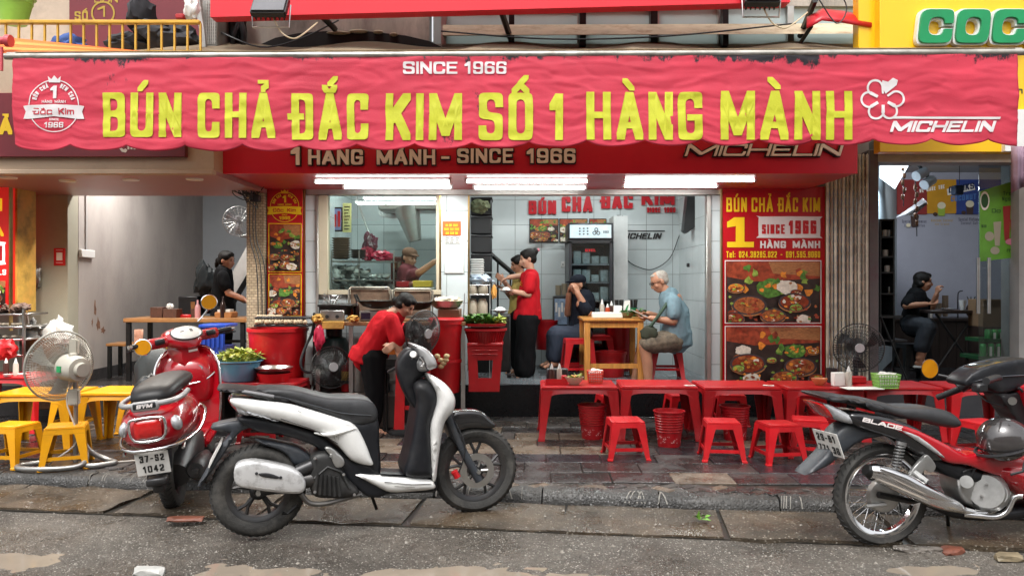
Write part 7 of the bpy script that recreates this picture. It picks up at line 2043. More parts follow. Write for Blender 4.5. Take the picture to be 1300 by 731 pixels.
def wheel(t,C,ax,Ro,w,ri,rimmat,spokes=5,wire=False,hubr=.05,disc_r=0,name='wheel'):
 M=axis_m(C,ax)
 m=MB();m.lathe(tyre_prof(Ro,w,ri),M,56,True)
 wh=m.build(name,tyre_m,t)
 m=MB()
 for k in range(46):
  a=2*PI*k/46
  for q in(-1,1):
   pts=[]
   for i in range(4):
    f=i/3;b=a+f*.09;rr_=Ro-(.0 if f<.5 else(f-.5)*(Ro-ri)*.3)+.0012
    pts.append(M@V((rr_*math.cos(b),rr_*math.sin(b),q*w*(.03+.37*f))))
   m.tube(pts,.0032,4,caps=False)
 m.build('tread',pm('tread_rubber',(.018,.018,.018),.8,var=.3),wh)
 m=MB()
 m.lathe([(ri+.004,-w*.34),(ri+.008,-w*.3),(ri-.012,-w*.2),(ri-.016,0),(ri-.012,w*.2),(ri+.008,w*.3),(ri+.004,w*.34),(ri-.008,w*.32),(ri-.028,w*.18),(ri-.03,-w*.18),(ri-.008,-w*.32)],M,48,True)
 if not wire:
  for k in range(spokes):
   a=2*PI*k/spokes+.3
   for b in(-.13,.13):
    m.tube([M@V((hubr*math.cos(a),hubr*math.sin(a),0)),M@V((ri*.6*math.cos(a+b*.6),ri*.6*math.sin(a+b*.6),.006)),M@V(((ri-.02)*math.cos(a+b*1.6),(ri-.02)*math.sin(a+b*1.6),0))],[.016,.01,.011],6)
 rm=m.build('rim',rimmat,wh)
 m=MB();m.lathe([(0,-w*.55),(hubr*.6,-w*.55),(hubr,-w*.35),(hubr,w*.35),(hubr*.6,w*.55),(0,w*.55)],M,24)
 m.build('hub',cast_alu if wire else rimmat,wh)
 if wire:
  m=MB()
  for k in range(36):
   a=2*PI*k/36;q=1 if k%2 else-1;b=a+(.35 if(k//2)%2 else-.35)
   m.tube([M@V((hubr*math.cos(b),hubr*math.sin(b),q*w*.34)),M@V(((ri-.02)*math.cos(a),(ri-.02)*math.sin(a),q*w*.05))],.0017,5,caps=False)
  m.build('spokes',chrome,wh)
 if disc_r:
  m=MB();m.lathe([(disc_r*.62,w*.62),(disc_r,w*.62),(disc_r,w*.67),(disc_r*.62,w*.67)],M,36,True)
  for k in range(5):
   a=2*PI*k/5;m.tube([M@V((hubr*.5*math.cos(a),hubr*.5*math.sin(a),w*.6)),M@V((disc_r*.64*math.cos(a),disc_r*.64*math.sin(a),w*.64))],.008,5)
  m.build('brake_disc',steel,wh)
 return wh
 # ---- the white scooter in front
B=Bike((-1.492,4.634),(-.237,5.036),250,420,.42533)
sc_=thing('scooter','silver white scooter with a long black seat and white silencer at the kerb','scooter',tuple(B.R),math.atan2(B.d.y,B.d.x))
wheel(sc_,B.at(0,.268),B.n,.268,.1,.18,rim_dark,5)
wheel(sc_,B.at(B.L,.298),B.n,.272,.085,.2,rim_dark,5,disc_r=.11)
def bp(name,mat,pts,T,Rr,off=0,parent=None,w=None,res=.022,k=3,extra=None,b=.72):
 m=MB();B.panel(m,pts,T,Rr,w,off,res,k,b)
 if extra:extra(m)
 return m.build(name,mat,parent or sc_,smooth=60)
 # dark lower frame with inner side trim
bp('under_body',dark_plastic,[(120,262),(200,262),(300,290),(370,316),(430,362),(470,388),(530,402),(548,428),(700,434),(716,455),(716,472),(700,482),(580,486),(545,496),(510,494),(478,470),(440,436),(412,400),(375,360),(330,334),(260,312),(180,300)],.112,.05,b=.85)
bp('seat_column',dark_plastic,[(430,268),(500,270),(540,262),(546,340),(548,430),(520,420),(470,390),(440,330)],.118,.05,b=.8)
body=bp('body_panel',white_paint,[(98,206),(130,203),(200,210),(260,216),(330,233),(400,254),(450,270),(480,291),(505,338),(520,378),(527,401),(498,400),(460,386),(424,346),(400,326),(366,304),(300,284),(220,262),(150,244),(110,226)],.165,.09,b=.78)
part('crease',white_paint,body,lambda m:m.tube([B.pt(350,304,.155),B.pt(390,309,.163),B.pt(430,302,.165),B.pt(478,289,.15)],[.004,.012,.012,.003],8,smooth=4))
bp('seat',seat_vinyl,[(178,176),(235,173),(300,178),(350,191),(400,201),(450,202),(500,204),(526,215),(540,240),(538,266),(520,276),(486,281),(440,265),(380,244),(320,224),(270,208),(215,192)],.135,.07,b=.8)
bp('grab_rail',black_pl,[(64,171),(110,171),(200,180),(265,196),(276,206),(270,212),(215,208),(120,188),(66,181)],.14,.02)
part('rail_tip',pm('rail_grey',(.2,.2,.21),.35),sc_,lambda m:m.tube([B.pt(68,176,.09),B.pt(150,182,.13),B.pt(230,196,.135)],.01,8))
tl2=bp('tail_light',red_lens,[(92,207),(116,210),(140,226),(160,248),(140,251),(118,242)],.13,.06)
bp('rear_lens',clear_lens,[(112,222),(138,226),(162,250),(148,255),(124,247)],.148,.05)
bp('reflector_strip',clear_lens,[(150,236),(200,250),(245,268),(236,272),(190,262),(150,250)],.16,.03)
bp('rear_fender',grey_plastic,[(44,284),(98,270),(190,262),(200,284),(150,292),(122,309),(96,345),(62,394),(12,464),(2,463),(38,400),(72,342),(98,307),(70,300),(46,296)],.07,.03,k=2)
bp('wheel_hugger',grey_plastic,[(174,322),(240,334),(300,348),(338,374),(344,396),(292,400),(270,372),(236,352),(194,340)],.075,.03)
part('plate',plate_m,sc_,lambda m:m.prism([B.uv(36,396),B.uv(72,326),B.uv(76,328),B.uv(40,398)],lambda u,v,d:B.at(u,v,.09-d),.18))
# engine and silencer
def eng(m):
 B.panel(m,[(345,372),(400,362),(430,400),(450,440),(486,480),(460,497),(390,502),(345,490),(335,430)],.15,.04)
 for k in range(6):
  a=B.pt(360+k*12,425+k*2,.155);b=B.pt(352+k*15,486+k*1.5,.155)
  m.tube([a,b],.009,6)
 m.tube([B.pt(350,440,.15),B.pt(390,405,.15),B.pt(430,420,.15),B.pt(455,470,.15)],.008,6)
part('engine',pm('dirty_engine',(.03,.03,.03),.5,.3,var=.4,vs=12,dirt=.6,dirtcol=(.1,.09,.08)),sc_,eng)
part('swing_arm',rim_dark,sc_,lambda m:(m.tube([B.pt(350,440,.1),B.pt(270,455,.1),B.pt(190,475,.09)],[.05,.045,.035],10),m.tube([B.pt(345,400,.11),B.pt(300,420,.11)],.04,10)))
ex_=bp('silencer',muff_m,[(110,424),(116,404),(135,393),(175,389),(235,399),(290,414),(320,440),(324,468),(306,486),(240,483),(150,471),(116,456)],.055,.05,off=.15)
part('slot',black_pl,ex_,lambda m:(B.panel(m,[(186,424),(215,424),(244,434),(240,440),(212,437),(190,432)],.012,.01,.205,.2),m.tube([B.pt(178,425,.2),B.pt(178,425,.21)],.009,8),m.tube([B.pt(250,437,.2),B.pt(250,437,.21)],.009,8)))
part('exhaust_pipe',pm('sooty_pipe',(.16,.15,.14),.4,.7,dirt=.5),sc_,lambda m:m.tube([B.pt(310,485,.15),B.pt(335,512,.14),B.pt(380,515,.13),B.pt(440,500,.1),B.pt(484,488,.08)],.015,8,smooth=4))
bp('side_bracket',cast_alu,[(382,350),(402,349),(438,382),(436,404),(414,406),(398,372)],.02,.02,off=.14)
part('side_stand',black_met,sc_,lambda m:m.tube([B.pt(522,492,-.05),B.pt(536,530,-.12)],.011,6))
part('centre_stand',black_met,sc_,lambda m:m.tube([B.pt(300,520,.05),B.pt(270,545,.04),B.pt(255,542,.04)],.011,6))
bp('floor_panel',white_paint,[(470,427),(560,434),(690,443),(712,458),(708,474),(640,482),(580,484),(545,470),(500,446)],.15,.05)
part('floor_mat',seat_vinyl,sc_,lambda m:m.loft([[B.pt(548,426,w),B.pt(640,430,w),B.pt(700,432,w)]for w in(.13,.0,-.13)],False,False))
# leg shield: white outside, dark inner face, both bent round in plan
def shield(m,pts,T,Rr,back):
 pl=B.out(pts,.12)
 m.pillow(pl,T,Rr,lambda u,v,w:B.at(u-back*(abs(w)/.2)**2,v,w),.022,None,.6)
sh_=MB();shield(sh_,[(690,128),(722,140),(752,162),(772,190),(777,214),(770,240),(748,268),(738,302),(731,350),(724,402),(718,446),(706,440),(703,380),(700,300),(704,262),(718,215),(716,180)],.19,.13,.03)
sh_.build('leg_shield',white_paint,sc_,smooth=60)
sh_=MB();shield(sh_,[(655,160),(690,148),(716,175),(722,208),(712,245),(703,275),(703,330),(708,420),(704,438),(624,432),(634,370),(644,320),(654,260),(660,210)],.165,.06,.02)
sh_.build('inner_shield',dark_plastic,sc_,smooth=60)
bp('head_cover',dark_plastic,[(640,52),(668,60),(690,80),(696,110),(680,132),(655,150),(650,175),(668,215),(655,235),(630,200),(612,160),(600,116),(606,84),(622,62)],.07,.05)
bp('head_cowl',pm('silver_cowl',(.42,.42,.42),.3,.4,coat=.4),[(650,44),(680,50),(706,72),(719,98),(712,112),(690,120),(668,122),(662,100),(668,78)],.15,.06)
bp('head_lamp',clear_lens,[(700,72),(716,92),(720,108),(706,112),(694,96)],.1,.05)
hbz=part('handlebar',black_pl,sc_,lambda m:(m.tube([B.pt(655,76,.12),B.pt(650,72,.22),B.pt(646,70,.34)],.017,12),m.tube([B.pt(655,76,-.12),B.pt(648,78,-.24),B.pt(640,84,-.36)],.017,12),m.tube([B.pt(628,90,-.15),B.pt(598,108,-.22),B.pt(572,122,-.33)],.012,8),m.tube([B.pt(672,78,.14),B.pt(682,100,.2),B.pt(690,118,.32)],.008,6)))
part('grip_end',white_pl,hbz,lambda m:m.tube([B.pt(646,70,.335),B.pt(645,69,.36)],[.021,.019],14))
part('brake_lever',steel,hbz,lambda m:m.tube([B.pt(664,80,.15),B.pt(676,96,.22),B.pt(668,108,.34)],.007,6,smooth=3))
part('hook',white_pl,sc_,lambda m:m.tube([B.pt(664,160,.07),B.pt(672,168,.075),B.pt(668,180,.075),B.pt(660,176,.075)],.008,6,smooth=3))
bp('front_fender',pm('black_gloss',(.012,.012,.013),.12,coat=.8,dirt=.2),[(756,262),(768,244),(800,238),(846,240),(876,262),(894,284),(872,292),(820,290),(790,297),(770,300)],.06,.05)
for q in(.07,-.07):
 part('fork_leg',grey_plastic,sc_,lambda m:(m.tube([B.pt(748,250,q),B.pt(790,350,q)],.022,12),m.tube([B.pt(790,350,q),B.pt(842,446,q)],.026,12)))
part('brake_caliper',red_pl,sc_,lambda m:m.tube([B.pt(768,418,.075),B.pt(778,436,.075)],.022,8))
part('fork_fairing',dark_plastic,sc_,lambda m:B.panel(m,[(740,258),(764,246),(780,300),(800,350),(782,350),(760,320)],.085,.03))
part('panel_seam',black_pl,sc_,lambda m:(m.tube([B.pt(300,222,.165),B.pt(390,249,.167),B.pt(470,274,.165)],.0022,5,smooth=4),m.tube([B.pt(250,262,.15),B.pt(350,296,.166),B.pt(420,336,.164)],.0022,5,smooth=4),m.tube([B.pt(560,450,.152),B.pt(640,458,.153),B.pt(700,456,.148)],.002,5)))
part('seat_seam',grey_plastic,sc_,lambda m:m.tube([B.pt(250,196,.136),B.pt(340,220,.137),B.pt(430,244,.137),B.pt(520,252,.136)],.0025,5,smooth=4))
part('control_cable',black_pl,sc_,lambda m:(m.tube([B.pt(640,84,.12),B.pt(700,70,.1),B.pt(716,110,.08)],.006,6,smooth=4),m.tube([B.pt(610,100,-.1),B.pt(640,140,.02),B.pt(690,132,.06)],.006,6,smooth=4),m.tube([B.pt(770,270,.08),B.pt(800,340,.095),B.pt(790,400,.085),B.pt(778,425,.08)],.005,6,smooth=4),m.tube([B.pt(330,390,.12),B.pt(300,440,.12),B.pt(230,470,.09)],.006,6,smooth=4)))
part('axle_nut',steel,sc_,lambda m:(m.tube([B.at(0,.268,.05),B.at(0,.268,.085)],.016,6),m.tube([B.at(B.L,.298,.05),B.at(B.L,.298,.1)],.014,6),[m.tube([B.pt(x,y,.15),B.pt(x,y,.166)],.009,6)for x,y in((352,380),(438,428),(352,480),(470,488),(400,372))]))
part('scratch',pm('scratch_grey',(.3,.29,.27),.6),sc_,lambda m:[m.tube([B.pt(x,y,w),B.pt(x+dx,y+dy,w)],.0016,4)for x,y,dx,dy,w in((405,300,8,26,.1665),(412,296,6,22,.1668),(420,300,3,25,.1665),(302,238,10,6,.166),(590,462,60,3,.1515),(620,468,40,2,.1515),(180,466,60,8,.207),(250,476,50,3,.207))])
# ---- the red motorbike at the right
R0=gp(1118,691.0)
B2h=R(9)
B=Bike((R0[0],R0[1]),(R0[0]+1.225*math.cos(B2h),R0[1]+1.225*math.sin(B2h)),980,430,.41184)
sc_=thing('motorbike','red and black motorbike with wire wheels and a long chrome exhaust','motorbike',tuple(B.R),math.atan2(B.d.y,B.d.x))
wheel(sc_,B.at(0,.285),B.n,.285,.078,.234,chrome,0,True,.062)
wheel(sc_,B.at(B.L,.283),B.n,.283,.075,.224,chrome,0,True,.055,disc_r=.11)
part('brake_drum',cast_alu,sc_,lambda m:(m.lathe([(0,.02),(.055,.02),(.07,.01),(.075,-.02),(.07,-.03),(0,-.03)],axis_m(B.at(0,.285,.03),B.n)@Matrix.Diagonal((1.3,1.3,1,1)),28),m.tube([B.pt(290,515,.06),B.pt(350,510,.06)],.012,6)))
blk2=pm('black_gloss_panel',(.014,.014,.016),.18,coat=.7,dirt=.15)
bp('rear_fender',grey_plastic,[(214,278),(250,262),(330,280),(352,300),(290,310),(244,338),(205,370),(168,396),(112,420),(110,414),(160,366),(182,336),(196,300)],.075,.03,k=2)
bp('seat',seat_vinyl,[(172,186),(220,183),(330,192),(400,213),(470,214),(540,221),(580,244),(590,266),(570,276),(520,270),(460,256),(400,244),(330,224),(270,204),(210,196)],.12,.07)
bp('grab_rail',black_pl,[(158,174),(220,178),(290,190),(340,208),(350,222),(320,226),(270,206),(200,196),(160,184)],.13,.02)
bp('tail_light',red_lens,[(142,200),(165,202),(190,222),(200,246),(180,244),(160,222)],.1,.05)
bp('rear_lens',clear_lens,[(166,203),(190,206),(246,236),(255,262),(232,261),(196,246),(178,224)],.115,.05)
pn=bp('side_panel',blk2,[(246,230),(330,236),(420,262),(475,292),(522,330),(534,372),(482,374),(432,342),(384,312),(310,286),(256,264)],.122,.05,b=.85)
part('panel_lettering',white_print,pn,lambda m:(lambda p2,tr:m.flat(p2,tr,lambda x,y,d:B.pt(278+x,246+x*.235-y,.147)))(*text('BLADE',0,-8,122,6,.34,.26,.1,.35)))
bp('stripe_panel',red_gloss,[(336,252),(420,272),(492,302),(560,338),(602,358),(640,352),(690,360),(770,370),(800,386),(790,440),(700,422),(640,402),(600,388),(540,380),(500,350),(440,310),(382,280)],.138,.05,b=.92)
bp('silver_stripe',pm('silver_stripe',(.5,.5,.5),.3,.5),[(400,283),(450,300),(510,345),(530,366),(500,350),(450,316)],.143,.02,b=.96)
bp('inner_panel',dark_plastic,[(480,345),(530,372),(600,390),(690,425),(690,450),(600,440),(540,420),(500,390)],.105,.04)
for q in(.11,-.11):
 def spring(m):
  a=B.pt(398,322,q);b=B.pt(378,408,q);M=axis_m(a,b-a);L=(b-a).length
  m.tube([M@V((.024*math.cos(k*.6),.024*math.sin(k*.6),L*k/95))for k in range(96)],.005,6)
  m.tube([a,b],.012,8);m.tube([a-(b-a)*.06,a+(b-a)*.06],.03,10)
 part('shock_spring',pm('spring_grey',(.3,.3,.3),.35,.7),sc_,spring)
part('swing_arm',black_met,sc_,lambda m:[m.tube([B.pt(328,480,q),B.pt(430,500,q),B.pt(520,480,q)],.018,8)for q in(.07,-.07)])
ex_=part('silencer',chrome,sc_,lambda m:m.tube([B.pt(300,408,.14),B.pt(330,414,.145),B.pt(400,444,.15),B.pt(500,492,.15),B.pt(560,514,.14),B.pt(590,528,.13)],[.04,.052,.056,.05,.036,.02],20,smooth=3))
part('end_cap',black_met,ex_,lambda m:(m.tube([B.pt(288,402,.14),B.pt(312,412,.14)],[.03,.046],16),))
part('heat_shield',pm('polished_shield',(.7,.7,.71),.16,1),ex_,lambda m:m.tube([B.pt(330,400,.175),B.pt(400,430,.19),B.pt(480,470,.19),B.pt(560,505,.165)],[.014,.036,.034,.012],12,smooth=3))
part('exhaust_pipe',chrome,sc_,lambda m:m.tube([B.pt(585,526,.13),B.pt(640,536,.11),B.pt(690,520,.09),B.pt(710,470,.06)],.02,10,smooth=4))
part('peg_bracket',cast_alu,sc_,lambda m:(B.panel(m,[(425,418),(470,362),(486,362),(506,392),(492,412),(470,404),(452,440)],.012,.012,.14,.13),m.tube([B.pt(440,410,.14),B.pt(480,440,.2)],.014,8)))
part('footrest_bar',chrome,sc_,lambda m:m.tube([B.pt(590,540,.12),B.pt(640,545,.14),B.pt(690,548,.15),B.pt(725,530,.16),B.pt(748,488,.18),B.pt(772,484,.2)],.015,10,smooth=4))
def eng(m):
 m.tube([B.pt(660,470,-.1),B.pt(660,470,.1),B.pt(660,470,.13)],[.115,.115,.09],26)
 m.tube([B.pt(690,475,.1),B.pt(690,475,.15)],[.07,.06],20)
 B.panel(m,[(575,425),(610,415),(650,425),(720,420),(800,400),(860,410),(860,470),(760,500),(720,520),(620,520),(580,480)],.09,.03)
 m.tube([B.pt(600,440,.1),B.pt(600,440,.125)],.035,16)
 for k in range(5):m.tube([B.pt(760+k*18,405,.1),B.pt(760+k*18,470,.1)],.008,6)
part('engine',cast_alu,sc_,eng)
part('clutch_badge',black_met,sc_,lambda m:(m.tube([B.pt(690,478,.15),B.pt(690,478,.158)],.036,16),))
bp('belly',dark_plastic,[(480,500),(600,520),(720,530),(860,500),(900,480),(900,520),(720,560),(560,552)],.08,.03)
sh_=MB();shield(sh_,[(770,150),(830,150),(905,240),(925,330),(905,420),(860,500),(780,500),(700,440),(690,395),(770,380),(800,300),(790,220)],.2,.12,-.06)
sh_.build('leg_shield',red_gloss,sc_,smooth=60)
bp('head_cover',dark_plastic,[(596,128),(640,94),(720,71),(790,61),(870,76),(905,110),(880,140),(820,150),(765,156),(725,166),(690,166),(645,146),(602,146)],.085,.025,b=.86,k=2)
part('switch_box',black_pl,sc_,lambda m:(m.box(B.pt(640,150,.12),(.07,.06,.05),.2,.01),m.tube([B.pt(760,150,.1),B.pt(800,190,.1),B.pt(800,250,.08)],.008,6,smooth=3),m.tube([B.pt(620,150,-.1),B.pt(660,190,.02),B.pt(720,210,.05)],.006,6,smooth=3)))
part('cover_seam',grey_plastic,sc_,lambda m:m.tube([B.pt(610,134,.08),B.pt(690,118,.088),B.pt(780,112,.088),B.pt(870,110,.08)],.004,5,smooth=3))
bp('head_cowl',red_gloss,[(860,74),(900,90),(930,130),(920,170),(880,180),(868,120)],.12,.07)
bp('head_lamp',clear_lens,[(910,100),(936,130),(928,165),(905,160)],.1,.05)
part('dash',pm('dash_glass',(.03,.035,.03),.1,coat=1),sc_,lambda m:B.panel(m,[(640,92),(720,70),(770,66),(760,82),(690,92),(650,104)],.08,.02))
part('steering_column',black_pl,sc_,lambda m:B.panel(m,[(697,168),(735,168),(790,160),(850,160),(850,330),(800,310),(762,262),(736,226)],.07,.02,None,0,.022,2,.88))
part('ignition',steel,sc_,lambda m:m.tube([B.pt(742,190,.1),B.pt(741,192,.125)],.022,14))
hbz=part('handlebar',black_pl,sc_,lambda m:(m.tube([B.pt(650,130,-.12),B.pt(590,150,-.24),B.pt(510,181,-.36)],[.03,.02,.019],12),m.tube([B.pt(700,120,.12),B.pt(690,120,.24),B.pt(660,130,.38)],.019,12),m.tube([B.pt(600,130,-.2),B.pt(575,150,-.22)],.04,10)))
part('control_cable',black_pl,sc_,lambda m:(m.tube([B.pt(610,430,.1),B.pt(640,380,.12),B.pt(690,372,.12),B.pt(740,300,.1)],.006,6,smooth=4),m.tube([B.pt(600,440,.1),B.pt(590,410,.11),B.pt(640,395,.11)],.005,6,smooth=4)))
part('engine_bolt',steel,sc_,lambda m:[m.tube([B.pt(690+44*math.cos(k),476+40*math.sin(k),.12),B.pt(690+44*math.cos(k),476+40*math.sin(k),.142)],.008,6)for k in range(6)])
mr=part('mirror',black_pl,sc_,lambda m:(m.tube([B.pt(590,140,-.2),B.pt(570,124,-.24),B.pt(512,112,-.3)],.009,8,smooth=3),m.lathe([(0,.012),(.05,.01),(.058,0),(.055,-.004)],axis_m(B.pt(487,92,-.3),V((-.5,-.84,.15)))@Matrix.Diagonal((.82,1.05,-1,1)),26)))
part('mirror_glass',reflection_m,mr,lambda m:m.lathe([(0,0),(.054,0)],axis_m(B.pt(487,92,-.3)+V((-.5,-.84,.15))*.006,V((-.5,-.84,.15)))@Matrix.Diagonal((.82,1.05,1,1)),26))
m2=part('mirror',black_pl,sc_,lambda m:(m.tube([B.pt(790,80,.2),B.pt(850,-10,.3)],.007,8),m.sph(B.pt(860,-20,.32),(.03,.06,.05))))
pl2=part('plate',plate_m,sc_,lambda m:m.prism([(-.085,-.07),(.085,-.07),(.085,.07),(-.085,.07)],lambda x,y,d:PLM(x,y,d),.004)if False else None)if False else None
pc_=B.pt(176,321,.0)
pz=V((-.94,-.34,.0)).normalized();pxv=V((.34,-.94,0)).normalized()
def PLM(x,y,d):
 c=B.pt(174,321,.06)
 return c+V((.33,-.94,0)).normalized()*x+V((-.35,-.05,1)).normalized()*y*-1*-1+V((-.94,-.33,-.2)).normalized()*d
pl2=part('number_plate',plate_m,sc_,lambda m:m.prism([(-.095,-.07),(.095,-.07),(.095,.07),(-.095,.07)],PLM,.004))
def plt(m):
 for s_,x0,y0,x1,y1 in(('29-B1',-.07,.012,.07,.055),('771.36',-.08,-.055,.08,-.012)):
  p2,tr=text(s_,x0,y0,x1,y1,.2,.17,.2);m.flat(p2,tr,lambda x,y,d:PLM(x,y,.007))
part('plate_digits',black_print,pl2,plt)
for q in(.075,-.075):
 part('fork_leg',chrome,sc_,lambda m:m.tube([B.at(1.0,.72,q),B.at(B.L,.283,q)],.018,10))
part('front_fender',red_gloss,sc_,lambda m:m.pillow(sm([(1.0,.52),(1.08,.58),(1.25,.6),(1.4,.55),(1.5,.46),(1.42,.5),(1.25,.545),(1.1,.52)],3),.06,.04,B.at,.02))
part('side_stand',black_met,sc_,lambda m:m.tube([B.pt(540,530,-.08),B.pt(545,600,-.2)],.011,6))
hl=thing('helmet','dark smoky motorcycle helmet hanging in front of the seat of the red motorbike','helmet',tuple(B.pt(715,310,.16)))
hc=B.pt(714,310,.16)
part('shell',pm('smoky_helmet',(.06,.055,.055),.12,.3,var=.2,coat=1),hl,lambda m:(m.sph(hc,(.14,.125,.125),28),))
part('trim',black_pl,hl,lambda m:m.tube([hc+V((.143*math.cos(a*PI/14),.128*math.sin(a*PI/14),-.045+.04*math.cos(a*PI/14)))for a in range(28)],.009,6,True))
part('strap',black_pl,hl,lambda m:m.tube([hc+V((.06,-.1,-.08)),hc+V((.03,-.12,-.15)),hc+V((-.03,-.11,-.17))],.008,6))
# ---- the red scooter seen from behind
RX,RY=-2.225,5.22
head=R(102)
Mred=Matrix.Translation((RX,RY,.0))@Matrix.Rotation(head,4,'Z')@Matrix.Rotation(-R(4.2),4,'Y')@Matrix.Rotation(-R(6.5),4,'X')
rs=thing('scooter','red retro scooter with a round tail and chrome loop seen from behind','scooter',M=Mred)
def L3(u,w,v):return Mred@V((u,w,v))
def rl_(name,mat,fn,parent=None,smooth=50):
 m=MB(Mred);fn(m);return m.build(name,mat,parent or rs,smooth=smooth)
AXL=Mred.to_3x3()@V((0,1,0))
wheel(rs,L3(0,0,.225),AXL,.225,.1,.135,rim_dark,5,hubr=.04)
wheel(rs,L3(1.26,0,.225),AXL,.225,.095,.135,rim_dark,5,hubr=.04)
def rings(secs,n=20,p=2.4):
 out=[]
 for u,v,hw,hh,*k in secs:
  q=[]
  for i in range(n):
   a=2*PI*i/n;c,s_=math.cos(a),math.sin(a)
   q.append(V((u+(k[0]*s_ if k else 0),hw*abs(c)**(2/p)*(1 if c>=0 else-1),v+hh*abs(s_)**(2/p)*(1 if s_>=0 else-1))))
  out.append(q)
 return out
rl_('body',red_gloss,lambda m:m.loft(rings([(-.40,.61,.05,.05),(-.385,.61,.1,.09),(-.345,.615,.16,.12),(-.25,.62,.195,.14),(-.12,.615,.212,.155),(.02,.605,.215,.165),(.16,.59,.205,.17),(.3,.55,.165,.19),(.42,.5,.15,.19),(.47,.46,.14,.15)],28)))
rl_('seat',pm('black_seat',(.009,.009,.01),.45,spec=.35,var=.2,vs=30),lambda m:m.loft(rings([(-.3,.79,.06,.025),(-.27,.8,.11,.045),(-.15,.81,.14,.055),(.05,.81,.15,.06),(.25,.8,.15,.06),(.42,.79,.13,.055),(.5,.77,.09,.04),(.52,.76,.04,.02)],24)))
gr=rl_('grab_rail',pm('silver_plastic',(.4,.4,.4),.35,.4),lambda m:(m.tube([V((.0,.17,.77)),V((-.2,.175,.775)),V((-.34,.14,.78)),V((-.4,.05,.785)),V((-.4,-.05,.785)),V((-.34,-.14,.78)),V((-.2,-.175,.775)),V((0,-.17,.77))],.017,10,smooth=5),m.box((-.39,0,.775),(.05,.16,.06),None,.012)))
rl_('badge',black_pl,lambda m:m.box((-.417,0,.782),(.01,.13,.036),None,.006),gr)
def symt(m):
 p2,tr=text('SYM',-.045,-.012,.045,.012,.3,.26,.12,.2);m.flat(p2,tr,lambda x,y,d:V((-.4235,-x,.782+y)))
rl_('badge_lettering',white_print,symt,gr)
tlp=rl_('tail_light',red_lens,lambda m:m.loft(rings([(-.425,.63,.055,.04),(-.415,.635,.078,.06),(-.36,.64,.088,.075)],24,5)))
rl_('chrome_bezel',chrome,lambda m:m.tube([V((-.415,y_,z_))for y_,z_ in sm([(-.08,.575),(.08,.575),(.1,.685),(.06,.705),(-.06,.705),(-.1,.685)],4)],.009,8,True),tlp)
for q in(1,-1):
 rl_('turn_signal',clear_lens,lambda m:m.sph((-.33,q*.148,.638),(.05,.034,.05),16,Matrix.Rotation(q*.3,4,'X')))
rl_('chrome_loop',chrome,lambda m:(m.tube([V((.12,.235,.54)),V((-.1,.24,.53)),V((-.3,.19,.52)),V((-.42,.1,.515)),V((-.445,0,.515)),V((-.42,-.1,.515)),V((-.3,-.19,.52)),V((-.1,-.24,.54)),V((.14,-.235,.6)),V((.2,-.19,.63))],.011,10,smooth=5),[m.tube([V((-.35,q*.17,.48)),V((-.3,q*.17,.5))],.01,6)for q in(1,-1)]))
rl_('side_script',white_print,lambda m:(m.tube([V((-.02-.14*k/8+.0,-.219,.65+.012*math.sin(k*2.2)))for k in range(9)],.004,5),))
rl_('rear_fender',dark_plastic,lambda m:m.loft([[V((-.3-k*.02,q,.48-.06*k))for q in(-.09,-.08,.08,.09)]+[V((-.28-k*.02,q,.48-.06*k))for q in(.09,-.09)]for k in range(3)]))
def RP(x,y,d):return V((-.405-d-y*.12,-x,.425+y))
plr=rl_('number_plate',plate_m,lambda m:m.prism([(-.095,-.07),(.095,-.07),(.095,.07),(-.095,.07)],RP,.004))
def plt2(m):
 for s_,x0,y0,x1,y1 in(('37-S2',-.07,.012,.07,.055),('1042',-.06,-.055,.06,-.012)):
  p2,tr=text(s_,x0,y0,x1,y1,.2,.17,.2);m.flat(p2,tr,lambda x,y,d:RP(x,y,.006))
rl_('plate_digits',black_print,plt2,plr)
rl_('plate_bracket',rim_dark,lambda m:(m.box((-.36,0,.3),(.08,.12,.05),None,.01),m.box((-.3,0,.25),(.12,.07,.06),None,.01)))
rl_('silencer',rim_dark,lambda m:(m.tube([V((.35,-.16,.24)),V((.1,-.19,.26)),V((-.2,-.2,.29)),V((-.23,-.2,.29))],[.03,.062,.066,.05],18),m.tube([V((-.23,-.2,.29)),V((-.26,-.2,.29))],[.022,.02],12)))
rl_('engine_case',rim_dark,lambda m:(m.loft(rings([(-.1,.24,.13,.08),(.1,.28,.15,.12),(.35,.32,.16,.13),(.5,.32,.14,.1)],18)),))
rl_('floor_board',red_gloss,lambda m:(m.box((.64,0,.3),(.5,.36,.06),None,.02,2),m.box((.64,0,.34),(.46,.3,.02),None,.008)))
def lsh(m):
 rows=[]
 for v,u,hw,bow in((.28,.9,.17,.03),(.36,.9,.2,.05),(.5,.93,.225,.08),(.65,.965,.235,.09),(.78,1.0,.23,.09),(.87,1.02,.19,.07),(.92,1.03,.12,.03)):
  f=[V((u+.06-bow*1.6*abs(2*k/14-1)**2.2,hw*(2*k/14-1),v))for k in range(15)]
  b=[V((u-.02-bow*1.1*abs(2*k/14-1)**2.2,(hw-.012)*(2*k/14-1),v-.004))for k in range(14,-1,-1)]
  rows.append(f+b)
 m.loft(rows)
rl_('leg_shield',red_gloss,lsh)
rl_('shield_trim',chrome,lambda m:m.tube([V((.84,-.18,.32)),V((.83,-.222,.5)),V((.86,-.235,.66)),V((.9,-.23,.79)),V((.95,-.18,.885)),V((1.0,-.1,.925)),V((1.0,.1,.925)),V((.95,.18,.885)),V((.9,.23,.79)),V((.86,.235,.66)),V((.83,.222,.5)),V((.84,.18,.32))],.009,8,smooth=4))
ib=rl_('inner_box',red_gloss,lambda m:m.loft(rings([(.82,.66,.12,.13),(.86,.67,.17,.17),(.92,.68,.2,.2),(.97,.69,.2,.2)],22,3)))
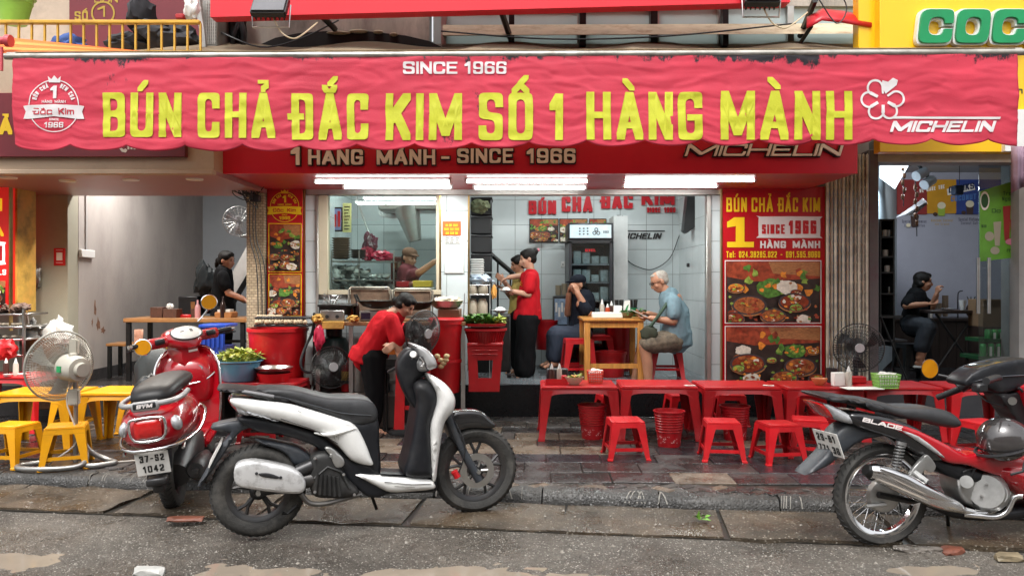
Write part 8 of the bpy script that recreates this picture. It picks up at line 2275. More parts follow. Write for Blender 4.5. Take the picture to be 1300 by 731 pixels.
rl_('lock',chrome,lambda m:(m.tube([V((.85,-.1,.77)),V((.835,-.1,.772))],.026,16),m.tube([V((.855,.1,.75)),V((.845,.1,.752))],.02,16),m.tube([V((.825,-.02,.62)),V((.815,-.02,.62))],.014,12)),ib)
rl_('bag_rail',chrome,lambda m:m.tube([V((.92,.2,.72)),V((.84,.13,.68)),V((.815,0,.665)),V((.84,-.13,.68)),V((.92,-.22,.74))],.009,8,smooth=4),ib)
# steering head turned to the left
ST=Matrix.Translation((.93,0,.93))@Matrix.Rotation(R(36),4,'Z')
def hd(name,mat,fn,parent=None):
 m=MB(Mred@ST);fn(m);return m.build(name,mat,parent or rs,smooth=50)
hdc=hd('head_cover',red_gloss,lambda m:(m.loft(rings([(-.12,.04,.05,.03),(-.1,.05,.09,.05),(-.02,.075,.14,.07),(.08,.075,.14,.08),(.16,.06,.12,.08),(.2,.05,.07,.05)],24)),m.loft([[p for p in r__]for r__ in[[V((.02+.05*math.cos(a*PI/6),y,.07+.042*math.sin(a*PI/6)))for a in range(12)]for y in(-.27,-.2,-.1,.1,.2,.27)]]),m.loft(rings([(-.08,-.06,.07,.1),(.0,-.06,.1,.13),(.1,-.06,.1,.13)],18))))
hd('dial',pm('dial_face',(.75,.74,.7),.15,coat=1),lambda m:m.sph((-.055,0,.115),(.085,.12,.03),20,Matrix.Rotation(R(-32),4,'Y')),hdc)
hd('dial_rim',black_pl,lambda m:m.tube([V((-.058+.083*math.cos(a*PI/12)*.85,.118*math.sin(a*PI/12),.118+.083*math.cos(a*PI/12)*.53))for a in range(24)],.006,6,True),hdc)
hd('dial_print',black_print,lambda m:(m.box((-.075,.04,.137),(.004,.03,.004),Matrix.Rotation(R(-32),4,'Y')),m.box((-.075,-.03,.137),(.03,.02,.004),Matrix.Rotation(R(-32),4,'Y'))),hdc)
hd('sticker',paper,lambda m:m.box((-.085,-.02,-.02),(.004,.07,.016)),hdc)
for q in(1,-1):
 g_=hd('grip',black_pl,lambda m:(m.tube([V((.02,q*.26,.075)),V((0,q*.39,.08))],.019,12),m.tube([V((.04,q*.27,.06)),V((.03,q*.36,.045)),V((.0,q*.43,.05))],.006,6)))
 hd('grip_end',chrome,lambda m:m.tube([V((0,q*.39,.08)),V((-.004,q*.415,.081))],.016,12),g_)
 hd('switch',black_pl,lambda m:m.box((-.04,q*.2,.085),(.03,.07,.04),None,.006),hdc)
for nm,ctr,base in(('left',P(181,441,5.78),P(207,440,5.92)),('right',P(265.5,383.5,6.12),P(251,408,6.1))):
 mm_=MB();nrm=V((.3,-.94,.1)).normalized()
 mm_.tube([base,(base+ctr)/2+V((0,.02,.02 if nm=='left' else-.02)),ctr+V((0,.02,-.03 if nm=='right' else 0))],.007,8,smooth=3)
 mm_.lathe([(.055,.002),(.062,-.002),(.05,-.018),(.02,-.03),(0,-.03)],axis_m(ctr,nrm),28)
 mo_=mm_.build('mirror',chrome,rs)
 m=MB();m.lathe([(0,0),(.056,.001)],axis_m(ctr+nrm*.003,nrm),28);m.build('mirror_glass',reflection_m,mo_)
rl_('front_fender',red_gloss,lambda m:m.loft(rings([(1.0,.4,.05,.04),(1.08,.46,.075,.05),(1.26,.49,.08,.05),(1.4,.45,.07,.045),(1.48,.38,.04,.03)],16)))
rl_('fork_leg',black_met,lambda m:[m.tube([V((1.1,q*.06,.6)),V((1.26,q*.07,.225))],.02,8)for q in(1,-1)])
rl_('side_stand',black_met,lambda m:m.tube([V((.45,.12,.25)),V((.5,.26,.05))],.012,6))
bg2=thing('black_bag','black bag hanging under the handlebar of the red scooter','bag',tuple(L3(.86,.1,.75)))
part('bag',MATS['black_nylon'],bg2,lambda m:lumpy(m,L3(.84,.27,.6),(.13,.12,.17),7,amp=.35,sc=5))
# ------------------------------------------------------------------ people
skin_m=pm('skin_tan',(.42,.2,.12),.5,var=.08,vs=12,sss=.1)
skin_l=pm('skin_light',(.5,.27,.18),.5,var=.08,vs=12,sss=.1)
hair_b=pm('black_hair',(.008,.006,.005),.55,spec=.2,var=.5,vs=40,stretch=(3,3,30),bump=.3,bs=60)
hair_w=pm('white_hair',(.34,.3,.26),.6,var=.3,vs=40,bump=.4,bs=60)
eye_m=pm('eye_dark',(.02,.015,.012),.2)
lip_m=pm('lip',(.33,.1,.08),.5)
def cap(m,a,b,r0,r1,n=10):
 """tapered limb with rounded ends"""
 a,b=V(a),V(b);d=b-a
 m.sph(a,r0,n);m.sph(b,r1,n)
 if d.length>1e-4:m.tube([a,a.lerp(b,.5),b],[r0,(r0+r1)/2,r1],n+2)
def chain(m,pts,rs):
 for i in range(len(pts)-1):cap(m,pts[i],pts[i+1],rs[i],rs[i+1])
def hand(m,wrist,d,palm_n,s=1.0,curl=.5,thumb=1):
 """palm, four bent fingers of different length and a thumb leaving the side"""
 d=V(d).normalized();nrm=V(palm_n);nrm=(nrm-d*nrm.dot(d)).normalized();side=d.cross(nrm)*thumb
 for k in range(4):
  f=(k-1.5)*.019*s
  a=V(wrist)+d*.015*s+side*f*.7;b=V(wrist)+d*.085*s+side*f
  m.tube([a,b],[.015*s,.0125*s],8);m.sph(b,.0125*s,8);m.sph(a,.015*s,8)
  L=(.07,.078,.072,.056)[k]*s
  p1=b+(d*math.cos(curl*.6)+nrm*math.sin(curl*.6))*L*.45
  p2=p1+(d*math.cos(curl*1.3)+nrm*math.sin(curl*1.3))*L*.32
  p3=p2+(d*math.cos(curl*2.0)+nrm*math.sin(curl*2.0))*L*.25
  chain(m,[b,p1,p2,p3],[.0095*s,.0088*s,.008*s,.007*s])
 t0=V(wrist)+d*.03*s-side*.02*s
 t1=t0-side*.03*s+d*.03*s+nrm*.012*s;t2=t1+d*.028*s-side*.006*s+nrm*.012*s
 chain(m,[t0,t1,t2],[.014*s,.0105*s,.008*s])
def foot(m,ankle,d,s=1.0):
 d=V(d).normalized();a=V(ankle)
 z=V((0,0,1))
 cap(m,a-z*.03*s,a+d*.08*s-z*.05*s,.038*s,.032*s)
 cap(m,a-d*.03*s-z*.045*s,a+d*.13*s-z*.062*s,.03*s,.022*s)
 side=d.cross(z)
 for k in range(5):
  p=a+d*(.15-abs(k-1.5)*.008)*s+side*(k-2)*.017*s-z*.068*s
  m.sph(p,.012*s,8)
def head(m,C,f,up,s=1.0,nose=1):
 """head of about .23 m: skull, face, jaw, nose, ears, brows"""
 f=V(f).normalized();up=V(up);up=(up-f*up.dot(f)).normalized();sd=f.cross(up)
 rot=Matrix((f,sd,up)).transposed().to_4x4()
 q=lambda a,b,c:V(C)+(f*a+sd*b+up*c)*s
 m.sph(q(-.012,0,.03),(.097*s,.076*s,.088*s),16,rot)
 m.sph(q(.018,0,-.02),(.07*s,.063*s,.088*s),14,rot)
 m.sph(q(.034,0,-.075),(.042*s,.043*s,.034*s),12,rot)
 m.tube([q(.082,0,.018),q(.094,0,-.005),q(.104,0,-.024)],[.008*s,.011*s,.013*s],8);m.sph(q(.1,0,-.026),.0135*s,8)
 for b in(-1,1):
  m.sph(q(.09,b*.009,-.03),.009*s,6)
  m.sph(q(-.012,b*.078,-.008),(.02*s,.009*s,.03*s),10,rot)
  m.sph(q(.055,b*.038,-.022),.026*s,8)
 m.sph(q(.076,0,.032),(.014*s,.044*s,.01*s),8,rot)
 m.sph(q(.08,0,-.052),(.012*s,.022*s,.008*s),8,rot);m.sph(q(.077,0,-.064),(.012*s,.02*s,.008*s),8,rot)
 return q,rot
def person(name_label,base,skin,skin_fn,cloth,face=None,vox=.0075,group=None):
 """one continuous body plus clothing, hair and face as parts"""
 t=thing('person',name_label,'person',tuple(base))
 m=MB();skin_fn(m);b=m.build('body',skin,t);remesh(b,vox,3)
 for nm,mat,fn,vx,fold in cloth:
  m=MB();fn(m);o=m.build(nm,mat,t)
  if vx:
   remesh(o,vx,3)
   if fold:
    for v in o.data.vertices:
     p=v.co;n=v.normal
     v.co=p+n*(fold*(noise.noise(V((p.x*9,p.y*9,p.z*5+p.x*6)))+.6*noise.noise(V((p.x*22,p.y*22,p.z*11)))))
 if face:
  q,rot,s=face
  m=MB()
  for s_ in(-1,1):m.sph(q(.077,s_*.031,.014),(.008*s,.013*s,.007*s),8,rot)
  m.build('eyes',eye_m,t)
  m=MB()
  for s_ in(-1,1):m.sph(q(.082,s_*.032,.036),(.006*s,.019*s,.0035*s),8,rot)
  m.build('eyebrows',hair_b,t)
  m=MB();m.sph(q(.089,0,-.057),(.006*s,.02*s,.0045*s),8,rot);m.build('mouth',lip_m,t)
 return t
def qf(C,f,up,s=1.0):
 f=V(f).normalized();up=V(up);up=(up-f*up.dot(f)).normalized();sd=f.cross(up)
 return(lambda a,b,c:V(C)+(f*a+sd*b+up*c)*s),Matrix((f,sd,up)).transposed().to_4x4()
def hair_cap(m,q,rot,s,bun=None,low=-.03,extra=()):
 m.sph(q(-.022,0,.042),(.097*s,.083*s,.087*s),16,rot)
 m.sph(q(-.05,0,.0),(.062*s,.079*s,.07*s),14,rot)
 for b in(-1,1):m.sph(q(.012,b*.058,.05),(.05*s,.026*s,.045*s),10,rot)
 m.sph(q(.03,0,.085),(.055*s,.06*s,.032*s),12,rot)
 if bun:
  m.sph(q(*bun[0]),bun[1]*s,12);m.tube([q(-.08,0,.04),q(*bun[0])],.03*s,8)
 for a,r in extra:m.sph(q(*a),r*s,10)
red_cotton=pm('red_cotton',(.45,.007,.014),.9,spec=.2,var=.1,vs=6,bump=.15,bs=160)
black_cotton=pm('black_cotton',(.005,.005,.006),.9,var=.3,vs=8,bump=.15,bs=160,spec=.15)
navy_cotton=pm('navy_cotton',(.008,.01,.017),.85,var=.3,vs=8,spec=.15)
blue_check=pm('pale_blue_check',(.15,.23,.27),.8,var=.12,vs=14,bump=.15,bs=140)
camo=pm('brown_camouflage',(.13,.1,.07),.85,var=.7,vs=14)
yel_cotton=pm('mustard_cotton',(.4,.3,.08),.85,var=.15)
# bending woman in red
Y=7.42
def J(x,y,dy=0,Y=Y):return P(x,y,Y+dy)
C=J(514,388,-.02);f=(.78,-.15,-.62);up=(.55,0,.78)
q,rot=qf(C,f,up,.92)
hipL,hipR=J(474,455,-.09),J(474,455,.09)
chest=J(489,412);neck=J(503,399)
shF,shB=J(497,407,-.14),J(497,408,.14)
def body_(m):
 head(m,C,f,up,.92)
 cap(m,C-V((.02,0,.04)),neck,.05,.055);chain(m,[neck,chest,J(480,432),J(474,450)],[.08,.12,.12,.13])
 cap(m,shF,shB,.06,.06)
 chain(m,[shF,J(505,436,-.17),J(508,452,-.2)],[.05,.042,.034]);chain(m,[J(508,446,-.2),J(500,437,-.22)],[.034,.028])
 hand(m,J(500,437,-.22),(-.3,-.4,-.25),(0,1,0),.95,1.1)
 chain(m,[shB,J(520,428,.12),J(530,424,.05)],[.05,.04,.03]);hand(m,J(530,424,.05),(.8,-.2,-.2),(0,0,-1),.95,.7)
 chain(m,[hipL,J(476,500,-.1),J(473,540,-.09)],[.11,.07,.045]);foot(m,J(473,541,-.09),(.9,-.3,0),1)
 chain(m,[hipR,J(482,478,.1),J(486,496,.25)],[.11,.075,.045]);foot(m,J(486,497,.25),(.9,-.2,0),1)
def shirt_(m):
 chain(m,[J(503,401),chest,J(478,434),J(469,452)],[.085,.142,.155,.165])
 for d in(-.07,.07):chain(m,[J(498,407,d*1.6),J(486,418,d),J(470,450,d)],[.07,.11,.13])
 cap(m,shF,J(504,431,-.165),.075,.078);cap(m,shB,J(512,424,.13),.075,.078)
 m.tube([J(470,445),J(465,460)],[.17,.185],16)
def pants_(m):
 chain(m,[J(474,452,-.08),J(476,500,-.1),J(474,535,-.09)],[.135,.095,.075]);chain(m,[J(474,452,.08),J(482,480,.1),J(486,493,.24)],[.135,.095,.07]);m.sph(J(471,452),.15,12)
person('person in a red t-shirt and black trousers bending over a charcoal grill',(J(474,545).x,Y,SW),skin_l,body_,
[('t_shirt',red_cotton,shirt_,.011,.012),('trousers',black_cotton,pants_,.012,.008),('hair',hair_b,lambda m:hair_cap(m,q,rot,.95,((-.1,0,-.02),.05),extra=(((-.03,.06,-.02),.04),((-.03,-.06,-.02),.04))),.009,.003)],(q,rot,.92))
tee=bpy.data.objects['t_shirt']
part('sandal',pm('tan_sandal',(.4,.25,.14),.6),None,lambda m:None)if False else None
def shoes(t,pts,mat):
 m=MB()
 for a,d in pts:
  d=V(d).normalized();a=V(a);ang=math.atan2(d.y,d.x)
  m.box(a+d*.05-V((0,0,.088)),(.25,.09,.022),ang,.01,2)
  m.tube([a+d*.09+d.cross(V((0,0,1)))*.045-V((0,0,.08)),a+d*.07-V((0,0,.03)),a+d*.09-d.cross(V((0,0,1)))*.045-V((0,0,.08))],.014,8,smooth=3)
 m.build('sandals',mat,t)
pw=[o for o in bpy.data.objects if o.name.startswith('person')][-1]
shoes(pw,[(J(473,541,-.09),(.9,-.3,0)),(J(486,497,.25),(.9,-.2,0))],pm('tan_sandal',(.42,.27,.16),.6))
# standing woman in red with bun
Y=8.95
def J(x,y,dy=0,Y=8.95):return P(x,y,Y+dy)
C=J(670,329);f=(-.95,-.12,-.2);up=(-.1,0,1)
q,rot=qf(C,f,up,.92)
def body_(m):
 head(m,C,f,up,.92)
 chain(m,[C+V((.02,0,-.05)),J(674,344),J(674,352)],[.048,.045,.06]);chain(m,[J(674,354),J(672,378),J(671,402)],[.1,.11,.12])
 cap(m,J(674,352,-.15),J(674,352,.15),.05,.05)
 chain(m,[J(674,353,-.16),J(671,374,-.18),J(652,370,-.2)],[.046,.038,.028]);hand(m,J(652,370,-.2),(-.9,.1,-.05),(0,0,1),.95,.5)
 chain(m,[J(673,353,.16),J(662,350,.2),J(646,352,.12)],[.046,.038,.028]);hand(m,J(646,352,.12),(-.8,0,-.35),(0,0,-1),.95,.8)
 for d in(-.08,.08):chain(m,[J(671,405,d),J(668,440,d),J(668+d*20,474,d)],[.1,.07,.045]);foot(m,J(668+d*20,474.5,d),(-.9,-.35,0),1)
def shirt_(m):
 chain(m,[J(674,352),J(672,372),J(670,401)],[.105,.13,.145]);cap(m,J(674,353,-.12),J(670,398,-.07),.075,.12);cap(m,J(674,353,.12),J(670,398,.07),.075,.12)
 cap(m,J(674,353,-.15),J(672,366,-.185),.07,.072);cap(m,J(674,353,.15),J(667,352,.19),.07,.07);m.tube([J(670,394),J(670,405)],[.155,.162],16)
def pants_(m):
 m.sph(J(670,405),.145,12)
 for d in(-.07,.07):chain(m,[J(670,404,d),J(667,440,d),J(666+d*20,470,d)],[.13,.115,.115])
t=person('standing person in a red t-shirt holding a white plate, hair in a bun',(J(668,0).x,Y,FL),skin_l,body_,
[('t_shirt',red_cotton,shirt_,.011,.011),('trousers',black_cotton,pants_,.012,.01),('hair',hair_b,lambda m:hair_cap(m,q,rot,.95,((-.11,0,.075),.042),extra=(((-.06,0,-.02),.05),)),.009,.003)],(q,rot,.92))
shoes(t,[(J(668-1.6,474.5,-.08),(-.9,-.35,0)),(J(668+1.6,474.5,.08),(-.9,-.35,0))],black_pl)
part('hair_tie',pm('pink_tie',(.6,.2,.25),.6),t,lambda m:m.sph(q(-.15,0,.085),.02,10))
part('shirt_print',gold_print,t,lambda m:[m.sph(J(661+k%2*1.5,358+k*1.6,-.075),(.004,.022,.008),6)for k in range(4)])
pl3=tag(part('rice_plate',bowl_m,None,lambda m:(m.lathe([(0,0),(.05,0),(.085,.018),(.08,.02),(0,.008)],Matrix.Translation(J(643,370.5,-.19)),22),m.sph(J(642.5,368,-.19),(.05,.05,.035),12))),'white plate of noodles held by the woman in red with a bun','plate')
# woman behind her in a mustard top
C=P(658,336,9.35);f=(-.95,-.2,-.25);up=(-.1,0,1);q,rot=qf(C,f,up,.9)
def J(x,y,dy=0):return P(x,y,9.35+dy)
def body_(m):
 head(m,C,f,up,.9);chain(m,[C+V((.02,0,-.05)),J(661,354)],[.045,.06]);chain(m,[J(661,357),J(659,400)],[.09,.11])
 chain(m,[J(660,358,-.12),J(650,372,-.16),J(640,357,-.14)],[.044,.036,.028]);hand(m,J(640,357,-.14),(-.6,0,.5),(0,1,0),.9,.6)
 chain(m,[J(660,358,.12),J(648,376,.16),J(640,366,.1)],[.044,.036,.028]);hand(m,J(640,366,.1),(-.8,0,.2),(0,0,1),.9,.6)
 for d in(-.07,.07):chain(m,[J(659,408,d),J(657,440,d),J(656,466,d)],[.1,.07,.045]);foot(m,J(656,467,d),(-.9,-.2,0),.95)
person('person in a mustard yellow top with dark hair standing behind the woman in red',(J(657,0).x,9.35,FL),skin_m,body_,
[('blouse',yel_cotton,lambda m:(chain(m,[J(661,355),J(658,404)],[.1,.13]),cap(m,J(660,358,-.1),J(654,368,-.15),.07,.06),cap(m,J(660,358,.1),J(654,368,.15),.07,.06)),.012,.01),
('trousers',black_cotton,lambda m:[chain(m,[J(659,405,d),J(657,440,d),J(656,463,d)],[.13,.09,.07])for d in(-.07,.07)],.012,.008),
('hair',hair_b,lambda m:hair_cap(m,q,rot,.93,((-.1,0,.03),.05)),.009,.003)],(q,rot,.9))
# seated man with cap, hands at his face
def J(x,y,dy=0):return P(x,y,9.25+dy)
C=J(733,362);f=(-.9,-.35,-.1);up=(-.1,0,1);q,rot=qf(C,f,up,1.0)
def body_(m):
 head(m,C,f,up,1.0);chain(m,[C+V((.02,.01,-.06)),J(740,378)],[.055,.07]);chain(m,[J(741,383),J(740,405),J(735,424)],[.125,.12,.12])
 chain(m,[J(737,386,-.17),J(748,397,-.2),J(733,372,-.17)],[.055,.045,.034]);hand(m,J(734,372,-.17),(-.35,.2,.8),(-.5,.6,0),1,.6)
 chain(m,[J(738,386,.17),J(721,398,.15),J(722,374,.02)],[.055,.045,.034]);hand(m,J(722,374,.02),(.1,-.1,1),(.6,-.3,0),1,.6)
 chain(m,[J(733,428,-.1),J(706,424,-.16),J(705,450,-.16)],[.1,.075,.05]);foot(m,J(705,458,-.16),(-.9,-.4,0),1.05)
 chain(m,[J(733,428,.1),J(704,426,.08),J(702,460,.06)],[.1,.075,.05]);foot(m,J(702,456,.06),(-.9,-.2,0),1.05)
t=person('person in dark clothes and a dark cap sitting with both hands raised to the mouth',(J(728,0).x,9.25,FL),skin_m,body_,
[('polo_shirt',navy_cotton,lambda m:(chain(m,[J(741,380),J(740,404),J(736,425)],[.135,.15,.15]),cap(m,J(738,386,-.15),J(745,394,-.19),.078,.072),cap(m,J(738,386,.15),J(729,393,.17),.078,.072)),.012,.012),
('jeans',pm('dark_jeans',(.025,.035,.06),.85,var=.2),lambda m:(chain(m,[J(735,428,-.09),J(706,424,-.16),J(705,452,-.16)],[.13,.1,.085]),chain(m,[J(735,428,.09),J(704,426,.08),J(702,452,.06)],[.13,.1,.085]),cap(m,J(737,424,-.08),J(737,424,.08),.14,.14)),.012,.01),
('cap',navy_cotton,lambda m:(m.sph(q(-.015,0,.058),(.104,.088,.072),16,rot),m.sph(q(.075,0,.05),(.075,.07,.011),14,rot)),.008,0),
('hair',hair_b,lambda m:(m.sph(q(-.04,0,.0),(.068,.08,.06),14,rot),),.009,.003)],(q,rot,1.0))
shoes(t,[(J(705,457,-.16),(-.9,-.4,0)),(J(702,456,.06),(-.9,-.2,0))],black_pl)
# old man in a pale blue shirt reading a menu
def J(x,y,dy=0):return P(x,y,8.6+dy)
C=J(837,358);f=(-.88,-.1,-.42);up=(-.4,0,.9);q,rot=qf(C,f,up,1.0)
def body_(m):
 head(m,C,f,up,1.0);chain(m,[C+V((.035,0,-.06)),J(849,374)],[.055,.065]);chain(m,[J(853,382),J(858,405),J(857,424)],[.12,.13,.13])
 chain(m,[J(855,383,-.18),J(855,408,-.21),J(826,404,-.16)],[.055,.045,.032]);hand(m,J(826,404,-.16),(-.95,.1,.02),(0,0,1),1,.6)
 chain(m,[J(853,383,.17),J(840,404,.2),J(823,398,.1)],[.055,.045,.032]);hand(m,J(823,398,.1),(-.9,-.2,0),(0,0,1),1,.6)
 chain(m,[J(852,432,-.11),J(818,438,-.17),J(822,462,-.17),J(823,486,-.17)],[.11,.064,.058,.042]);foot(m,J(823,487,-.17),(-.9,-.3,0),1.05)
 chain(m,[J(852,430,.11),J(816,436,.12),J(806,482,.14)],[.11,.064,.045]);foot(m,J(806,481,.14),(-.9,-.1,0),1.05)
t=person('old person with white hair in a pale blue shirt reading a menu',(J(845,0).x,8.6,FL),skin_m,body_,
[('shirt',blue_check,lambda m:(chain(m,[J(850,378),J(857,400),J(858,430)],[.125,.165,.17]),cap(m,J(853,383,-.12),J(858,425,-.06),.1,.15),cap(m,J(853,383,.12),J(858,425,.06),.1,.15),cap(m,J(855,383,-.17),J(855,399,-.215),.085,.078),cap(m,J(853,383,.17),J(845,396,.2),.085,.078),m.tube([J(858,420),J(859,439)],[.175,.18],16)),.012,.012),
('shorts',camo,lambda m:(chain(m,[J(853,432,-.1),J(822,437,-.165)],[.13,.1]),chain(m,[J(853,431,.1),J(822,436,.12)],[.13,.1]),cap(m,J(854,432,-.08),J(854,432,.08),.14,.14)),.012,.01),
('hair',hair_w,lambda m:(m.sph(q(-.03,0,.042),(.092,.081,.078),16,rot),m.sph(q(-.055,0,.0),(.056,.077,.06),14,rot),m.sph(q(.03,0,.088),(.045,.05,.022),10,rot)),.008,.004)],(q,rot,1.0))
part('glasses',black_met,t,lambda m:[m.tube([q(.094+.01*abs(b)*0,b*.034+.024*math.cos(k*PI/8),.012+.018*math.sin(k*PI/8))for k in range(16)],.0028,5,True)for b in(-1,1)]+[m.tube([q(.09,b*.058,.015),q(.0,b*.08,.012)],.0025,5)for b in(-1,1)])
part('sandals',black_pl,t,lambda m:m.box(J(823,487,-.17)+V((-.05,-.02,-.088)),(.26,.095,.02),.3,.008))
stp=thing('shoulder_bag','dark green shoulder bag with a strap worn by the old man','bag',tuple(J(822,418,-.2)))
part('pouch',pm('olive_bag',(.03,.035,.02),.7,var=.3),stp,lambda m:lumpy(m,J(824,423,-.21),(.09,.03,.085),4,amp=.2,sc=4))
part('strap',pm('olive_strap',(.03,.06,.035),.7),stp,lambda m:m.tube([J(826,414,-.22),J(840,395,-.215),J(852,378,-.13),J(858,374,.0),J(866,395,.14),J(845,424,.1)],.018,8,smooth=5))
mn=tag(part('menu_sheet',[paper,pm('menu_print',(.3,.2,.15),.6)],None,lambda m:(m.prism([(-.09,-.065),(.09,-.065),(.09,.065),(-.09,.065)],lambda x,y,d:J(811,398,-.13)+V((x*.9,y,-x*.42+d)),.004),setattr(m,'m',1),[m.prism([(-.07,k*.022-.05),(.07,k*.022-.05),(.07,k*.022-.042),(-.07,k*.022-.042)],lambda x,y,d:J(811,398,-.13)+V((x*.9,y,-x*.42+.006+d)),.001)for k in range(5)])),'white menu sheet held by the old man over the wooden table','menu')
# woman in black at the left bay
def J(x,y,dy=0):return P(x,y,9.15+dy)
C=J(288,331);f=(.95,-.2,-.15);up=(0,0,1);q,rot=qf(C,f,up,.92)
def body_(m):
 head(m,C,f,up,.92);chain(m,[C+V((-.02,0,-.06)),J(284,347)],[.045,.06]);chain(m,[J(284,350),J(283,372),J(283,392)],[.1,.11,.12])
 chain(m,[J(283,351,-.15),J(290,372,-.18),J(309,379,-.2)],[.045,.038,.028]);hand(m,J(309,379,-.2),(.8,0,-.3),(0,0,-1),.92,.5)
 chain(m,[J(284,351,.15),J(292,372,.2),J(310,382,.15)],[.045,.038,.028]);hand(m,J(310,382,.15),(.8,0,-.3),(0,0,-1),.92,.5)
 for d in(-.08,.08):chain(m,[J(283,398,d),J(284,440,d),J(284,470,d)],[.1,.07,.045]);foot(m,J(284,472,d),(.9,-.2,0),.95)
person('person in a black t-shirt with a ponytail working at the back of the grey bay',(J(284,0).x,9.15,FL),skin_m,body_,
[('t_shirt',black_cotton,lambda m:(chain(m,[J(284,348),J(283,372),J(283,402)],[.11,.13,.14]),cap(m,J(283,351,-.13),J(287,364,-.17),.072,.068),cap(m,J(284,351,.13),J(288,364,.18),.072,.068)),.012,.01),
('trousers',black_cotton,lambda m:[chain(m,[J(283,400,d),J(284,440,d),J(284,468,d)],[.13,.09,.07])for d in(-.07,.07)],.012,.008),
('hair',hair_b,lambda m:hair_cap(m,q,rot,.95,((-.11,0,-.015),.045),extra=(((-.13,0,-.06),.032),((-.135,0,-.09),.022))),.009,.003)],(q,rot,.92))
# cook behind the glass
def J(x,y,dy=0):return P(x,y,9.0+dy)
C=J(520,328);f=(.75,-.6,-.25);up=(.1,0,1);q,rot=qf(C,f,up,.95)
def body_(m):
 head(m,C,f,up,.95);chain(m,[C+V((-.01,0,-.06)),J(518,345)],[.048,.06]);chain(m,[J(518,349),J(517,385)],[.11,.13])
 chain(m,[J(524,350,-.14),J(534,345,-.3),J(552,332,-.35)],[.048,.04,.03]);hand(m,J(552,332,-.35),(.7,0,.5),(0,0,-1),.95,.6)
 chain(m,[J(512,351,.1),J(512,366,-.1),J(524,360,-.3)],[.048,.04,.03]);hand(m,J(524,360,-.3),(.8,-.3,-.2),(0,0,-1),.95,.6)
 for d in(-.08,.08):chain(m,[J(517,395,d),J(517,470,d)],[.1,.05]);foot(m,J(517,470,d),(.9,-.3,0),.95)
person('person cooking behind the kitchen glass in a dark red top and brown cap',(J(517,0).x,9.0,FL),skin_m,body_,
[('top',pm('wine_cotton',(.16,.02,.03),.85),lambda m:(chain(m,[J(518,347),J(517,390)],[.125,.155]),cap(m,J(523,350,-.12),J(529,347,-.22),.07,.064),cap(m,J(513,351,.09),J(512,360,-.02),.07,.064)),.012,.01),
('cap',pm('brown_cap',(.14,.06,.03),.8),lambda m:(m.sph(q(-.015,0,.06),(.1,.088,.07),14,rot),m.sph(q(.07,0,.055),(.06,.065,.011),12,rot)),.009,0),
('apron',pm('brown_apron',(.1,.05,.04),.8),lambda m:m.tube([J(517,372),J(517,440)],[.162,.17],16),.014,.006),
('hair',hair_b,lambda m:m.sph(q(-.045,0,-.005),(.062,.079,.06),12,rot),.009,.003)],(q,rot,.95))
# guest in the dim cafe
def J(x,y,dy=0):return P(x,y,9.6+dy)
C=J(1172,358);f=(.9,-.35,-.1);up=(0,0,1);q,rot=qf(C,f,up,1.0)
def body_(m):
 head(m,C,f,up,1.0);chain(m,[C+V((-.01,0,-.06)),J(1165,374)],[.05,.06]);chain(m,[J(1163,380),J(1160,404)],[.11,.13])
 chain(m,[J(1155,380,-.16),J(1150,388,-.2),J(1176,386,-.25)],[.05,.042,.03]);hand(m,J(1176,386,-.25),(.9,0,0),(0,0,1),1,.6)
 chain(m,[J(1170,380,.14),J(1183,390,.0),J(1189,374,-.1)],[.05,.042,.03]);hand(m,J(1189,374,-.1),(.1,-.1,1),(1,0,0),1,1.2)
 for d in(-.1,.1):chain(m,[J(1158,412,d),J(1178,415,d-.2),J(1168,455,d-.2)],[.11,.08,.05]);foot(m,J(1168,456,d-.2),(.8,-.4,0),1)
t=person('person in black sitting in the dim cafe with one hand raised',(J(1165,0).x,9.6,FL-.1),skin_m,body_,
[('t_shirt',black_cotton,lambda m:(chain(m,[J(1163,377),J(1160,412)],[.125,.155]),cap(m,J(1156,380,-.14),J(1151,386,-.18),.075,.07),cap(m,J(1170,380,.12),J(1178,387,.03),.075,.07)),.012,.01),
('jeans',pm('grey_jeans',(.02,.024,.032),.85),lambda m:[chain(m,[J(1158,412,d),J(1178,415,d-.2),J(1170,440,d-.2)],[.13,.105,.09])for d in(-.1,.1)],.012,.01),
('hair',hair_b,lambda m:hair_cap(m,q,rot,1.03,None,extra=(((-.06,0,-.06),.06),((-.03,.06,-.03),.04),((-.03,-.06,-.03),.04))),.009,.004)],(q,rot,1.0))
shoes(t,[(J(1168,456,-.3),(.8,-.4,0)),(J(1168,456,-.1),(.8,-.4,0))],white_pl)
cst=mk_stool('cafe_stool','low dark stool under the guest in the dim cafe',black_met,(J(1158,0).x,9.6,FL-.1),0,.42,.3,.03,None,False)
cft=thing('cafe_table','dark little table in front of the guest in the cafe','table',(J(1215,0).x,9.4,FL-.1))
part('top',dkw,cft,lambda m:m.pbox(1182,394,1245,398,9.2,.6,.006))
part('leg',black_met,cft,lambda m:(m.tube([P(1188,398,9.3),P(1238,470,9.3)],.015,6),m.tube([P(1238,398,9.3),P(1188,470,9.3)],.015,6)))
for x,r,lab in((1203,.07,'white saucer on the dark cafe table'),(1222,.04,'clear glass on the dark cafe table')):
 tag(part('dish' if r>.05 else 'drinking_glass',white_pl,None,lambda m:m.lathe([(0,0),(r*.6,0),(r,.02 if r>.05 else .12),(r*.9,.02 if r>.05 else .12),(0,.01)],Matrix.Translation(P(x,394,9.4)+V((0,0,.003))),20)),lab,'dish' if r>.05 else 'glass')
fch=thing('folding_chair','dark folding chair near the entrance of the dim cafe','chair',(P(1130,0,8.9).x,8.9,FL-.1))
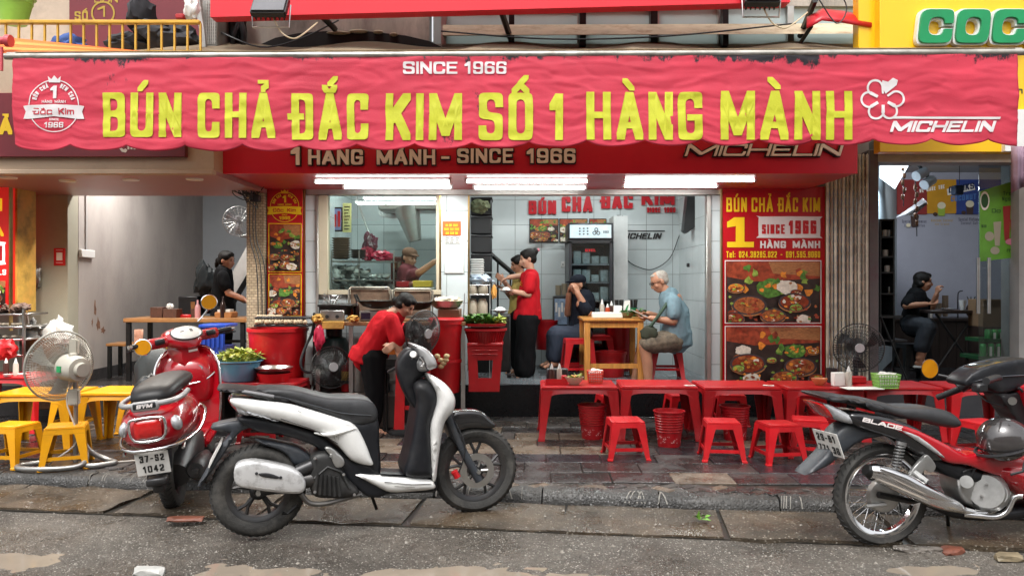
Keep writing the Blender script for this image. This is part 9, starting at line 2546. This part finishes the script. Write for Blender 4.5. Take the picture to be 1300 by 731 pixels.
part('frame',black_met,fch,lambda m:[m.tube([P(1118,402,y),P(1152,484,y)],.012,6)or m.tube([P(1150,432,y),P(1120,480,y)],.012,6)for y in(8.7,9.0)])
part('seat',black_pl,fch,lambda m:m.pbox(1118,431,1152,434,8.7,.32,.006))
part('backrest',black_pl,fch,lambda m:m.pbox(1116,400,1146,404,8.7,.3,.006))
# ------------------------------------------------------------------ litter and small clutter
def shard(name,lab,cat,x,Y,z,sx,sy,sz,mat,seed,rot=0):
 m=MB();bm=bmesh.new();bmesh.ops.create_icosphere(bm,subdivisions=2,radius=1)
 for v in bm.verts:
  k=1+.45*noise.noise(v.co*1.3+V((seed,0,0)))
  v.co=Matrix.Rotation(rot,3,'Z')@V((max(-.8,min(.8,v.co.x*k))*sx,max(-.8,min(.8,v.co.y*k))*sy,max(-.5,min(.55,v.co.z*k))*sz))
 m.bmesh_in(bm);o=m.build(name,mat,None,smooth=20);o.location=(x,Y,z+sz*.45);tag(o,lab,cat)
brick_m=pm('wet_brick',(.15,.05,.03),.5,var=.4,vs=12,bump=.4)
grit_m=wet_mat('wet_stone',(.08,.07,.06),(.18,.16,.14),4,60)
X_,Y_=gp(235,664);shard('broken_brick','flat red brick fragment in the gutter below the red scooter plate','brick',X_,Y_,.02,.14,.045,.018,brick_m,1)
X_,Y_=gp(1208,699);shard('broken_brick','red brick fragment on the road under the red motorbike exhaust','brick',X_,Y_,-.01,.09,.05,.03,brick_m,2,.3)
X_,Y_=gp(190,723);shard('stone_chip','pale white stone chip at the bottom edge of the road by the puddle','stone',X_,Y_,-.02,.1,.05,.03,pm('white_chip',(.4,.4,.38),.6,var=.2,vs=20,bump=.4),3)
X_,Y_=gp(1165,698);shard('stone_chip','grey kerb chip lying behind the rear wheel of the red motorbike','stone',X_,Y_,-.01,.16,.045,.03,grit_m,4,-.2)
X_,Y_=gp(1280,706);shard('stone_chip','flat yellowish stone under the red motorbike at the right edge','stone',X_,Y_,-.015,.09,.05,.03,pm('yellow_chip',(.2,.16,.1),.6,var=.4,vs=15),5)
lm_=pm('fallen_leaf',(.12,.28,.03),.5,var=.4)
for k,(x,y)in enumerate(((891,665),(885,669))):
 X_,Y_=gp(x,y);m=MB();leaves(m,(0,0,0),.03,.02,.012,5,.05,k);o=m.build('fallen_leaf',lm_,None);o.location=(X_,Y_,.045 if y<680 else .004)
 tag(o,('bright green leaf scrap on the gutter slab right of the middle','smaller green scrap beside the leaf on the gutter slab','leaf scrap on the pavement behind the white scooter','leaf scrap on the road left of the red motorbike','leaf scrap on the road below the white scooter','leaf scrap on the road in the middle')[k],'leaf')
r9=random.Random(5)
gm_=MB()
for k in range(600):
 x=r9.uniform(-4.5,3.6);y=r9.uniform(3.9,5.9)
 d=(V((x,y,0))-KO).dot(KN)
 if d>-.03:continue
 if d>-.56:
  if r9.random()<.6:continue
  z=.032
 else:z=rz(x,y)
 s_=r9.uniform(.004,.012)*(1.5 if r9.random()<.06 else 1)
 a=r9.uniform(0,3)
 c_,q=math.cos(a)*s_,math.sin(a)*s_
 gm_.raw([(x+c_,y+q,z),(x-q,y+c_,z),(x-c_,y-q,z),(x+q,y-c_,z),(x+r9.uniform(-.3,.3)*s_,y,z+s_*.9)],[[0,1,4],[1,2,4],[2,3,4],[3,0,4]])
tag(gm_.build('road_grit',pm('pale_grit',(.24,.22,.19),.6,var=.6,vs=200),None,smooth=0),'loose pale grit scattered over the road and gutter','grit',kind='stuff')
# cooking clutter
def on(x,y,Y):return P(x,y,Y)
for x,h,m_,lab in((452,.22,'dark_sauce','dark soy bottle standing on the cooking counter left of the bending woman'),(444,.16,'chili_sauce','red chili bottle at the left of the cooking counter by the stove')):
 mb=MB();bottle(mb,V(),.03,h);o=mb.build('sauce_bottle',MATS[m_],None);o.location=V((P(x,0,7.95).x,7.98,cz));tag(o,lab,'bottle')
for k,(x,y0,L_)in enumerate(((412,372,.3),(590,372,.32))):
 t=thing('ladle',('steel ladle hanging on the cream window sill above the gas stove','steel ladle standing in the noodle tray by the tiled pillar')[k],'ladle',tuple(P(x,y0,8.1)))
 part('ladle',steel,t,lambda m:(m.tube([P(x,y0,8.12),P(x-2,y0,8.12)-V((0,0,L_))],.006,6),m.sph(P(x-2,y0,8.1)-V((0,.01,L_)),(.035,.035,.02),12)))
pg=thing('plastic_bag','thin pink red plastic bag hanging at the left end of the cooking counter','bag',tuple(P(404,425,7.6)))
part('bag',MATS['pink_red_bag'],pg,lambda m:lumpy(m,P(405,428,7.6),(.05,.05,.12),12,amp=.4,sc=5))
stack('steel_plate','steel plate in the small stack on the dark wooden box','plate',572,388,392.4,9,7.95,4,steel,'steel plates stacked by the noodle tray')
cbd=tag(part('cutting_board',pm('board_wood',(.35,.2,.1),.6,var=.3,stretch=(1,10,10)),None,lambda m:m.b2((P(500,0,7.7).x,7.67,cz+.002),(P(524,0,7.7).x,7.85,cz+.03),.006)),'round edged wooden cutting board on the cooking counter behind the bending woman','board')
buck=tub('steel_bucket','dented steel bucket on the dark platform behind the legs of the bending woman','bucket',497,497,470,11,7.85,.8,MATS['battered_steel'])
spot=thing('charcoal_sack','grey sack of charcoal under the cooking counter','sack',tuple(P(545,495,7.95)))
part('sack',pm('grey_sack',(.1,.09,.08),.9,var=.4,bump=.4,bs=25),spot,lambda m:lumpy(m,P(543,462,7.98),(.13,.12,.24),4,amp=.2,sc=5))
# cables strung along the fascia and over the upper wall
cc=thing('overhead_cable','thin black cables sagging along the upper wall above the awning','cable',tuple(P(420,20,7.3)))
part('cable',black_pl,cc,lambda m:(m.tube([P(277,40,7.4),P(330,60,7.35),P(380,50,7.4),P(430,26,7.5)],.008,5,smooth=5),m.tube([P(560,40,7.35),P(700,50,7.3),P(850,46,7.3),P(1010,30,7.3)],.008,5,smooth=6),m.tube([P(1040,0,7.0),P(1062,30,6.95),P(1075,10,6.95),P(1060,-20,6.95)],.006,5,smooth=5)))
